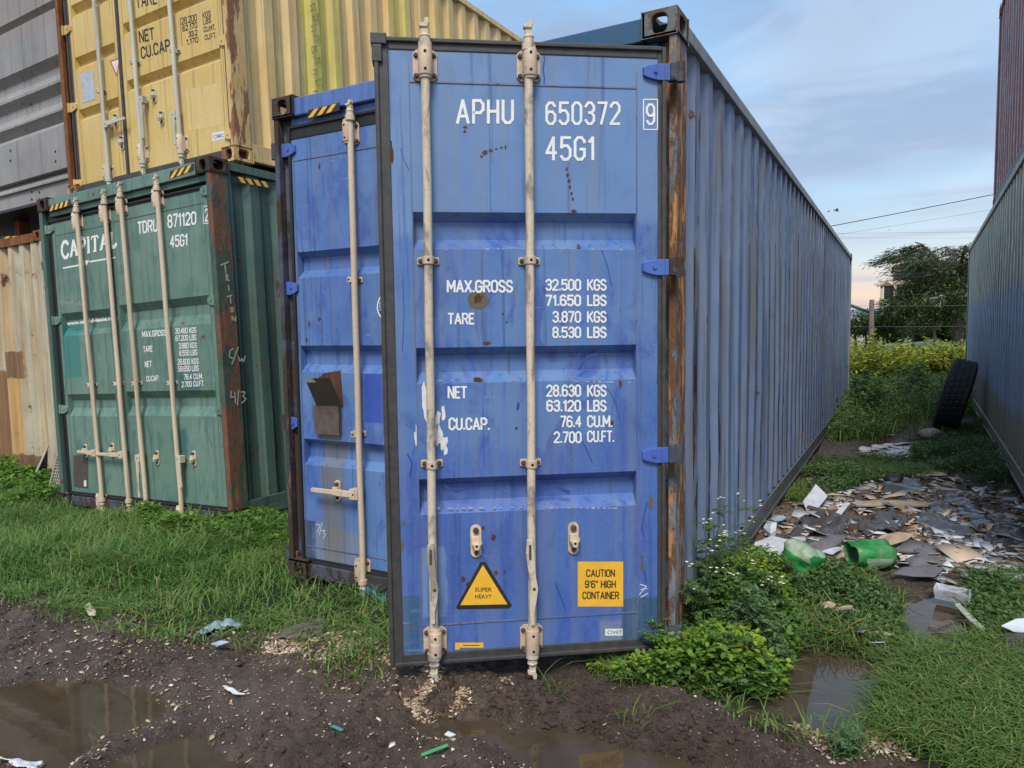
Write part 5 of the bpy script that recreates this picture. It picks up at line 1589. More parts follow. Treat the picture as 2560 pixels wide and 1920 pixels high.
m, k = new_mat('yard_soil')
pos = k.n('ShaderNodeNewGeometry').outputs['Position']
ag = k.n('ShaderNodeAttribute', attribute_name='grass').outputs['Fac']
aw = k.n('ShaderNodeAttribute', attribute_name='wet').outputs['Fac']
ao = k.n('ShaderNodeAttribute', attribute_name='wood').outputs['Fac']
n1 = k.noise(pos, 2.2, 8, 0.65, 0.4).outputs[0]
n2 = k.noise(pos, 22, 8, 0.7, 0.3).outputs[0]
n3 = k.noise(pos, 90, 6, 0.7).outputs[0]
mud = k.ramp(k.math('ADD', k.math('MULTIPLY', n1, 0.5), k.math('MULTIPLY', n2, 0.5)), [(0.28, (0.034, 0.023, 0.017)), (0.44, (0.088, 0.060, 0.044)), (0.58, (0.140, 0.100, 0.076)), (0.72, (0.20, 0.150, 0.118))])
# sawdust and splinters trodden into the mud
vo = k.n('ShaderNodeTexVoronoi', {'Vector': k.scaled(pos, (1, 1, 0.3)), 'Scale': 60.0, 'Randomness': 1.0})
fl = k.ramp(vo.outputs['Distance'], [(0.10, 1.0), (0.20, 0.0)])
pick = k.math('LESS_THAN', k.n('ShaderNodeSeparateColor', {0: vo.outputs['Color']}).outputs[0], k.math('ADD', k.math('MULTIPLY', ao, 0.5), 0.015))
mud = k.mix(k.math('MULTIPLY', fl, pick), mud, (0.40, 0.29, 0.18))
dust = k.ramp(k.math('ADD', k.math('MULTIPLY', n2, 0.6), k.math('MULTIPLY', n3, 0.4)), [(0.46, 0.0), (0.60, 1.0)])
mud = k.mix(k.math('MULTIPLY', k.math('MULTIPLY', dust, ao), 0.75), mud, (0.34, 0.22, 0.13))
soil = k.ramp(n2, [(0.3, (0.018, 0.020, 0.008)), (0.6, (0.040, 0.046, 0.016)), (0.8, (0.07, 0.085, 0.028))])
fardist = k.ramp(k.n('ShaderNodeMapRange', {0: k.n('ShaderNodeSeparateXYZ', {0: pos}).outputs[1], 1: 15.0, 2: 30.0}).outputs[0], [(0, 0.0), (1, 1.0)])
meadow = k.ramp(n1, [(0.3, (0.11, 0.17, 0.035)), (0.7, (0.20, 0.26, 0.065))])
soil = k.mix(fardist, soil, meadow)
col = k.mix(ag, mud, soil)
rgh = k.math('ADD', k.ramp(n1, [(0.40, 0.20), (0.60, 0.56)]), k.math('MULTIPLY', aw, -0.22))
rgh = k.math('ADD', rgh, k.math('MULTIPLY', k.math('MULTIPLY', fl, pick), 0.25))
hh = k.math('ADD', k.math('MULTIPLY', n2, 0.6), k.math('MULTIPLY', n3, 0.45))
hh = k.math('ADD', hh, k.math('MULTIPLY', k.math('MULTIPLY', fl, pick), 0.25))
finish(k, col, rgh, hh, bstr=1.0, bdist=0.05, spec=0.5)
SOIL = m
np_mesh('ground', np.stack([GXX, GYY, GZ], -1).reshape(-1, 3), quads, None, SOIL, smooth=True, kind='structure', attrs={'grass': zg.ravel(), 'wet': wet.ravel(), 'wood': wood.ravel()})

m, k = new_mat('muddy_water')
pos = k.n('ShaderNodeNewGeometry').outputs['Position']
nz = k.noise(pos, 5, 5, 0.6).outputs[0]
col = k.ramp(nz, [(0.3, (0.048, 0.034, 0.021)), (0.7, (0.080, 0.058, 0.037))])
finish(k, col, 0.035, k.noise(pos, 7, 2, 0.5).outputs[0], bstr=0.035, bdist=0.02, spec=0.5, **{'IOR': 1.40})
WATER = m
for k_, (pl, lv) in PUD.items():
    if k_ == 'front':                       # shares one sheet with the left one
        continue
    b_ = np.array(pl if k_ != 'left' else pl + PUD['front'][0])
    X, Y = np.meshgrid(np.arange(b_[:, 0].min() - 0.3, b_[:, 0].max() + 0.3, 0.03), np.arange(b_[:, 1].min() - 0.3, b_[:, 1].max() + 0.3, 0.03), indexing='ij')
    ok = sdist(pl, X, Y) < 0.23
    if k_ == 'left':
        ok |= sdist(PUD['front'][0], X, Y) < 0.23
    I = np.arange(X.size).reshape(X.shape)
    q = np.stack([I[:-1, :-1], I[1:, :-1], I[1:, 1:], I[:-1, 1:]], -1)[ok[:-1, :-1] & ok[1:, 1:] & ok[1:, :-1] & ok[:-1, 1:]]
    used = np.unique(q)
    remap = np.full(X.size, -1)
    remap[used] = np.arange(len(used))
    V = np.stack([X, Y, np.full(X.shape, lv)], -1).reshape(-1, 3)[used]
    np_mesh('puddle_water', V, remap[q], None, WATER, kind='structure', smooth=True)


# ------------------------------------------------------------------ small plants: blades and leaves
def scatter(poly, n, keep=None):
    b = np.array(poly)
    lo, hi = b.min(0), b.max(0)
    out = np.zeros((0, 2))
    while len(out) < n:
        p = lo + RNG.random((n * 2, 2)) * (hi - lo)
        ok = (sdist(poly, p[:, 0], p[:, 1]) < 0) & ~inside_any(p[:, 0], p[:, 1], -0.03)
        if keep is not None:
            ok &= keep(p[:, 0], p[:, 1])
        p = p[ok]
        if len(p) == 0:
            break
        out = np.concatenate([out, p])
    return out[:n]


def blade_mesh(name, pts, h0, h1, wd, bend=0.6, mat=None, z=None, hmul=None, **kw):
    n = len(pts)
    if z is None:
        z = height(pts[:, 0], pts[:, 1]) - 0.01
    a = RNG.random(n) * 2 * np.pi
    h = (h0 + (h1 - h0) * RNG.random(n) ** 1.4)
    if hmul is not None:
        h = h * hmul
    ln = h * bend * (0.25 + RNG.random(n) * 1.1)
    w_ = wd * (0.6 + 0.8 * RNG.random(n))
    d = np.stack([np.cos(a), np.sin(a)], -1)
    s_ = np.stack([-np.sin(a), np.cos(a)], -1)
    V = np.zeros((n, 7, 3))
    tw = (RNG.random(n) - 0.5) * 0.8
    for i, (t, wf) in enumerate(((0.0, 0.8), (0.45, 1.0), (0.8, 0.62))):
        off = d * (ln * t ** 2)[:, None] + s_ * (h * tw * t * t * 0.4)[:, None]
        zz = z + h * (t - 0.32 * bend * t * t)
        for j, sg in enumerate((-1, 1)):
            V[:, i * 2 + j, :2] = pts + off + s_ * (sg * w_ * wf / 2)[:, None]
            V[:, i * 2 + j, 2] = zz
    V[:, 6, :2] = pts + d * ln[:, None] + s_ * (h * tw * 0.4)[:, None]
    V[:, 6, 2] = z + h * (1 - 0.42 * bend)
    b = np.arange(n)[:, None] * 7
    q = np.concatenate([b + np.array([[0, 1, 3, 2]]), b + np.array([[2, 3, 5, 4]])])
    t_ = b + np.array([[4, 5, 6]])
    return np_mesh(name, V.reshape(-1, 3), q, t_, mat, tint=np.repeat(RNG.random(n), 7), **kw)


def leaf_arrays(C, az, tilt, ln, wd, fold=0.25):
    """oval leaves rooted at C; az heading, tilt above the horizontal"""
    n = len(C)
    d = np.stack([np.cos(az) * np.cos(tilt), np.sin(az) * np.cos(tilt), np.sin(tilt)], -1)
    s_ = np.stack([-np.sin(az), np.cos(az), np.zeros(n)], -1)
    up = np.cross(d, s_)
    rl = (RNG.random(n) - 0.5) * 0.9
    s2 = s_ * np.cos(rl)[:, None] + up * np.sin(rl)[:, None]
    u2 = np.cross(d, s2)
    ln = np.broadcast_to(ln, n)[:, None]
    wd = np.broadcast_to(wd, n)[:, None]
    V = np.zeros((n, 6, 3))
    V[:, 0] = C
    V[:, 3] = C + d * ln - u2 * ln * 0.10
    for i, (t, wf, sg) in enumerate(((0.30, 0.50, 1), (0.70, 0.42, 1))):
        V[:, 1 + i] = C + d * ln * t + s2 * wd * wf - u2 * wd * fold * -1 * wf
        V[:, 5 - i] = C + d * ln * t - s2 * wd * wf - u2 * wd * fold * -1 * wf
    b = np.arange(n)[:, None] * 6
    q = np.concatenate([b + np.array([[0, 1, 2, 3]]), b + np.array([[0, 3, 4, 5]])])
    return V.reshape(-1, 3), q


def leaf_obj(name, C, az, tilt, ln, wd, mat, tint=None, **kw):
    V, q = leaf_arrays(C, az, tilt, ln, wd)
    t_ = RNG.random(len(C)) if tint is None else tint
    return np_mesh(name, V, q, None, mat, tint=np.repeat(t_, 6), **kw)


GRASSM = leaf_mat('grass_blade', (0.060, 0.140, 0.026), (0.175, 0.32, 0.068), (0.22, 0.31, 0.09), straw=0.05)
GRASSM2 = leaf_mat('bright_grass_blade', (0.060, 0.125, 0.022), (0.20, 0.30, 0.07), (0.12, 0.21, 0.04), straw=0.06)
CLOVER = leaf_mat('clover_leaf', (0.065, 0.15, 0.02), (0.17, 0.31, 0.045))
LIME = leaf_mat('lime_leaf', (0.16, 0.27, 0.025), (0.42, 0.50, 0.05), (0.12, 0.24, 0.03))
WEEDM = leaf_mat('weed_leaf', (0.050, 0.105, 0.030), (0.13, 0.22, 0.065))
WEEDB = leaf_mat('blue_green_leaf', (0.07, 0.135, 0.06), (0.16, 0.26, 0.10))
HEDGEM = leaf_mat('hedge_leaf', (0.22, 0.27, 0.02), (0.52, 0.50, 0.05), (0.16, 0.24, 0.03))
ACACIA = leaf_mat('acacia_leaf', (0.030, 0.055, 0.018), (0.090, 0.130, 0.042), trans=0.3)
TREEM = leaf_mat('tree_leaf', (0.025, 0.050, 0.014), (0.075, 0.115, 0.032), trans=0.25)
STEM = plain('green_stem', (0.10, 0.13, 0.05), 0.6, var=0.3)
BARK = plain('grey_bark', (0.085, 0.070, 0.058), 0.85, var=0.4, scale=8, bstr=0.6)
FLOWER = plain('pale_flower', (0.75, 0.75, 0.60), 0.6, var=0.1, damt=0.0)

# meadow grass at the left, taller towards the containers
p = scatter(GRASS_L, 52000, lambda x, y: (x > -7.5) & (y < 3.2) & (RNG.random(x.shape) < np.clip(0.45 + 1.2 * fbm(x * 1.8, y * 1.8, 3), 0.18, 1)))
near_l = sst(0.0, -0.7, sdist(GRASS_L, p[:, 0], p[:, 1]))
blade_mesh('grass', p, 0.06, 0.25, 0.0062, 1.0, GRASSM, hmul=(0.45 + 0.75 * near_l) * (0.75 + 0.9 * np.clip(fbm(p[:, 0] * 1.5, p[:, 1] * 1.5, 3) + 0.2, 0, 1)), kind='stuff')
band = GP([(-100, 1262), (0, 1256), (190, 1280), (420, 1335), (600, 1328), (850, 1380), (850, 1425), (600, 1385), (420, 1392), (190, 1350), (0, 1310), (-100, 1310)])
p = scatter(band, 2600, lambda x, y: (RNG.random(x.shape) < np.exp(-np.clip(sdist(GRASS_L, x, y), 0, 1) / 0.10)) & (fbm(x * 3, y * 3, 3) > -0.1))
blade_mesh('grass', p, 0.03, 0.14, 0.0055, 1.5, GRASSM, kind='stuff')
p = scatter(GRASS_R, 20000)
blade_mesh('grass', p, 0.04, 0.16, 0.0058, 1.3, GRASSM2, kind='stuff')
for pl, n_ in ((STRIP, 2400), (CORNER, 4200), (STRIP2, 2600), (MID1, 7000), (MID2, 9000)):
    p = scatter(pl, n_, lambda x, y: fbm(x * 2.0 + 3, y * 2.0, 3) + 0.4 * (RNG.random(x.shape) - 0.5) > -0.12)
    blade_mesh('grass', p, 0.03, 0.15, 0.006, 1.2, GRASSM2, kind='stuff')
p = scatter([(1.0, 7.6), (1.75, 7.5), (1.8, 9.0), (1.0, 9.2)], 900)
blade_mesh('grass', p, 0.05, 0.22, 0.008, 1.0, GRASSM2, kind='stuff')
# a fringe of stray tufts on the mud
tuft = []
for x, y, n_, r_ in ((770, 1440, 160, 0.10), (740, 1430, 100, 0.07), (1840, 1590, 120, 0.06), (1350, 1560, 20, 0.05), (1210, 1510, 12, 0.04), (1600, 1560, 60, 0.06), (1700, 1575, 40, 0.06), (1880, 1400, 150, 0.10), (1790, 1370, 200, 0.09)):
    c_ = np.array(G(x, y, -0.02))
    tuft.append(c_ + RNG.normal(0, r_, (n_, 2)))
blade_mesh('grass', np.concatenate(tuft), 0.04, 0.15, 0.006, 1.0, GRASSM2, kind='stuff')


LIMEZ_ = None


def ground_leaves(name, poly, n, ln, wd, h, mat, keep=None, pts=None):
    p_ = scatter(poly, n, keep) if pts is None else pts
    n = len(p_)
    hh_ = h * (1.0 if poly is not CORNER and poly is not LIMEZ_ else np.clip((p_[:, 0] + 0.30) / 0.42, 0.18, 1.0)) * RNG.random(n) ** 0.7 * (0.55 + 0.9 * np.clip(fbm(p_[:, 0] * 2.5, p_[:, 1] * 2.5, 3) + 0.35, 0.1, 1))
    C = np.concatenate([p_, (height(p_[:, 0], p_[:, 1]) + 0.008 + hh_)[:, None]], 1)
    return leaf_obj(name, C, RNG.random(n) * 2 * np.pi, RNG.normal(0.15, 0.35, n), ln * (0.6 + 0.8 * RNG.random(n)), wd * (0.6 + 0.8 * RNG.random(n)), mat, kind='stuff')


CLOV = GP([(300, 1130), (400, 1120), (560, 1130), (620, 1150), (612, 1210), (480, 1200), (360, 1175), (310, 1160)], -0.1)
ground_leaves('clover', CLOV, 5500, 0.040, 0.030, 0.16, CLOVER)
LFTC = GP([(-60, 1020), (60, 1000), (110, 1010), (140, 1080), (100, 1110), (-60, 1110)], -0.15)
ground_leaves('leafy_ground_cover', LFTC, 3500, 0.055, 0.035, 0.22, CLOVER)
ground_leaves('leafy_ground_cover', CORNER, 3000, 0.030, 0.019, 0.10, WEEDM, keep=lambda x, y: fbm(x * 4, y * 4, 3) > -0.1)
LIMEZ = GP([(1395, 1400), (1470, 1375), (1520, 1380), (1590, 1330), (1640, 1370), (1660, 1440), (1640, 1500), (1520, 1500), (1440, 1470), (1390, 1440)])
LIMEZ_ = LIMEZ
ground_leaves('lime_ground_cover', LIMEZ, 2400, 0.032, 0.024, 0.27, LIME)
ground_leaves('lime_ground_cover', CORNER, 2200, 0.028, 0.02, 0.18, LIME, keep=lambda x, y: fbm(x * 3 + 1, y * 3, 3) > 0.05)
ground_leaves('leafy_ground_cover', CORNER, 2600, 0.030, 0.02, 0.20, CLOVER)
patchy = lambda s0: (lambda x, y: fbm(x * 2.3 + s0, y * 2.3, 3) + 0.25 * (RNG.random(x.shape) - 0.5) > 0.02)
for pl, n_, hh_, s0 in ((STRIP, 2200, 0.06, 1.0), (STRIP2, 1300, 0.06, 4.0), (MID1, 4000, 0.08, 7.0), (MID2, 8000, 0.14, 2.0)):
    ground_leaves('leafy_ground_cover', pl, n_, 0.028, 0.018, hh_, WEEDM, keep=patchy(s0))
BACKW = [(0.02, 7.0), (0.75, 7.2), (0.95, 8.6), (1.3, 9.6), (2.0, 10.2), (2.1, 13.9), (2.6, 16.0), (-1.5, 16.0), (-1.0, 12.6), (0.02, 12.0)]
ground_leaves('weed_thicket', BACKW, 15000, 0.065, 0.028, 0.42, leaf_mat('thicket_leaf', (0.045, 0.10, 0.024), (0.15, 0.26, 0.055), (0.20, 0.28, 0.07)),
              keep=lambda x, y: RNG.random(x.shape) < np.clip(0.35 + 0.1 * (y - 7) + fbm(x * 2, y * 2, 2), 0.08, 1))
p = scatter(BACKW, 15000)
blade_mesh('passage_grass', p, 0.12, 0.62, 0.012, 0.8, leaf_mat('passage_blade', (0.07, 0.14, 0.03), (0.22, 0.33, 0.08), straw=0.05), kind='stuff', hmul=0.5 + 0.07 * np.clip(p[:, 1] - 7, 0, 8))
p = scatter([(-14, 15.5), (6, 15.5), (14, 42), (-22, 42)], 26000)
blade_mesh('meadow_grass', p, 0.12, 0.45, 0.03, 0.8, leaf_mat('meadow_blade', (0.10, 0.16, 0.03), (0.24, 0.30, 0.07)), kind='stuff')


def weed(name, x, y, h, n_st, mat, label, frond=0.10, flowers=0, spread=0.35, group=None, fine=1.0):
    """a branching weed: thin stems, each set with feathered leaves"""
    z = float(height(np.array([x]), np.array([y]))[0]) - 0.01
    t = thing(name, label, 'weed', Matrix.Translation((x, y, z)), group)
    mb = MB()
    C, A, T, Ls, F_ = [], [], [], [], []
    for s_ in range(n_st):
        az = RNG.random() * 2 * math.pi
        hs = h * (0.55 + 0.5 * RNG.random())
        le = spread * hs * (0.2 + RNG.random())
        pts = []
        for i in range(6):
            q = i / 5
            pts.append((math.cos(az) * le * q ** 1.4, math.sin(az) * le * q ** 1.4, hs * q))
        mb.tube(pts, [0.0035, 0.003, 0.0028, 0.0024, 0.0018, 0.001], 5, caps=False)
        for i in range(int(9 * fine)):
            q = 0.15 + 0.85 * RNG.random()
            b = np.array([math.cos(az) * le * q ** 1.4, math.sin(az) * le * q ** 1.4, hs * q])
            fa = RNG.random() * 2 * math.pi
            fl_ = frond * (0.6 + 0.7 * RNG.random()) * (1.15 - 0.5 * q)
            dn = np.array([math.cos(fa), math.sin(fa), 0.35])
            for j in range(9):
                r_ = (j + 1) / 9
                c_ = b + dn * fl_ * r_ + np.array([0, 0, -fl_ * 0.35 * r_ * r_])
                for sg in (-1, 1):
                    C.append(c_)
                    A.append(fa + sg * (1.05 - 0.5 * r_))
                    T.append(0.1 + 0.3 * RNG.normal())
                    Ls.append(fl_ * 0.42 * (1.05 - 0.6 * r_))
        if s_ < flowers:
            for j in range(3):
                F_.append(np.array(pts[-1]) + RNG.normal(0, 0.014, 3))
    mb.build('stem', STEM, t)
    C, A, T, Ls = np.array(C), np.array(A), np.array(T), np.array(Ls)
    leaf_obj('leaves', C, A, T, Ls, Ls * 0.42, mat, parent=t)
    if F_:
        C = np.repeat(np.array(F_), 5, 0)
        n_ = len(C)
        leaf_obj('flowers', C, np.tile(np.arange(5) * 1.257, len(F_)), np.full(n_, 0.35), 0.010, 0.008, FLOWER, parent=t)
    return t


wl = ['tall feathery weed with white flower heads against the corner post', 'feathery weed leaning over the puddle edge beside the corner post']
for i, (x, y, h_, n_, mt, fr, fl_, nm) in enumerate((
        (1530, 1460, 0.30, 10, CLOVER, 0.08, 0, 'bright green weed rising out of the lime coloured leaves'),
        (1440, 1440, 0.26, 9, CLOVER, 0.07, 0, 'bright green weed under the right end of the open door'),
        (1620, 1470, 0.24, 9, WEEDM, 0.08, 0, 'green weed at the muddy edge left of the brown puddle'),
        (1570, 1370, 0.40, 12, CLOVER, 0.09, 4, 'fresh green weed beside the tall flowering one'),
        (1545, 1330, 0.66, 12, WEEDM, 0.10, 14, 'tall feathery weed with tiny white flowers growing against the blue side wall'),
        (1505, 1390, 0.50, 12, WEEDM, 0.09, 4, 'bushy weed with pale buds at the foot of the rusty corner post'),
        (1600, 1400, 0.34, 14, WEEDB, 0.11, 0, 'blue-green feathery weed beside the square brown puddle'),
        (1655, 1330, 0.30, 14, WEEDM, 0.09, 4, 'dark green weed between the green plastic scraps and the brown puddle'),
        (1580, 1300, 0.46, 10, WEEDM, 0.09, 8, 'slender weed with white specks rising behind the lime coloured leaves'),
        (1650, 1420, 0.26, 10, WEEDB, 0.10, 0, 'low feathery weed leaning towards the brown puddle'),
        (1700, 1270, 0.22, 10, WEEDM, 0.08, 0, 'low weed sprouting just in front of the crumpled green plastic'))):
    gx_, gy_ = G(x, y, 0.0)
    weed('weed_plant', gx_, gy_, h_, n_, mt, nm, fr, fl_, group='feathery weeds by the blue corner')
for x, y, h_, nm in ((1845, 1625, 0.16, 'small pale rosette weed alone on the mud near the bottom right'), (1255, 1395, 0.10, 'tiny sprout in the dark under the open door')):
    gx_, gy_ = G(x, y, -0.02)
    weed('weed_plant', gx_, gy_, h_, 7, WEEDB, nm, 0.05, 0, 0.9)
for i in range(12):
    yy = 8.3 + RNG.random() * 6.5
    xx = 0.15 + RNG.random() * ((1.4 if yy > 10.5 else 0.7) if i % 3 else 0.5)
    weed('weed_plant', xx, yy, 0.5 + RNG.random() * 0.55, 10, WEEDM if i % 2 else WEEDB, 'tall soft weed in the thicket between the two long containers', 0.20, 0, group='tall weeds in the passage', fine=0.7)

# ------------------------------------------------------------------ wood chips and clods on the mud
def chips(name, pts, s0, s1, mat, zoff=0.004, flat=0.35, asp=2.2):
    n = len(pts)
    z = height(pts[:, 0], pts[:, 1]) + zoff
    a = RNG.random(n) * 2 * np.pi
    l = s0 + (s1 - s0) * RNG.random(n) ** 2.5
    w_ = l / (1 + (asp - 1) * RNG.random(n))
    e = RNG.normal(0, flat, (n, 2))
    V = np.zeros((n, 8, 3))
    th = 0.0015 + np.minimum(0.1 * w_, 0.004)
    for j, (u, v) in enumerate(((-.5, -.4), (.5, -.5), (.42, .5), (-.5, .45))):
        du = l * u * (1 + 0.3 * RNG.normal(size=n))
        dv = w_ * v * (1 + 0.3 * RNG.normal(size=n))
        V[:, j, 0] = V[:, j + 4, 0] = pts[:, 0] + du * np.cos(a) - dv * np.sin(a)
        V[:, j, 1] = V[:, j + 4, 1] = pts[:, 1] + du * np.sin(a) + dv * np.cos(a)
        zz = z + du * e[:, 0] + dv * e[:, 1] + 0.10 * w_ * RNG.normal(size=n)
        V[:, j, 2] = zz
        V[:, j + 4, 2] = zz + th
    b = np.arange(n)[:, None] * 8
    q = np.concatenate([b + np.array([f]) for f in ((3, 2, 1, 0), (4, 5, 6, 7), (0, 1, 5, 4), (1, 2, 6, 5), (2, 3, 7, 6), (3, 0, 4, 7))])
    return np_mesh(name, V.reshape(-1, 3), q, None, mat, tint=np.repeat(RNG.random(n), 8), kind='stuff')


m, k = new_mat('wood_chip')
at = k.n('ShaderNodeAttribute', attribute_name='tint').outputs['Fac']
finish(k, k.ramp(at, [(0.0, (0.16, 0.10, 0.06)), (0.35, (0.40, 0.27, 0.16)), (0.75, (0.56, 0.43, 0.29)), (1.0, (0.72, 0.66, 0.56))]), 0.75, spec=0.3)
CHIP = m
m, k = new_mat('dark_clod')
at = k.n('ShaderNodeAttribute', attribute_name='tint').outputs['Fac']
finish(k, k.ramp(at, [(0.0, (0.022, 0.016, 0.013)), (0.6, (0.055, 0.042, 0.034)), (1.0, (0.10, 0.08, 0.065))]), 0.6, spec=0.5)
CLOD = m
MUDZ = GP([(-250, 1275), (0, 1268), (190, 1295), (330, 1340), (520, 1345), (700, 1358), (850, 1398), (1250, 1440), (1500, 1520), (1740, 1560), (1900, 1590), (2100, 1760), (-250, 1760)])
notwet = lambda x, y: np.min([sdist(pl, x, y) for pl, lv in PUD.values()], 0) > 0.03
pp = [scatter(MUDZ, 1300, lambda x, y: notwet(x, y) & (fbm(x * 1.6 + 5, y * 1.6, 4) + 0.25 * (RNG.random(x.shape) - 0.5) > 0.05))]
chips('wood_flecks', scatter(MUDZ, 3200, lambda x, y: notwet(x, y) & (fbm(x * 1.1 + 2, y * 1.1, 4) + 0.5 * (RNG.random(x.shape) - 0.5) > -0.02)), 0.002, 0.011, CHIP)
for pl, a_ in WOODZ:
    pp.append(scatter(pl, int(2000 * a_), lambda x, y: notwet(x, y) & (fbm(x * 4, y * 4, 3) + 0.3 * (RNG.random(x.shape) - 0.5) > -0.05)))
chips('wood_chips', np.concatenate(pp), 0.003, 0.024, CHIP)
chips('wood_chips', scatter(WOODZ[3][0], 900, notwet), 0.01, 0.09, CHIP, asp=4)
chips('wood_chips', scatter(DUMP, 350, notwet), 0.01, 0.08, CHIP, asp=4)
# clods: squashed pebbly lumps
ico = []
t_ = (1 + 5 ** 0.5) / 2
base = np.array([(-1, t_, 0), (1, t_, 0), (-1, -t_, 0), (1, -t_, 0), (0, -1, t_), (0, 1, t_), (0, -1, -t_), (0, 1, -t_), (t_, 0, -1), (t_, 0, 1), (-t_, 0, -1), (-t_, 0, 1)]) / math.sqrt(1 + t_ * t_)
icf = np.array([(0, 11, 5), (0, 5, 1), (0, 1, 7), (0, 7, 10), (0, 10, 11), (1, 5, 9), (5, 11, 4), (11, 10, 2), (10, 7, 6), (7, 1, 8), (3, 9, 4), (3, 4, 2), (3, 2, 6), (3, 6, 8), (3, 8, 9), (4, 9, 5), (2, 4, 11), (6, 2, 10), (8, 6, 7), (9, 8, 1)])
cp = np.concatenate([scatter(MUDZ, 3200, lambda x, y: notwet(x, y) & (fbm(x * 1.9 + 9, y * 1.9, 2) > -0.1)), scatter(GP([(1000, 1460), (1250, 1445), (1500, 1530), (1750, 1580), (1900, 1640), (1500, 1640), (1200, 1560), (1000, 1540)]), 2400, notwet)])
n_ = len(cp)
r_ = 0.004 + 0.014 * RNG.random(n_) ** 2.5
V = base[None] * r_[:, None, None] * (1 + 0.30 * np.clip(RNG.normal(size=(n_, 12, 1)), -2, 2))
V[:, :, 2] *= 0.65
V[:, :, :2] += cp[:, None, :]
V[:, :, 2] += (height(cp[:, 0], cp[:, 1]) - r_ * 0.05)[:, None]
np_mesh('mud_clods', V.reshape(-1, 3), None, (np.arange(n_)[:, None, None] * 12 + icf[None]).reshape(-1, 3), SOIL, kind='stuff', smooth=True)


# ------------------------------------------------------------------ litter
def scrap(name, label, cat, pts, mat, z=0.0, thick=0.004, bulge=0.02, group=None, rel=True, sub=4, noise=0.01):
    """a piece of sheet: outline in pixels with heights above the ground, dished and creased a little"""
    W_ = []
    for x, y, dz in pts:
        gx_, gy_ = G(x, y, z + dz)
        W_.append(np.array([gx_, gy_, z + dz]))
    W_ = np.array(W_)
    if rel:
        base_ = height(W_[:, 0], W_[:, 1])
        lift = max(0, float(np.max(base_ - W_[:, 2] + np.array([p_[2] for p_ in pts]) * 0))) if all(p_[2] == 0 for p_ in pts) else 0.0
        W_[:, 2] += lift + 0.004
    c_ = W_.mean(0) + np.array([0, 0, bulge])
    n = len(W_)
    rings = [W_]
    for s_ in range(1, sub):
        f_ = s_ / sub
        R_ = W_ * (1 - f_) + c_ * f_
        R_[:, 2] += noise * fbm(R_[:, 0] * 9 + n, R_[:, 1] * 9, 2)
        rings.append(R_)
    V = [tuple(v) for r0 in rings for v in r0] + [tuple(c_)]
    F = []
    for s_ in range(sub - 1):
        for i in range(n):
            F.append((s_ * n + i, s_ * n + (i + 1) % n, (s_ + 1) * n + (i + 1) % n, (s_ + 1) * n + i))
    for i in range(n):
        F.append(((sub - 1) * n + i, (sub - 1) * n + (i + 1) % n, sub * n))
    N_ = len(V)
    nrm = np.array([0, 0, -1.0]) * thick
    V2 = [tuple(np.array(v) + nrm) for v in V]
    F2 = [tuple(N_ + i for i in reversed(f)) for f in F]
    E2 = [(i, N_ + i, N_ + (i + 1) % n, (i + 1) % n) for i in range(n)]
    return MB().add(V + V2, F + F2 + E2).build(name, mat, label=label, cat=cat, group=group)


def drape(name, label, cat, pts, mat, z=0.02, wr=0.03, step=0.025, seed=0, group=None):
    """a limp wet sheet lying on the ground, wrinkled and torn along its outline"""
    poly = [G(x, y, z) for x, y in pts]
    b = np.array(poly)
    lo, hi = b.min(0), b.max(0)
    size_ = float(min(hi - lo))
    step = min(step, size_ / 14)
    X, Y = np.meshgrid(np.arange(lo[0], hi[0] + step, step), np.arange(lo[1], hi[1] + step, step), indexing='ij')
    X = X + RNG.normal(0, step * 0.12, X.shape)
    Y = Y + RNG.normal(0, step * 0.12, Y.shape)
    s_ = sdist(poly, X, Y) + min(0.035, 0.10 * size_) * fbm(X * 9 + seed, Y * 9, 3)
    Z = height(X, Y) + 0.012 + wr * np.abs(fbm(X * 5 + seed * 3, Y * 8 + seed, 4)) * 1.6
    ok = s_ < 0
    I = np.arange(X.size).reshape(X.shape)
    m_ = ok[:-1, :-1] & ok[1:, :-1] & ok[1:, 1:] & ok[:-1, 1:]
    q = np.stack([I[:-1, :-1], I[1:, :-1], I[1:, 1:], I[:-1, 1:]], -1)[m_]
    used = np.unique(q)
    remap = np.full(X.size, -1)
    remap[used] = np.arange(len(used))
    V = np.stack([X, Y, Z], -1).reshape(-1, 3)[used]
    o = np_mesh(name, V, remap[q], None, mat, smooth=True, label=label, cat=cat, group=group)
    sm = o.modifiers.new('wall', 'SOLIDIFY')
    sm.thickness = 0.003
    return o


PWHITE = plain('weathered_white_board', (0.52, 0.54, 0.58), 0.55, var=0.12, scale=14, dirt=(0.17, 0.15, 0.135), damt=0.85)
CARD = plain('wet_cardboard', (0.42, 0.31, 0.21), 0.8, var=0.15, scale=16, dirt=(0.16, 0.11, 0.08), damt=0.5)
CARDG = plain('grey_wet_board', (0.14, 0.13, 0.135), 0.45, var=0.25, scale=14, dirt=(0.05, 0.04, 0.035), damt=0.5)
WOODP = plain('raw_plank', (0.34, 0.27, 0.20), 0.75, var=0.2, scale=20, dirt=(0.12, 0.09, 0.07), damt=0.5)
DARKW = plain('wet_dark_plank', (0.075, 0.058, 0.050), 0.5, var=0.3, scale=20)
PLASTIC = plain('wet_black_sheeting', (0.070, 0.066, 0.066), 0.22, var=0.3, scale=9, bstr=0.8, dirt=(0.09, 0.07, 0.055), damt=0.5)
GPLAS = plain('green_plastic', (0.02, 0.20, 0.045), 0.42, var=0.4, scale=14, dirt=(0.24, 0.27, 0.20), damt=0.6, bstr=0.4)
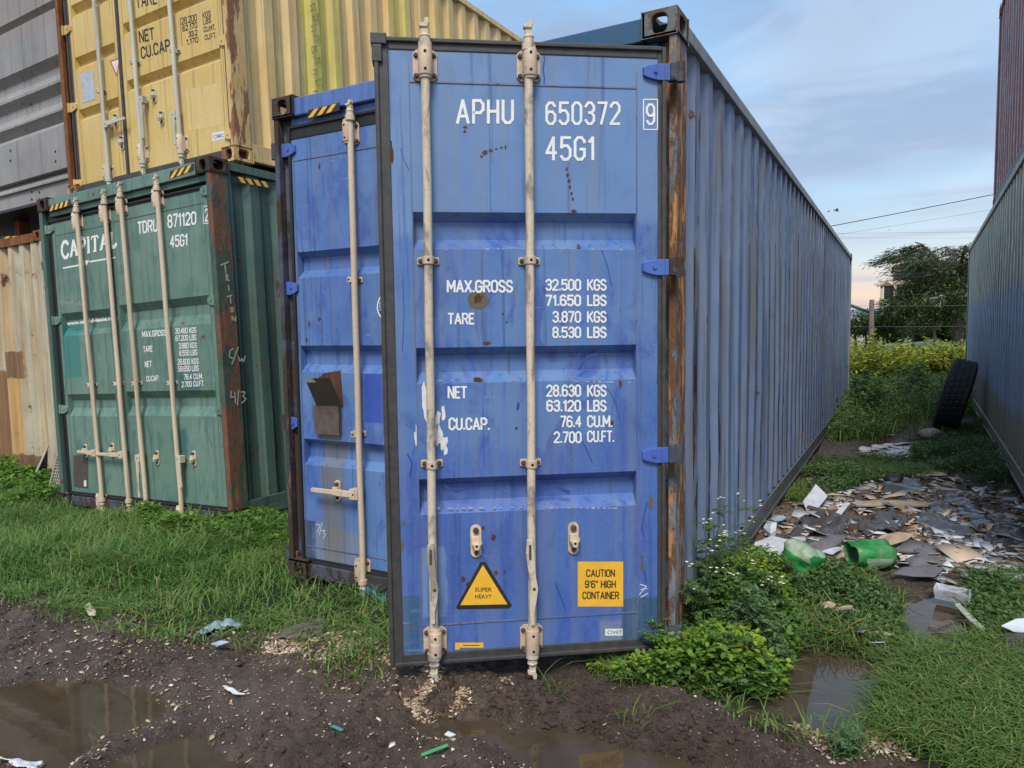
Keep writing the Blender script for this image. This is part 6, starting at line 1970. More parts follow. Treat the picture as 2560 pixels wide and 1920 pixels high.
GDUST = plain('dusty_green_plastic', (0.26, 0.34, 0.23), 0.65, var=0.25, scale=14, dirt=(0.06, 0.22, 0.07), damt=0.6, bstr=0.4)
BLUESH = plain('pale_blue_sheeting', (0.26, 0.36, 0.43), 0.5, var=0.25, scale=20, dirt=(0.12, 0.10, 0.08), damt=0.7)
TEALB = plain('teal_bag_plastic', (0.03, 0.20, 0.27), 0.35, var=0.3, scale=14)
PAPER = plain('white_paper', (0.66, 0.68, 0.70), 0.7, var=0.08, scale=30, damt=0.3)
LITTER = 'litter in the passage'
scrap('white_board', 'squarish white board propped upright on its corner against a stick', 'board', [(1734, 1084, 0.04), (1752, 1062, 0.09), (1762, 1046, 0.13), (1788, 1072, 0.07), (1768, 1097, 0.01), (1742, 1102, 0.0)], PWHITE, group=LITTER, bulge=0.0, thick=0.008, noise=0.004)
scrap('white_board', 'narrow white board lying across a dark plank behind the green plastic', 'board', [(1804, 1110, 0.02), (1824, 1086, 0.06), (1837, 1087, 0.06), (1818, 1111, 0.02)], PWHITE, group=LITTER, bulge=0.0, thick=0.01, noise=0.0)
scrap('white_board', 'broad pale board lying by the blue wall, left of the crumpled green plastic', 'board', [(1618, 1190, 0), (1632, 1172, 0.03), (1668, 1158, 0.05), (1712, 1170, 0.05), (1708, 1188, 0.03), (1688, 1203, 0), (1660, 1198, 0)], PWHITE, z=0.03, group=LITTER, bulge=0.015, thick=0.006)
scrap('cardboard_sheet', 'tan cardboard sheet curling up behind the cut green canister', 'cardboard', [(1888, 1170, 0.02), (1905, 1157, 0.06), (1940, 1150, 0.07), (1975, 1154, 0.06), (1958, 1168, 0.05), (1918, 1180, 0.04)], CARD, z=0.02, group=LITTER, bulge=0.03)
scrap('cardboard_sheet', 'long tan cardboard sheet lying slantwise left of the black rubber lump', 'cardboard', [(1918, 1103, 0), (1950, 1096, 0.02), (1985, 1105, 0.02), (2010, 1120, 0), (1975, 1124, 0), (1940, 1115, 0)], CARD, z=0.03, group=LITTER)
scrap('wooden_board', 'pale board with a ragged end lying across the top of the heap', 'board', [(1838, 1086, 0.02), (1900, 1080, 0.03), (1965, 1082, 0.03), (2012, 1086, 0.02), (2006, 1093, 0.02), (1930, 1093, 0.02), (1850, 1092, 0.02)], WOODP, z=0.04, group=LITTER, thick=0.012)
scrap('dark_board', 'dark wet board slanting between the narrow white board and the ground', 'board', [(1742, 1096, 0.06), (1746, 1092, 0.07), (1802, 1106, 0.03), (1800, 1111, 0.02)], DARKW, z=0.02, group=LITTER, bulge=0.0, thick=0.015, noise=0)
scrap('dark_board', 'dark board lying in front of the narrow white board', 'board', [(1790, 1116, 0.02), (1830, 1112, 0.03), (1868, 1117, 0.03), (1860, 1122, 0.02), (1800, 1122, 0.01)], DARKW, z=0.03, group=LITTER, bulge=0.0, thick=0.012, noise=0)
scrap('grey_board', 'large grey wet board sloping behind the crumpled green plastic', 'board', [(1740, 1178, 0.03), (1770, 1168, 0.05), (1800, 1155, 0.07), (1830, 1160, 0.07), (1808, 1178, 0.05), (1775, 1192, 0.02), (1758, 1188, 0.02)], CARDG, z=0.02, group=LITTER)
scrap('white_board', 'small white triangular board between the two green plastic pieces', 'board', [(1772, 1192, 0.02), (1792, 1180, 0.04), (1822, 1184, 0.03), (1798, 1199, 0.02)], PWHITE, z=0.02, group=LITTER, bulge=0.0)
scrap('grey_board', 'thin grey sheet lying in front of the wood chips above the white tray', 'board', [(1925, 1240, 0), (1950, 1227, 0.01), (2000, 1222, 0.01), (2040, 1228, 0.01), (2020, 1247, 0), (1975, 1246, 0)], CARDG, z=0.02, group=LITTER)
scrap('grey_board', 'grey corrugated board at the right edge of the dump', 'board', [(2160, 1253, 0), (2168, 1238, 0.02), (2235, 1243, 0.02), (2230, 1262, 0), (2190, 1259, 0)], plain('grey_blue_board', (0.30, 0.33, 0.39), 0.6), z=0.05, group=LITTER)
scrap('white_board', 'broken white board with dark gaps at the right edge near the long grass', 'board', [(2163, 1353, 0.05), (2195, 1338, 0.07), (2250, 1335, 0.07), (2260, 1372, 0.03), (2190, 1365, 0.04)], PWHITE, z=0.03, group=LITTER, bulge=0.0, noise=0.012)
scrap('dark_board', 'brown slatted board under the broken white one', 'board', [(2165, 1372, 0.02), (2235, 1366, 0.05), (2245, 1415, 0.01), (2175, 1412, 0.0)], DARKW, z=0.03, group=LITTER, bulge=0.0, thick=0.02)
scrap('brown_board', 'small brown board stuck in the shallow puddle', 'board', [(2004, 1353, 0.0), (2050, 1340, 0.015), (2062, 1344, 0.015), (2022, 1360, 0.0)], plain('brown_board_wood', (0.13, 0.095, 0.085), 0.6, var=0.2), z=-0.01, group=LITTER, bulge=0.0, thick=0.018, noise=0.0)
scrap('white_strip', 'mossy white strip running from the white tray down to the long grass', 'strip', [(2061, 1306, 0), (2072, 1304, 0.01), (2100, 1332, 0.01), (2130, 1360, 0), (2124, 1366, 0), (2090, 1338, 0)], plain('mossy_white_strip', (0.40, 0.43, 0.33), 0.7, var=0.3, scale=30), z=0.03, group=LITTER, bulge=0.0)
scrap('plastic_tub', 'small white tub with a lime edge lying by the blue wall', 'tub', [(1649, 1140, 0.03), (1658, 1126, 0.07), (1678, 1130, 0.07), (1676, 1148, 0.03), (1664, 1154, 0.02)], PWHITE, z=0.02, group=LITTER, bulge=0.02, thick=0.03)
scrap('wood_splinter', 'pale stick lying on the leaves between the puddles', 'stick', [(1798, 1319, 0), (1822, 1310, 0.02), (1842, 1309, 0.02), (1842, 1313, 0.02), (1820, 1316, 0.02)], WOODP, z=0.02, group=LITTER, bulge=0.0, thick=0.01)
scrap('cardboard_scrap', 'torn tan scrap lying at the foot of the crumpled green plastic', 'cardboard', [(1652, 1216, 0), (1670, 1208, 0.03), (1690, 1210, 0.02), (1682, 1224, 0), (1662, 1228, 0)], CARD, z=0.02, group=LITTER)
scrap('cardboard_scrap', 'torn tan scrap lying alone in the leaves left of the pale stick', 'cardboard', [(1774, 1306, 0), (1790, 1302, 0.02), (1806, 1306, 0.02), (1800, 1314, 0), (1780, 1314, 0)], CARD, z=0.02, group=LITTER)
scrap('round_disc', 'round blue-grey lid lying close to the blue wall', 'disc', [(1664, 1122, 0), (1672, 1114, 0.01), (1692, 1113, 0.01), (1700, 1118, 0.01), (1690, 1125, 0), (1674, 1127, 0)], BLUESH, z=0.03, group=LITTER)
DRAPES = [('plastic_sheeting', 'black plastic sheeting crumpled in the middle of the dump', 'plastic sheet', [(1845, 1152), (1870, 1122), (1925, 1112), (1962, 1132), (1940, 1158), (1880, 1168)], PLASTIC, 0.035),
          ('plastic_sheeting', 'large wet black sheet stretched out right of the tan cardboard', 'plastic sheet', [(1975, 1135), (2000, 1095), (2060, 1078), (2120, 1100), (2150, 1150), (2090, 1175), (2010, 1168)], PLASTIC, 0.02),
          ('plastic_sheeting', 'black sheet lying flat between the pale board and the broad white one', 'plastic sheet', [(1695, 1152), (1735, 1118), (1800, 1122), (1840, 1138), (1810, 1162), (1735, 1168)], PLASTIC, 0.02),
          ('plastic_sheeting', 'shiny black sheet beside the black rubber lump', 'plastic sheet', [(1895, 1050), (1945, 1036), (2000, 1052), (2010, 1085), (1925, 1080)], PLASTIC, 0.02),
          ('plastic_sheeting', 'grey wet sheet spread in front of the cut green canister', 'plastic sheet', [(1935, 1205), (1990, 1188), (2080, 1195), (2070, 1222), (1985, 1230)], CARDG, 0.025),
          ('plastic_sheeting', 'slate coloured sheet reaching the foot of the patched wall', 'plastic sheet', [(2110, 1180), (2160, 1150), (2215, 1165), (2240, 1205), (2150, 1215)], PLASTIC, 0.04),
          ('cardboard_sheet', 'soaked brown cardboard flattened beside the blue wall', 'cardboard', [(1690, 1118), (1715, 1092), (1745, 1098), (1740, 1122), (1705, 1132)], plain('soaked_cardboard', (0.12, 0.085, 0.062), 0.6, var=0.3), 0.02),
          ('cardboard_sheet', 'pale cardboard trodden flat behind the two black lumps', 'cardboard', [(1965, 1022), (2010, 1012), (2060, 1022), (2040, 1036), (1985, 1036)], CARD, 0.02),
          ('paper_sheet', 'wet pale paper sheets at the far end of the dump', 'paper', [(1850, 972), (1900, 958), (1975, 962), (1960, 984), (1880, 988)], PWHITE, 0.03)]
for i, (nm_, lab, ct_, pts, mt_, wr_) in enumerate(DRAPES):
    drape(nm_, lab, ct_, pts, mt_, wr=wr_, seed=i, group=LITTER)
# shreds of paper, veneer and plastic nobody could count
m, k = new_mat('litter_shred')
at = k.n('ShaderNodeAttribute', attribute_name='tint').outputs['Fac']
finish(k, k.ramp(at, [(0.0, (0.08, 0.07, 0.068)), (0.12, (0.19, 0.18, 0.18)), (0.30, (0.30, 0.25, 0.205)), (0.50, (0.50, 0.39, 0.29)), (0.68, (0.42, 0.43, 0.46)), (0.86, (0.64, 0.66, 0.70))], 'CONSTANT'), 0.55)
SHRED = m
DUMP2 = GP([(1640, 1200), (1690, 1110), (1760, 1060), (1850, 1060), (1990, 1030), (2100, 1060), (2260, 1120), (2350, 1250), (2200, 1255), (2010, 1240), (1900, 1225), (1720, 1220)])
chips('litter_shreds', scatter(DUMP2, 620, notwet), 0.03, 0.20, SHRED, zoff=0.008, flat=0.10, asp=3)
NEARD = GP([(1990, 1195), (2212, 1170), (2330, 1280), (2330, 1390), (2180, 1360), (2090, 1300), (2000, 1250)])
chips('litter_shreds', scatter(NEARD, 220, notwet), 0.02, 0.15, SHRED, zoff=0.012, flat=0.10, asp=3)
chips('litter_shreds', scatter(STRIP2, 50), 0.03, 0.14, SHRED, zoff=0.02, flat=0.12, asp=3)
chips('litter_shreds', scatter(STRIP, 25, notwet), 0.02, 0.10, SHRED, zoff=0.03, flat=0.15, asp=3)
chips('litter_shreds', scatter(GP([(1840, 1000), (1900, 955), (2020, 955), (2060, 1000)]), 40), 0.05, 0.25, SHRED, zoff=0.02, flat=0.12, asp=3)
# leftovers on the mud at the front
drape('blue_sheeting', 'pale blue plastic sheet half buried where the grass meets the mud', 'plastic sheet', [(418, 1376), (428, 1346), (455, 1333), (500, 1336), (540, 1347), (505, 1356), (460, 1366)], BLUESH, z=-0.03, wr=0.05, step=0.018)
scrap('blue_sheeting', 'small blue-grey scrap in the sawdust below the pale blue sheet', 'plastic scrap', [(455, 1392, 0), (475, 1385, 0.01), (495, 1388, 0.01), (470, 1396, 0)], BLUESH, z=-0.03, bulge=0.01)
drape('paper_scrap', 'torn white paper lying alone on the brown mud', 'paper', [(478, 1491), (492, 1488), (514, 1496), (535, 1502), (505, 1503), (490, 1500)], PAPER, z=-0.03, wr=0.02, step=0.018)
scrap('paper_scrap', 'cream cardboard tag lying on the mud at the edge of the grass', 'cardboard', [(181, 1310, 0), (194, 1302, 0.015), (208, 1322, 0.01), (206, 1330, 0), (192, 1330, 0)], plain('cream_card', (0.56, 0.47, 0.33), 0.8), z=-0.06, bulge=0.01)
drape('foam_scrap', 'dirty white foam rags at the lower left by the big puddle', 'foam', [(-10, 1612), (20, 1604), (60, 1616), (88, 1608), (80, 1630), (40, 1640), (-10, 1636)], PAPER, z=-0.03, wr=0.05, step=0.018)
drape('foam_scrap', 'tattered pale rag below the white foam at the lower left corner', 'foam', [(20, 1648), (50, 1638), (92, 1640), (80, 1668), (30, 1672)], PAPER, z=-0.03, wr=0.05, step=0.018)
scrap('green_strip', 'bright green plastic strip on the mud below the open door', 'strip', [(909, 1630, 0), (966, 1608, 0.005), (969, 1613, 0.005), (912, 1635, 0)], plain('green_tape', (0.07, 0.36, 0.13), 0.45), z=-0.01, bulge=0.0, thick=0.003, noise=0)
scrap('green_strip', 'short teal strip on the mud left of the bright green one', 'strip', [(712, 1570, 0), (722, 1568, 0.005), (742, 1577, 0.005), (736, 1581, 0)], plain('teal_tape', (0.05, 0.22, 0.17), 0.45), z=-0.01, bulge=0.0, thick=0.003, noise=0)
scrap('paper_scrap', 'white flake on the mud above the bright green strip', 'paper', [(960, 1588, 0), (968, 1581, 0.015), (984, 1588, 0.01), (972, 1592, 0)], PAPER, z=-0.01, bulge=0.008)
drape('plastic_bag', 'teal plastic bag in the grass beside the dark door edge', 'bag', [(800, 1290), (812, 1276), (832, 1274), (842, 1290), (838, 1310), (815, 1308)], TEALB, z=-0.03, wr=0.12, step=0.018)
scrap('plastic_bag', 'blue bag bundle under the sill of the shut blue door', 'bag', [(790, 1290, 0.0), (783, 1278, 0.03), (795, 1268, 0.05), (806, 1280, 0.03)], TEALB, z=-0.02, bulge=0.03, noise=0.04, sub=5)
drape('blue_rag', 'dirty blue rag in the grass under the shut blue door', 'rag', [(690, 1262), (700, 1246), (740, 1244), (750, 1256), (720, 1266)], plain('dirty_blue_cloth', (0.07, 0.13, 0.20), 0.8, var=0.4), z=-0.03, wr=0.1, step=0.018)
drape('white_rag', 'white plastic strip wrapped round the foot of the left lock rod', 'plastic strip', [(912, 1460), (930, 1452), (948, 1458), (958, 1478), (945, 1470), (934, 1502), (926, 1478), (914, 1470)], PAPER, z=-0.03, wr=0.06, step=0.018)
drape('dark_rag', 'grey-brown cloth lying in the sawdust before the grass', 'rag', [(580, 1378), (620, 1352), (690, 1345), (735, 1350), (700, 1372), (640, 1388)], plain('muddy_cloth', (0.13, 0.10, 0.085), 0.85, var=0.3, scale=12, bstr=0.5), z=-0.03, wr=0.04, step=0.018)


def lump(name, label, cat, x, y, r, mat, z=0.03, sq=0.55):
    gx_, gy_ = G(x, y, z)
    bm = bmesh_ico(3)
    V = bm[0] * (1 + 0.25 * np.array([fbm(v[0] * 1.7 + x, v[1] * 1.7 + v[2], 3) for v in bm[0]])[:, None]) * r
    V[:, 2] *= sq
    zz_ = float(height(np.array([gx_]), np.array([gy_]))[0])
    return np_mesh(name, V + np.array([gx_, gy_, zz_ + r * sq * 0.6]), None, bm[1], mat, smooth=True, label=label, cat=cat)


def bmesh_ico(n):
    V = [tuple(v) for v in base]
    F = [tuple(f) for f in icf]
    for _ in range(n - 1):
        cache, F2 = {}, []

        def mid(a, b):
            key = (min(a, b), max(a, b))
            if key not in cache:
                m_ = np.array(V[a]) + np.array(V[b])
                V.append(tuple(m_ / np.linalg.norm(m_)))
                cache[key] = len(V) - 1
            return cache[key]
        for a, b, c_ in F:
            ab, bc, ca = mid(a, b), mid(b, c_), mid(c_, a)
            F2 += [(a, ab, ca), (b, bc, ab), (c_, ca, bc), (ab, bc, ca)]
        F = F2
    return np.array(V), np.array(F)


lump('rubber_lump', 'black rubber lump on the dump below the leaning tyre', 'rubber', 1930, 1042, 0.085, RUBBER_D)
lump('rubber_lump', 'smaller black lump right of the other near the patched wall', 'rubber', 2047, 1055, 0.065, RUBBER_D)
lump('stone', 'pale stone in the weeds behind the leaning tyre', 'stone', 2010, 845 + 100, 0.14, plain('pale_stone', (0.30, 0.25, 0.22), 0.8), z=0.05)


def shell(name, label, cat, c0, c1, up, rw, rh, mats, n=24, open_end=True, crush=0.12, seed=0):
    """crushed plastic container: rounded-square rings from c0 to c1"""
    c0, c1 = np.array(c0), np.array(c1)
    d = (c1 - c0) / np.linalg.norm(c1 - c0)
    up = np.array(up, float)
    sd = np.cross(d, up)
    sd /= np.linalg.norm(sd)
    up = np.cross(sd, d)
    V, F, mi = [], [], []
    K = 9
    for i in range(K):
        t = i / (K - 1)
        cc = c0 * (1 - t) + c1 * t
        taper = 1 - 0.12 * t + (-0.10 if i == 0 else 0)
        for j in range(n):
            a = 2 * math.pi * j / n
            ca, sa = math.cos(a), math.sin(a)
            e = (abs(ca) ** 4 + abs(sa) ** 4) ** (-0.25)
            w_ = 1 + crush * float(fbm(a * 1.5 + seed, t * 3 + seed, 3)) * 2
            rib = 1 + 0.03 * (1 if i in (2, 5) else 0)
            V.append(cc + sd * ca * e * rw * taper * w_ * rib + up * sa * e * rh * taper * w_ * rib)
    for i in range(K - 1):
        for j in range(n):
            F.append((i * n + j, i * n + (j + 1) % n, (i + 1) * n + (j + 1) % n, (i + 1) * n + j))
            top = math.sin(2 * math.pi * (j + 0.5) / n)
            mi.append(1 if mats[2](top, i / (K - 1)) else 0)
    F.append(tuple(range(n - 1, -1, -1)))
    mi.append(0)
    if not open_end:
        F.append(tuple((K - 1) * n + j for j in range(n)))
        mi.append(0)
    mb = MB()
    mb.add(V, F)
    mb.m = mi
    mb.sm = [True] * len(F)
    o = mb.build(name, list(mats[:2]), label=label, cat=cat)
    s_ = o.modifiers.new('wall', 'SOLIDIFY')
    s_.thickness = 0.004
    return o


p0 = np.array([*G(1706, 1218, 0.05), 0.13])
p1 = np.array([*G(1752, 1222, 0.05), 0.07])
dirv = p1 - p0
shell('green_canister', 'crumpled green plastic canister lying among the weeds, dusty on top', 'canister', p0 + np.array([0, 0.03, 0.0]), p1 + np.array([0.03, -0.06, 0.0]), (0.25, 0.1, 1), 0.10, 0.08,
      (GPLAS, GDUST, lambda s_, t: s_ > 0.35), crush=0.42, seed=2, open_end=False)
p0 = np.array([*G(1918, 1204, 0.05), 0.075])
p1 = np.array([*G(1838, 1207, 0.05), 0.075])
shell('green_canister', 'cut-open green canister on its side with a dusty grey face', 'canister', p0, p1, (0, 0, 1), 0.085, 0.075, (GPLAS, GDUST, lambda s_, t: s_ < -0.1 and 0.05 < t < 0.75), crush=0.22, seed=5, open_end=True)
# white tray
tc_ = GP([(2016, 1273), (2022, 1260), (2097, 1276), (2098, 1290)], 0.05)
mb = MB()
cen = np.mean(tc_, 0)
for f0, f1, za, zb_ in ((1.0, 1.0, 0.045, 0.055), (1.0, 0.88, 0.055, 0.055), (0.88, 0.80, 0.055, 0.022), (0.80, 0.0, 0.022, 0.022), (1.0, 0.93, 0.045, 0.0)):
    A_ = [tuple(cen + (np.array(p_) - cen) * f0) + (za,) for p_ in tc_]
    B_ = [tuple(cen + (np.array(p_) - cen) * f1) + (zb_,) for p_ in tc_]
    mb.add(A_ + B_, [(i, (i + 1) % 4, 4 + (i + 1) % 4, 4 + i) for i in range(4)])
mb.build('plastic_tray', PWHITE, label='shallow white plastic tray with a rim lying beside the shallow puddle', cat='tray', bevel=0.004)

# ------------------------------------------------------------------ tyre leaning on the patched wall
def tyre():
    Ro, Ri, hw = 0.50, 0.29, 0.155
    prof = [(Ri, -hw * 0.55), (Ri + 0.03, -hw * 0.80), (Ri + 0.10, -hw * 1.0), (Ro - 0.07, -hw * 0.98), (Ro - 0.02, -hw * 0.88)]
    tread = []
    for g0, g1 in ((-0.80, -0.46), (-0.40, -0.04), (0.04, 0.40), (0.46, 0.80)):
        tread += [(Ro - 0.010, g0 * hw - 0.002), (Ro, g0 * hw + 0.002), (Ro, g1 * hw - 0.002), (Ro - 0.010, g1 * hw + 0.002)]
    prof += tread + [(r, -w_) for r, w_ in reversed(prof[:5])]
    N_ = 144
    V, F = [], []
    for i in range(N_):
        a = 2 * math.pi * i / N_
        for j, (r, w_) in enumerate(prof):
            rr_ = r
            if 5 <= j < 5 + len(tread) and (i + (j // 4)) % 4 == 0:
                rr_ = min(r, Ro - 0.007)
            if j in (4, len(prof) - 5) and i % 4 in (0, 1):
                rr_ = r - 0.016
            V.append((w_, rr_ * math.cos(a), rr_ * math.sin(a)))
    n = len(prof)
    for i in range(N_):
        for j in range(n - 1):
            F.append((i * n + j, ((i + 1) % N_) * n + j, ((i + 1) % N_) * n + j + 1, i * n + j + 1))
    # inside of the casing
    o = len(V)
    ins = [(Ri, -hw * 0.55), (Ro - 0.05, -hw * 0.8), (Ro - 0.05, hw * 0.8), (Ri, hw * 0.55)]
    for i in range(N_):
        a = 2 * math.pi * i / N_
        for r, w_ in ins:
            V.append((w_, r * math.cos(a), r * math.sin(a)))
    for i in range(N_):
        for j in range(3):
            F.append((o + i * 4 + j, o + i * 4 + j + 1, o + ((i + 1) % N_) * 4 + j + 1, o + ((i + 1) % N_) * 4 + j))
    return V, F


tx, ty = G(2057, 932, 0.06)
V, F = tyre()
lean = R(14.5)
tz = float(height(np.array([tx]), np.array([ty]))[0])
MT = Matrix.Translation((tx + 0.02, ty, tz + 0.50)) @ Matrix.Rotation(R(-3), 4, 'Z') @ Matrix.Rotation(lean, 4, 'Y')
TYREM = plain('tyre_rubber', (0.011, 0.0115, 0.013), 0.6, var=0.4, scale=16, dirt=(0.05, 0.045, 0.04), damt=0.5, bstr=0.3)
o = MB().add(V, F).build('tyre', TYREM, label='worn black truck tyre leaning against the patched wall', cat='tyre')
o.matrix_world = MT
print('tyre', tx, ty, tz, 'wall x there', MR @ Vector((-WD, ty - 1.46, 0.8)))

# ------------------------------------------------------------------ grating and bent sheet against the green container
gz = -0.16
A_, B_ = np.array(G(100, 1082, gz)), np.array(G(134, 1082, gz))
rt = (B_ - A_) / np.linalg.norm(B_ - A_)
wd_ = float(np.linalg.norm(B_ - A_)) * 1.15
M_ = Matrix(((rt[0], -rt[1], 0, A_[0]), (rt[1], rt[0], 0, A_[1]), (0, 0, 1, gz), (0, 0, 0, 1))) @ Matrix.Rotation(R(-20), 4, 'X') @ Matrix.Rotation(R(5), 4, 'Y')
mb = MB()
hh_ = 0.50
for i in range(10):
    x = wd_ * i / 9
    mb.box(x - 0.004, x + 0.004, -0.004, 0.004, 0, hh_)
for i in range(17):
    z = hh_ * i / 16
    mb.box(0, wd_, -0.008, -0.0041, z - 0.004, z + 0.004)
mb.box(-0.012, wd_ + 0.012, -0.012, 0.012, hh_, hh_ + 0.018)
for x in (-0.012, wd_ - 0.0):
    mb.box(x, x + 0.012, -0.012, 0.012, 0, hh_)
mb.box(0, wd_, 0.0041, 0.006, 0, hh_, 1)
mb.build('metal_grating', [plain('galvanised_mesh', (0.30, 0.27, 0.24), 0.6, var=0.2), plain('dull_backing', (0.14, 0.12, 0.11), 0.8)], M=M_, label='grey metal mesh panel leaning beside the green container', cat='grating')
mb = MB()
n_ = 10
V, F = [], []
q0, q1 = np.array([*G(28, 1082, gz), gz]), np.array([*G(112, 1040, gz), gz + 0.42])
for i in range(n_):
    t = i / (n_ - 1)
    c_ = q0 * (1 - t) + q1 * t + np.array([0, 0, -0.10 * math.sin(math.pi * t)])
    for s_ in (0, 1):
        V.append(tuple(c_ + np.array([0.06 * s_, -0.02 - 0.05 * s_, -0.20 * s_ * (0.2 + t)])))
for i in range(n_ - 1):
    F.append((2 * i, 2 * i + 1, 2 * i + 3, 2 * i + 2))
mb.add(V, F)
mb.tube([V[2 * i] for i in range(n_)], 0.012, 8, 1)
o = mb.build('bent_sheet', [plain('dark_grey_sheet', (0.08, 0.075, 0.07), 0.7), plain('pale_pipe', (0.40, 0.38, 0.34), 0.6)], label='bent dark sheet with a pale rim lying in the grass left of the mesh panel', cat='metal sheet')
o.modifiers.new('wall', 'SOLIDIFY').thickness = 0.004


# ------------------------------------------------------------------ beyond the passage
def P3(px, py, dep):
    return CAM + ray(px, py) * dep


def gz_at(x, y):
    return float(height(np.array([x]), np.array([y]))[0])


# fence: post with two wire strands
pb = P3(1880, 822, 17.0)
zp = gz_at(pb[0], pb[1])
zt_ = P3(1880, 648, 17.0)[2]
fence = thing('wire_fence', 'weathered wooden fence post with thin wire strands behind the yellow hedge', 'fence', Matrix.Translation((float(pb[0]), float(pb[1]), zp)))
mb = MB()
hp = float(zt_ - zp)
mb.tube([(0.0, 0, -0.1), (0.01, 0, hp * 0.3), (0.0, 0.01, hp * 0.6), (-0.005, 0, hp * 0.93), (-0.005, 0, hp)], [0.062, 0.060, 0.058, 0.056, 0.050], 10)
mb.tube([(-0.06, 0, hp * 0.955), (0.055, -0.05, hp * 0.955)], 0.012, 6)
mb.build('post', plain('weathered_post_wood', (0.20, 0.165, 0.15), 0.9, var=0.3, scale=9, bstr=0.6), fence)
right = CR / np.linalg.norm(CR[:2])
for zz_ in (hp * 0.93, hp * 0.70):
    pts = [(right[0] * s_, right[1] * s_ - 0.06, zz_ - 0.02 * math.sin(s_) + 0.0) for s_ in np.linspace(-9, 9, 19)]
    mb = MB().tube(pts, 0.0026, 5)
    mb.build('strand', plain('fence_wire', (0.20, 0.195, 0.19), 0.5), fence)


def bush(px, py, dep, wx, h, label, mat, n=1500, ln=0.12, group='yellow-green hedge bushes'):
    b_ = P3(px, py, dep)
    x, y = float(b_[0]), float(b_[1])
    z = gz_at(x, y)
    t = thing('hedge_bush', label, 'bush', Matrix.Translation((x, y, z)), group)
    mb = MB()
    C, A, T = [], [], []
    for s_ in range(26):
        az = RNG.random() * 2 * math.pi
        e = RNG.random() ** 0.6
        tip = np.array([math.cos(az) * wx * e, math.sin(az) * wx * e * 0.7, h * (0.55 + 0.5 * RNG.random()) * (1.1 - 0.35 * e)])
        pts = [tuple(tip * q * np.array([q ** 0.4, q ** 0.4, 1]) + np.array([0, 0, 0.06 * math.sin(q * 3)])) for q in np.linspace(0, 1, 5)]
        mb.tube(pts, [0.02, 0.015, 0.011, 0.007, 0.003], 5, caps=False)
        m_ = n // 26
        q = 0.15 + 0.85 * RNG.random(m_)
        C.append(tip[None] * np.stack([q ** 1.4, q ** 1.4, q], -1) + RNG.normal(0, 0.075 * h, (m_, 3)))
        A.append(az + RNG.normal(0, 0.9, m_))
        T.append(RNG.normal(0.15, 0.35, m_))
    mb.build('branches', BARK, t)
    C = np.concatenate(C)
    C[:, 2] = np.maximum(C[:, 2], 0.03)
    n_ = len(C)
    leaf_obj('leaves', C, np.concatenate(A), np.concatenate(T), ln * (0.6 + 0.8 * RNG.random(n_)), ln * 0.36, mat, parent=t)
    return t


for px, dep, wx, h, lab in ((1858, 16.2, 1.3, 1.35, 'yellow-green bush close to the far end of the blue container'), (1905, 16.8, 1.2, 1.25, 'yellow bush just right of the fence post'),
                            (1948, 17.2, 1.1, 1.05, 'low yellow-green bush in the middle of the hedge'), (1995, 17.0, 1.2, 1.05, 'sprawling yellow bush in front of the thick tree trunk'),
                            (2040, 16.5, 1.2, 1.15, 'yellow bush behind the leaning tyre'), (2090, 16.8, 1.2, 1.2, 'yellow bush half hidden by the patched wall'), (1810, 16.9, 1.3, 1.2, 'yellow bush hidden behind the blue container end')):
    bush(px, 800, dep, wx, h, lab, HEDGEM, 1900)


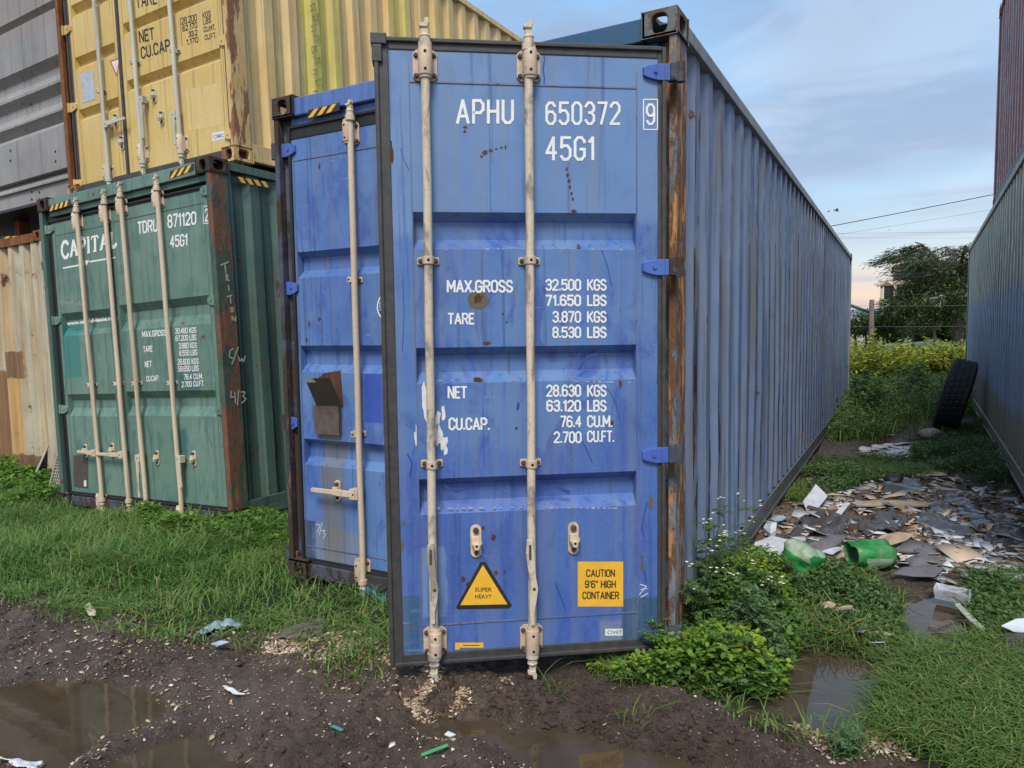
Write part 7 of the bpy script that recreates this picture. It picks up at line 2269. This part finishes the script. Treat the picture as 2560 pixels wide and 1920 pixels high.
def tree(name, label, px, dep, h, wx, mat, n_leaf, trunk_r, style='round', ln=0.25, lean=(0.0, 0.0), group='trees beyond the hedge', forks=7, wf=0.36):
    b_ = P3(px, 820, dep)
    x, y = float(b_[0]), float(b_[1])
    z = gz_at(x, y)
    t = thing(name, label, 'tree', Matrix.Translation((x, y, z)), group)
    mb = MB()
    C, A, T = [], [], []
    th = h * (0.38 if style == 'flat' else 0.32)
    top = np.array([lean[0] * 0.3, lean[1] * 0.3, th])
    mb.tube([(0, 0, -0.1), tuple(top * 0.5 + np.array([0.05, 0, 0])), tuple(top)], [trunk_r * 1.25, trunk_r, trunk_r * 0.85], 9)
    for s_ in range(forks):
        az = 2 * math.pi * (s_ + RNG.random() * 0.8) / forks
        e = 0.45 + 0.55 * RNG.random()
        if style == 'flat':
            tip = np.array([math.cos(az) * wx * e + lean[0], math.sin(az) * wx * e + lean[1], h * (0.97 - 0.22 * e * e - (0.62 if s_ % 2 else 0.15) * RNG.random())])
        else:
            tip = np.array([math.cos(az) * wx * e + lean[0], math.sin(az) * wx * e + lean[1], h * (0.45 + 0.5 * RNG.random())])
        pts = []
        for q in np.linspace(0, 1, 7):
            pp_ = top * (1 - q) + tip * q
            pp_ = pp_ + np.array([0, 0, h * 0.10 * math.sin(q * math.pi) * (1 if style == 'flat' else 0.3)]) + RNG.normal(0, 0.04, 3) * (0 < q < 1)
            pts.append(tuple(pp_))
        mb.tube(pts, [trunk_r * 0.55 * (1 - 0.8 * q) for q in np.linspace(0, 1, 7)], 6, caps=False)
        subs = 9 if style == 'flat' else 6
        for u in range(subs):
            q = 0.35 + 0.65 * RNG.random()
            i0 = min(int(q * 6), 5)
            o_ = np.array(pts[i0]) * (1 - (q * 6 - i0)) + np.array(pts[i0 + 1]) * (q * 6 - i0)
            a2 = az + RNG.normal(0, 0.9)
            l2 = wx * (0.30 + 0.30 * RNG.random())
            dz = (0.02 + 0.10 * RNG.normal()) if style == 'flat' else RNG.normal(0.1, 0.5)
            d2 = np.array([math.cos(a2), math.sin(a2), dz])
            bp = [tuple(o_ + d2 * l2 * v + np.array([0, 0, -0.30 * l2 * v * v if style == 'flat' else 0])) for v in (0, 0.35, 0.7, 1.0)]
            mb.tube(bp, [trunk_r * 0.16, trunk_r * 0.11, trunk_r * 0.07, trunk_r * 0.02], 5, caps=False)
            m_ = max(4, n_leaf // (forks * subs))
            v = RNG.random(m_)
            sp = (0.065 if style == 'flat' else 0.17) * wx
            c_ = o_ + d2 * (l2 * v)[:, None] + np.stack([0 * v, 0 * v, -0.30 * l2 * v * v if style == 'flat' else 0 * v], -1)
            c_ = c_ + RNG.normal(0, 1, (m_, 3)) * np.array([sp, sp, sp * (0.30 if style == 'flat' else 0.9)])
            C.append(c_)
            A.append(a2 + RNG.normal(0, 0.55 if style == 'flat' else 1.5, m_))
            T.append(RNG.normal(-0.22 if style == 'flat' else 0.0, 0.25 if style == 'flat' else 0.6, m_))
    mb.build('trunk', BARK, t)
    C = np.concatenate(C)
    n_ = len(C)
    leaf_obj('crown', C, np.concatenate(A), np.concatenate(T), ln * (0.5 + 0.9 * RNG.random(n_)), ln * wf, mat, parent=t)
    return t


tree('acacia_tree', 'wide dark acacia with layered drooping branches above the hedge', 2066, 46, 8.0, 4.4, ACACIA, 17000, 0.30, 'flat', 0.34, (-0.3, 0), forks=24, wf=0.13)
tree('acacia_tree', 'dark feathery tree behind the big acacia, half hidden by the patched wall', 2120, 52, 7.2, 3.4, ACACIA, 7000, 0.24, 'flat', 0.42, forks=9, wf=0.16)
for px, dep, h, wx, lab in ((1946, 44, 4.3, 1.3, 'slim airy tree in front of the left half of the apartment block'), (1968, 42, 3.3, 1.2, 'small leafy tree with a thin dark trunk left of the acacia'), 
                            (2015, 40, 3.3, 1.5, 'low dark tree under the crown of the acacia'), (2062, 40, 3.4, 1.5, 'low tree right under the acacia by the patched wall'),
                            (1905, 46, 2.3, 1.2, 'small tree just right of the fence post'), (1868, 48, 2.6, 1.3, 'shrubby tree in front of the low house'), (1845, 47, 2.4, 1.2, 'shrubby tree at the far end of the blue container')):
    tree('small_tree', lab, px, dep, h, wx, TREEM, 1500, 0.085, 'round', 0.20, forks=6, wf=0.5)

for px_, d_ in ((1880, 66), (1930, 64), (1985, 68), (2040, 64), (2090, 66)):
    bush(px_, 800, d_, 3.6, 2.3, 'dark green shrub in the row at the foot of the apartment block', TREEM, 1800, 0.34, group='shrubs by the apartment block')

# apartment block and low house
PINKW = plain('pale_render', (0.50, 0.36, 0.32), 0.8, var=0.05, scale=1.5, damt=0.2)
CREAMW = plain('cream_render', (0.46, 0.41, 0.35), 0.8, var=0.05, scale=1.5, damt=0.2)
GLASSD = plain('dark_glazing', (0.05, 0.06, 0.065), 0.2, var=0.2, damt=0.0)
ROOFT = plain('brown_roof_tiles', (0.20, 0.12, 0.09), 0.8, var=0.2, scale=3)
dep = 95
bl_ = P3(1914, 800, dep)
_v = (bl_ - CAM)[:2] / np.linalg.norm((bl_ - CAM)[:2])
rx, ry = float(_v[1]), float(-_v[0])
MAP_ = Matrix(((rx, -ry, 0, float(bl_[0])), (ry, rx, 0, float(bl_[1])), (0, 0, 1, gz_at(float(bl_[0]), float(bl_[1])) - 0.3), (0, 0, 0, 1)))
apt = thing('apartment_building', 'pale apartment block with balconies and a set-back pink top floor behind the acacia', 'building', MAP_)
zr = lambda py: float(P3(1914, py, dep)[2]) - MAP_[2][3]
ux = lambda px: float(np.linalg.norm(P3(px, 690, dep)[:2] - P3(1914, 690, dep)[:2])) * (1 if px >= 1914 else -1)
x0a, x1a = ux(1899), ux(2075)
for z0, z1 in ((0, zr(658)), (zr(655), zr(632))):
    pass
flz = [0.0, zr(700), zr(655), zr(613)]
MB().box(ux(1906), x1a, 1.4, 12, 0, zr(618)).build('wall', CREAMW, apt)
MB().box(ux(1924), x1a, 1.0, 12, zr(616), zr(580)).build('wall', PINKW, apt, label='pink top floor')
mb = MB()
mb.prism([(ux(1920), zr(579)), (x1a + 0.5, zr(579)), (x1a + 0.5, zr(572)), (ux(1928), zr(572))], 0.4, 12.5)
mb.build('roof', ROOFT, apt)
for za, zb_ in ((zr(664), zr(652)), (zr(712), zr(700)), (zr(760), zr(748))):
    MB().box(x0a, x1a, 0, 1.39, za, za + 0.25).box(x0a, x1a, 0, 0.12, za + 0.251, zb_ + 0.35).build('balcony', CREAMW, apt)
for px in (1899, 1925, 1952, 1980, 2010):
    MB().box(ux(px), ux(px) + 0.35, 0.02, 0.4, zr(757), zr(616)).build('column', CREAMW, apt)
MB().prism([(ux(1898), zr(618)), (ux(1926), zr(618)), (ux(1912), zr(609))], -0.1, 3).build('porch_roof', ROOFT, apt)
for zc in (zr(640), zr(684), zr(732)):
    for px in (1908, 1918, 1935, 1945, 1962, 1972, 1992, 2002, 2030):
        MB().box(ux(px), ux(px) + 1.6, 1.36, 1.395, zc - 0.2, zc + 1.6).build('window', GLASSD, apt)
for px, w_ in ((1926, 1.4), (1944, 2.6), (1965, 2.2)):
    MB().box(ux(px), ux(px) + w_, 0.95, 0.998, zr(606), zr(588)).build('window', GLASSD, apt)
dep2 = 62
hl_ = P3(1835, 800, dep2)
_v = (hl_ - CAM)[:2] / np.linalg.norm((hl_ - CAM)[:2])
rx, ry = float(_v[1]), float(-_v[0])
MH = Matrix(((rx, -ry, 0, float(hl_[0])), (ry, rx, 0, float(hl_[1])), (0, 0, 1, gz_at(float(hl_[0]), float(hl_[1])) - 0.2), (0, 0, 0, 1)))
hs = thing('low_house', 'low house with a sloping green metal roof at the far end of the passage', 'house', MH)
zh = lambda py: float(P3(1835, py, dep2)[2]) - MH[2][3]
uh = lambda px: float(np.linalg.norm(P3(px, 690, dep2)[:2] - P3(1835, 690, dep2)[:2])) * (1 if px >= 1835 else -1)
MB().box(uh(1800), uh(1874), 0, 6, 0, zh(682)).build('wall', CREAMW, hs)
mb = MB()
mb.prism([(uh(1795), zh(640)), (uh(1880), zh(676)), (uh(1880), zh(679)), (uh(1795), zh(643))], -0.5, 6.5)
mb.build('roof', plain('green_roof_sheet', (0.10, 0.17, 0.13), 0.5), hs)
for z in (zh(716), zh(728)):
    MB().box(uh(1810), uh(1874), -1.0, -0.9, z, z + 0.18).build('rail', CREAMW, hs)
MB().box(uh(1846), uh(1860), -0.03, -0.001, zh(712), zh(695)).build('window', GLASSD, hs)
# far hills, with bluish distance haze put into their colour
n_ = 80
xs2 = np.linspace(-2500, 2500, n_)
V, q = [], []
for i, x in enumerate(xs2):
    hgt = 20 + 26 * (0.5 + float(fbm(x * 0.0022 + 4, 1.5, 4)))
    for y, zz_ in ((900, -3), (1150, hgt * 0.7), (1400, hgt), (1700, hgt * 0.5)):
        V.append((x, y, zz_))
for i in range(n_ - 1):
    for j in range(3):
        q.append((i * 4 + j, (i + 1) * 4 + j, (i + 1) * 4 + j + 1, i * 4 + j + 1))
np_mesh('hills', V, q, None, plain('haze_tinted_hill', (0.10, 0.17, 0.20), 0.95, var=0.15, scale=0.02, damt=0.0), smooth=True, kind='structure')

# ------------------------------------------------------------------ overhead wires and birds
CABLE = plain('black_cable', (0.03, 0.03, 0.035), 0.6, damt=0.0)


def wire(pa, pb_, dep_, r, label, sag=0.4):
    a, b = P3(*pa, dep_), P3(*pb_, dep_)
    d = b - a
    pts = []
    for t in np.linspace(-2.5, 3.5, 25):
        p_ = a + d * t
        p_ = p_ + np.array([0, 0, sag * 0.08 * ((t - 0.5) ** 2 - 0.25)])
        pts.append(tuple(p_))
    return MB().tube(pts, r, 6).build('overhead_wire', CABLE, label=label, cat='wire', group='overhead wires')


wire((1803, 487), (2142, 421), 30, 0.016, 'thick dark overhead wire, topmost of those crossing the passage')
wire((1823, 505), (2130, 455), 46, 0.007, 'thin overhead wire slanting just under the thick one')
wire((1850, 504), (2100, 501), 60, 0.007, 'thin level overhead wire with a small bird on it', 0.2)
wire((1850, 514), (2095, 514), 64, 0.006, 'lowest and faintest level overhead wire', 0.2)


def bird(px, py, dep_, s_, label, wings=True, roll=0.3):
    c_ = P3(px, py, dep_)
    t = thing('bird', label, 'bird', Matrix.Translation(tuple(map(float, c_))) @ Matrix.Rotation(0.4, 4, 'Z') @ Matrix.Rotation(roll, 4, 'Y'))
    mb = MB()
    mb.tube([(-0.5 * s_, 0, 0), (-0.3 * s_, 0, 0.01 * s_), (0.0, 0, 0.02 * s_), (0.3 * s_, 0, 0.03 * s_), (0.42 * s_, 0, 0.06 * s_), (0.52 * s_, 0, 0.06 * s_), (0.62 * s_, 0, 0.05 * s_)],
            [0.04 * s_, 0.09 * s_, 0.14 * s_, 0.11 * s_, 0.09 * s_, 0.07 * s_, 0.005 * s_], 10)
    BM = plain('grey_feathers', (0.13, 0.13, 0.14), 0.8)
    mb.build('body', BM, t)
    if wings:
        for sg in (-1, 1):
            w_ = MB().add([(0.25 * s_, sg * 0.1 * s_, 0.05 * s_), (-0.15 * s_, sg * 0.1 * s_, 0.05 * s_), (-0.2 * s_, sg * 0.55 * s_, 0.28 * s_), (0.15 * s_, sg * 0.6 * s_, 0.30 * s_), (-0.18 * s_, sg * 1.0 * s_, 0.22 * s_)],
                          [(0, 1, 2, 3), (3, 2, 4)])
            o = w_.build('wing', BM, t)
            o.modifiers.new('wall', 'SOLIDIFY').thickness = 0.01 * s_
    return t


bird(1806, 455, 32, 0.24, 'grey bird flying above the blue container roof line')
bird(1790, 457, 40, 0.16, 'second smaller bird flying just left of the other', roll=-0.4)
bird(1921, 496.5, 59.5, 0.16, 'tiny dark bird perched on the level wire', wings=False)
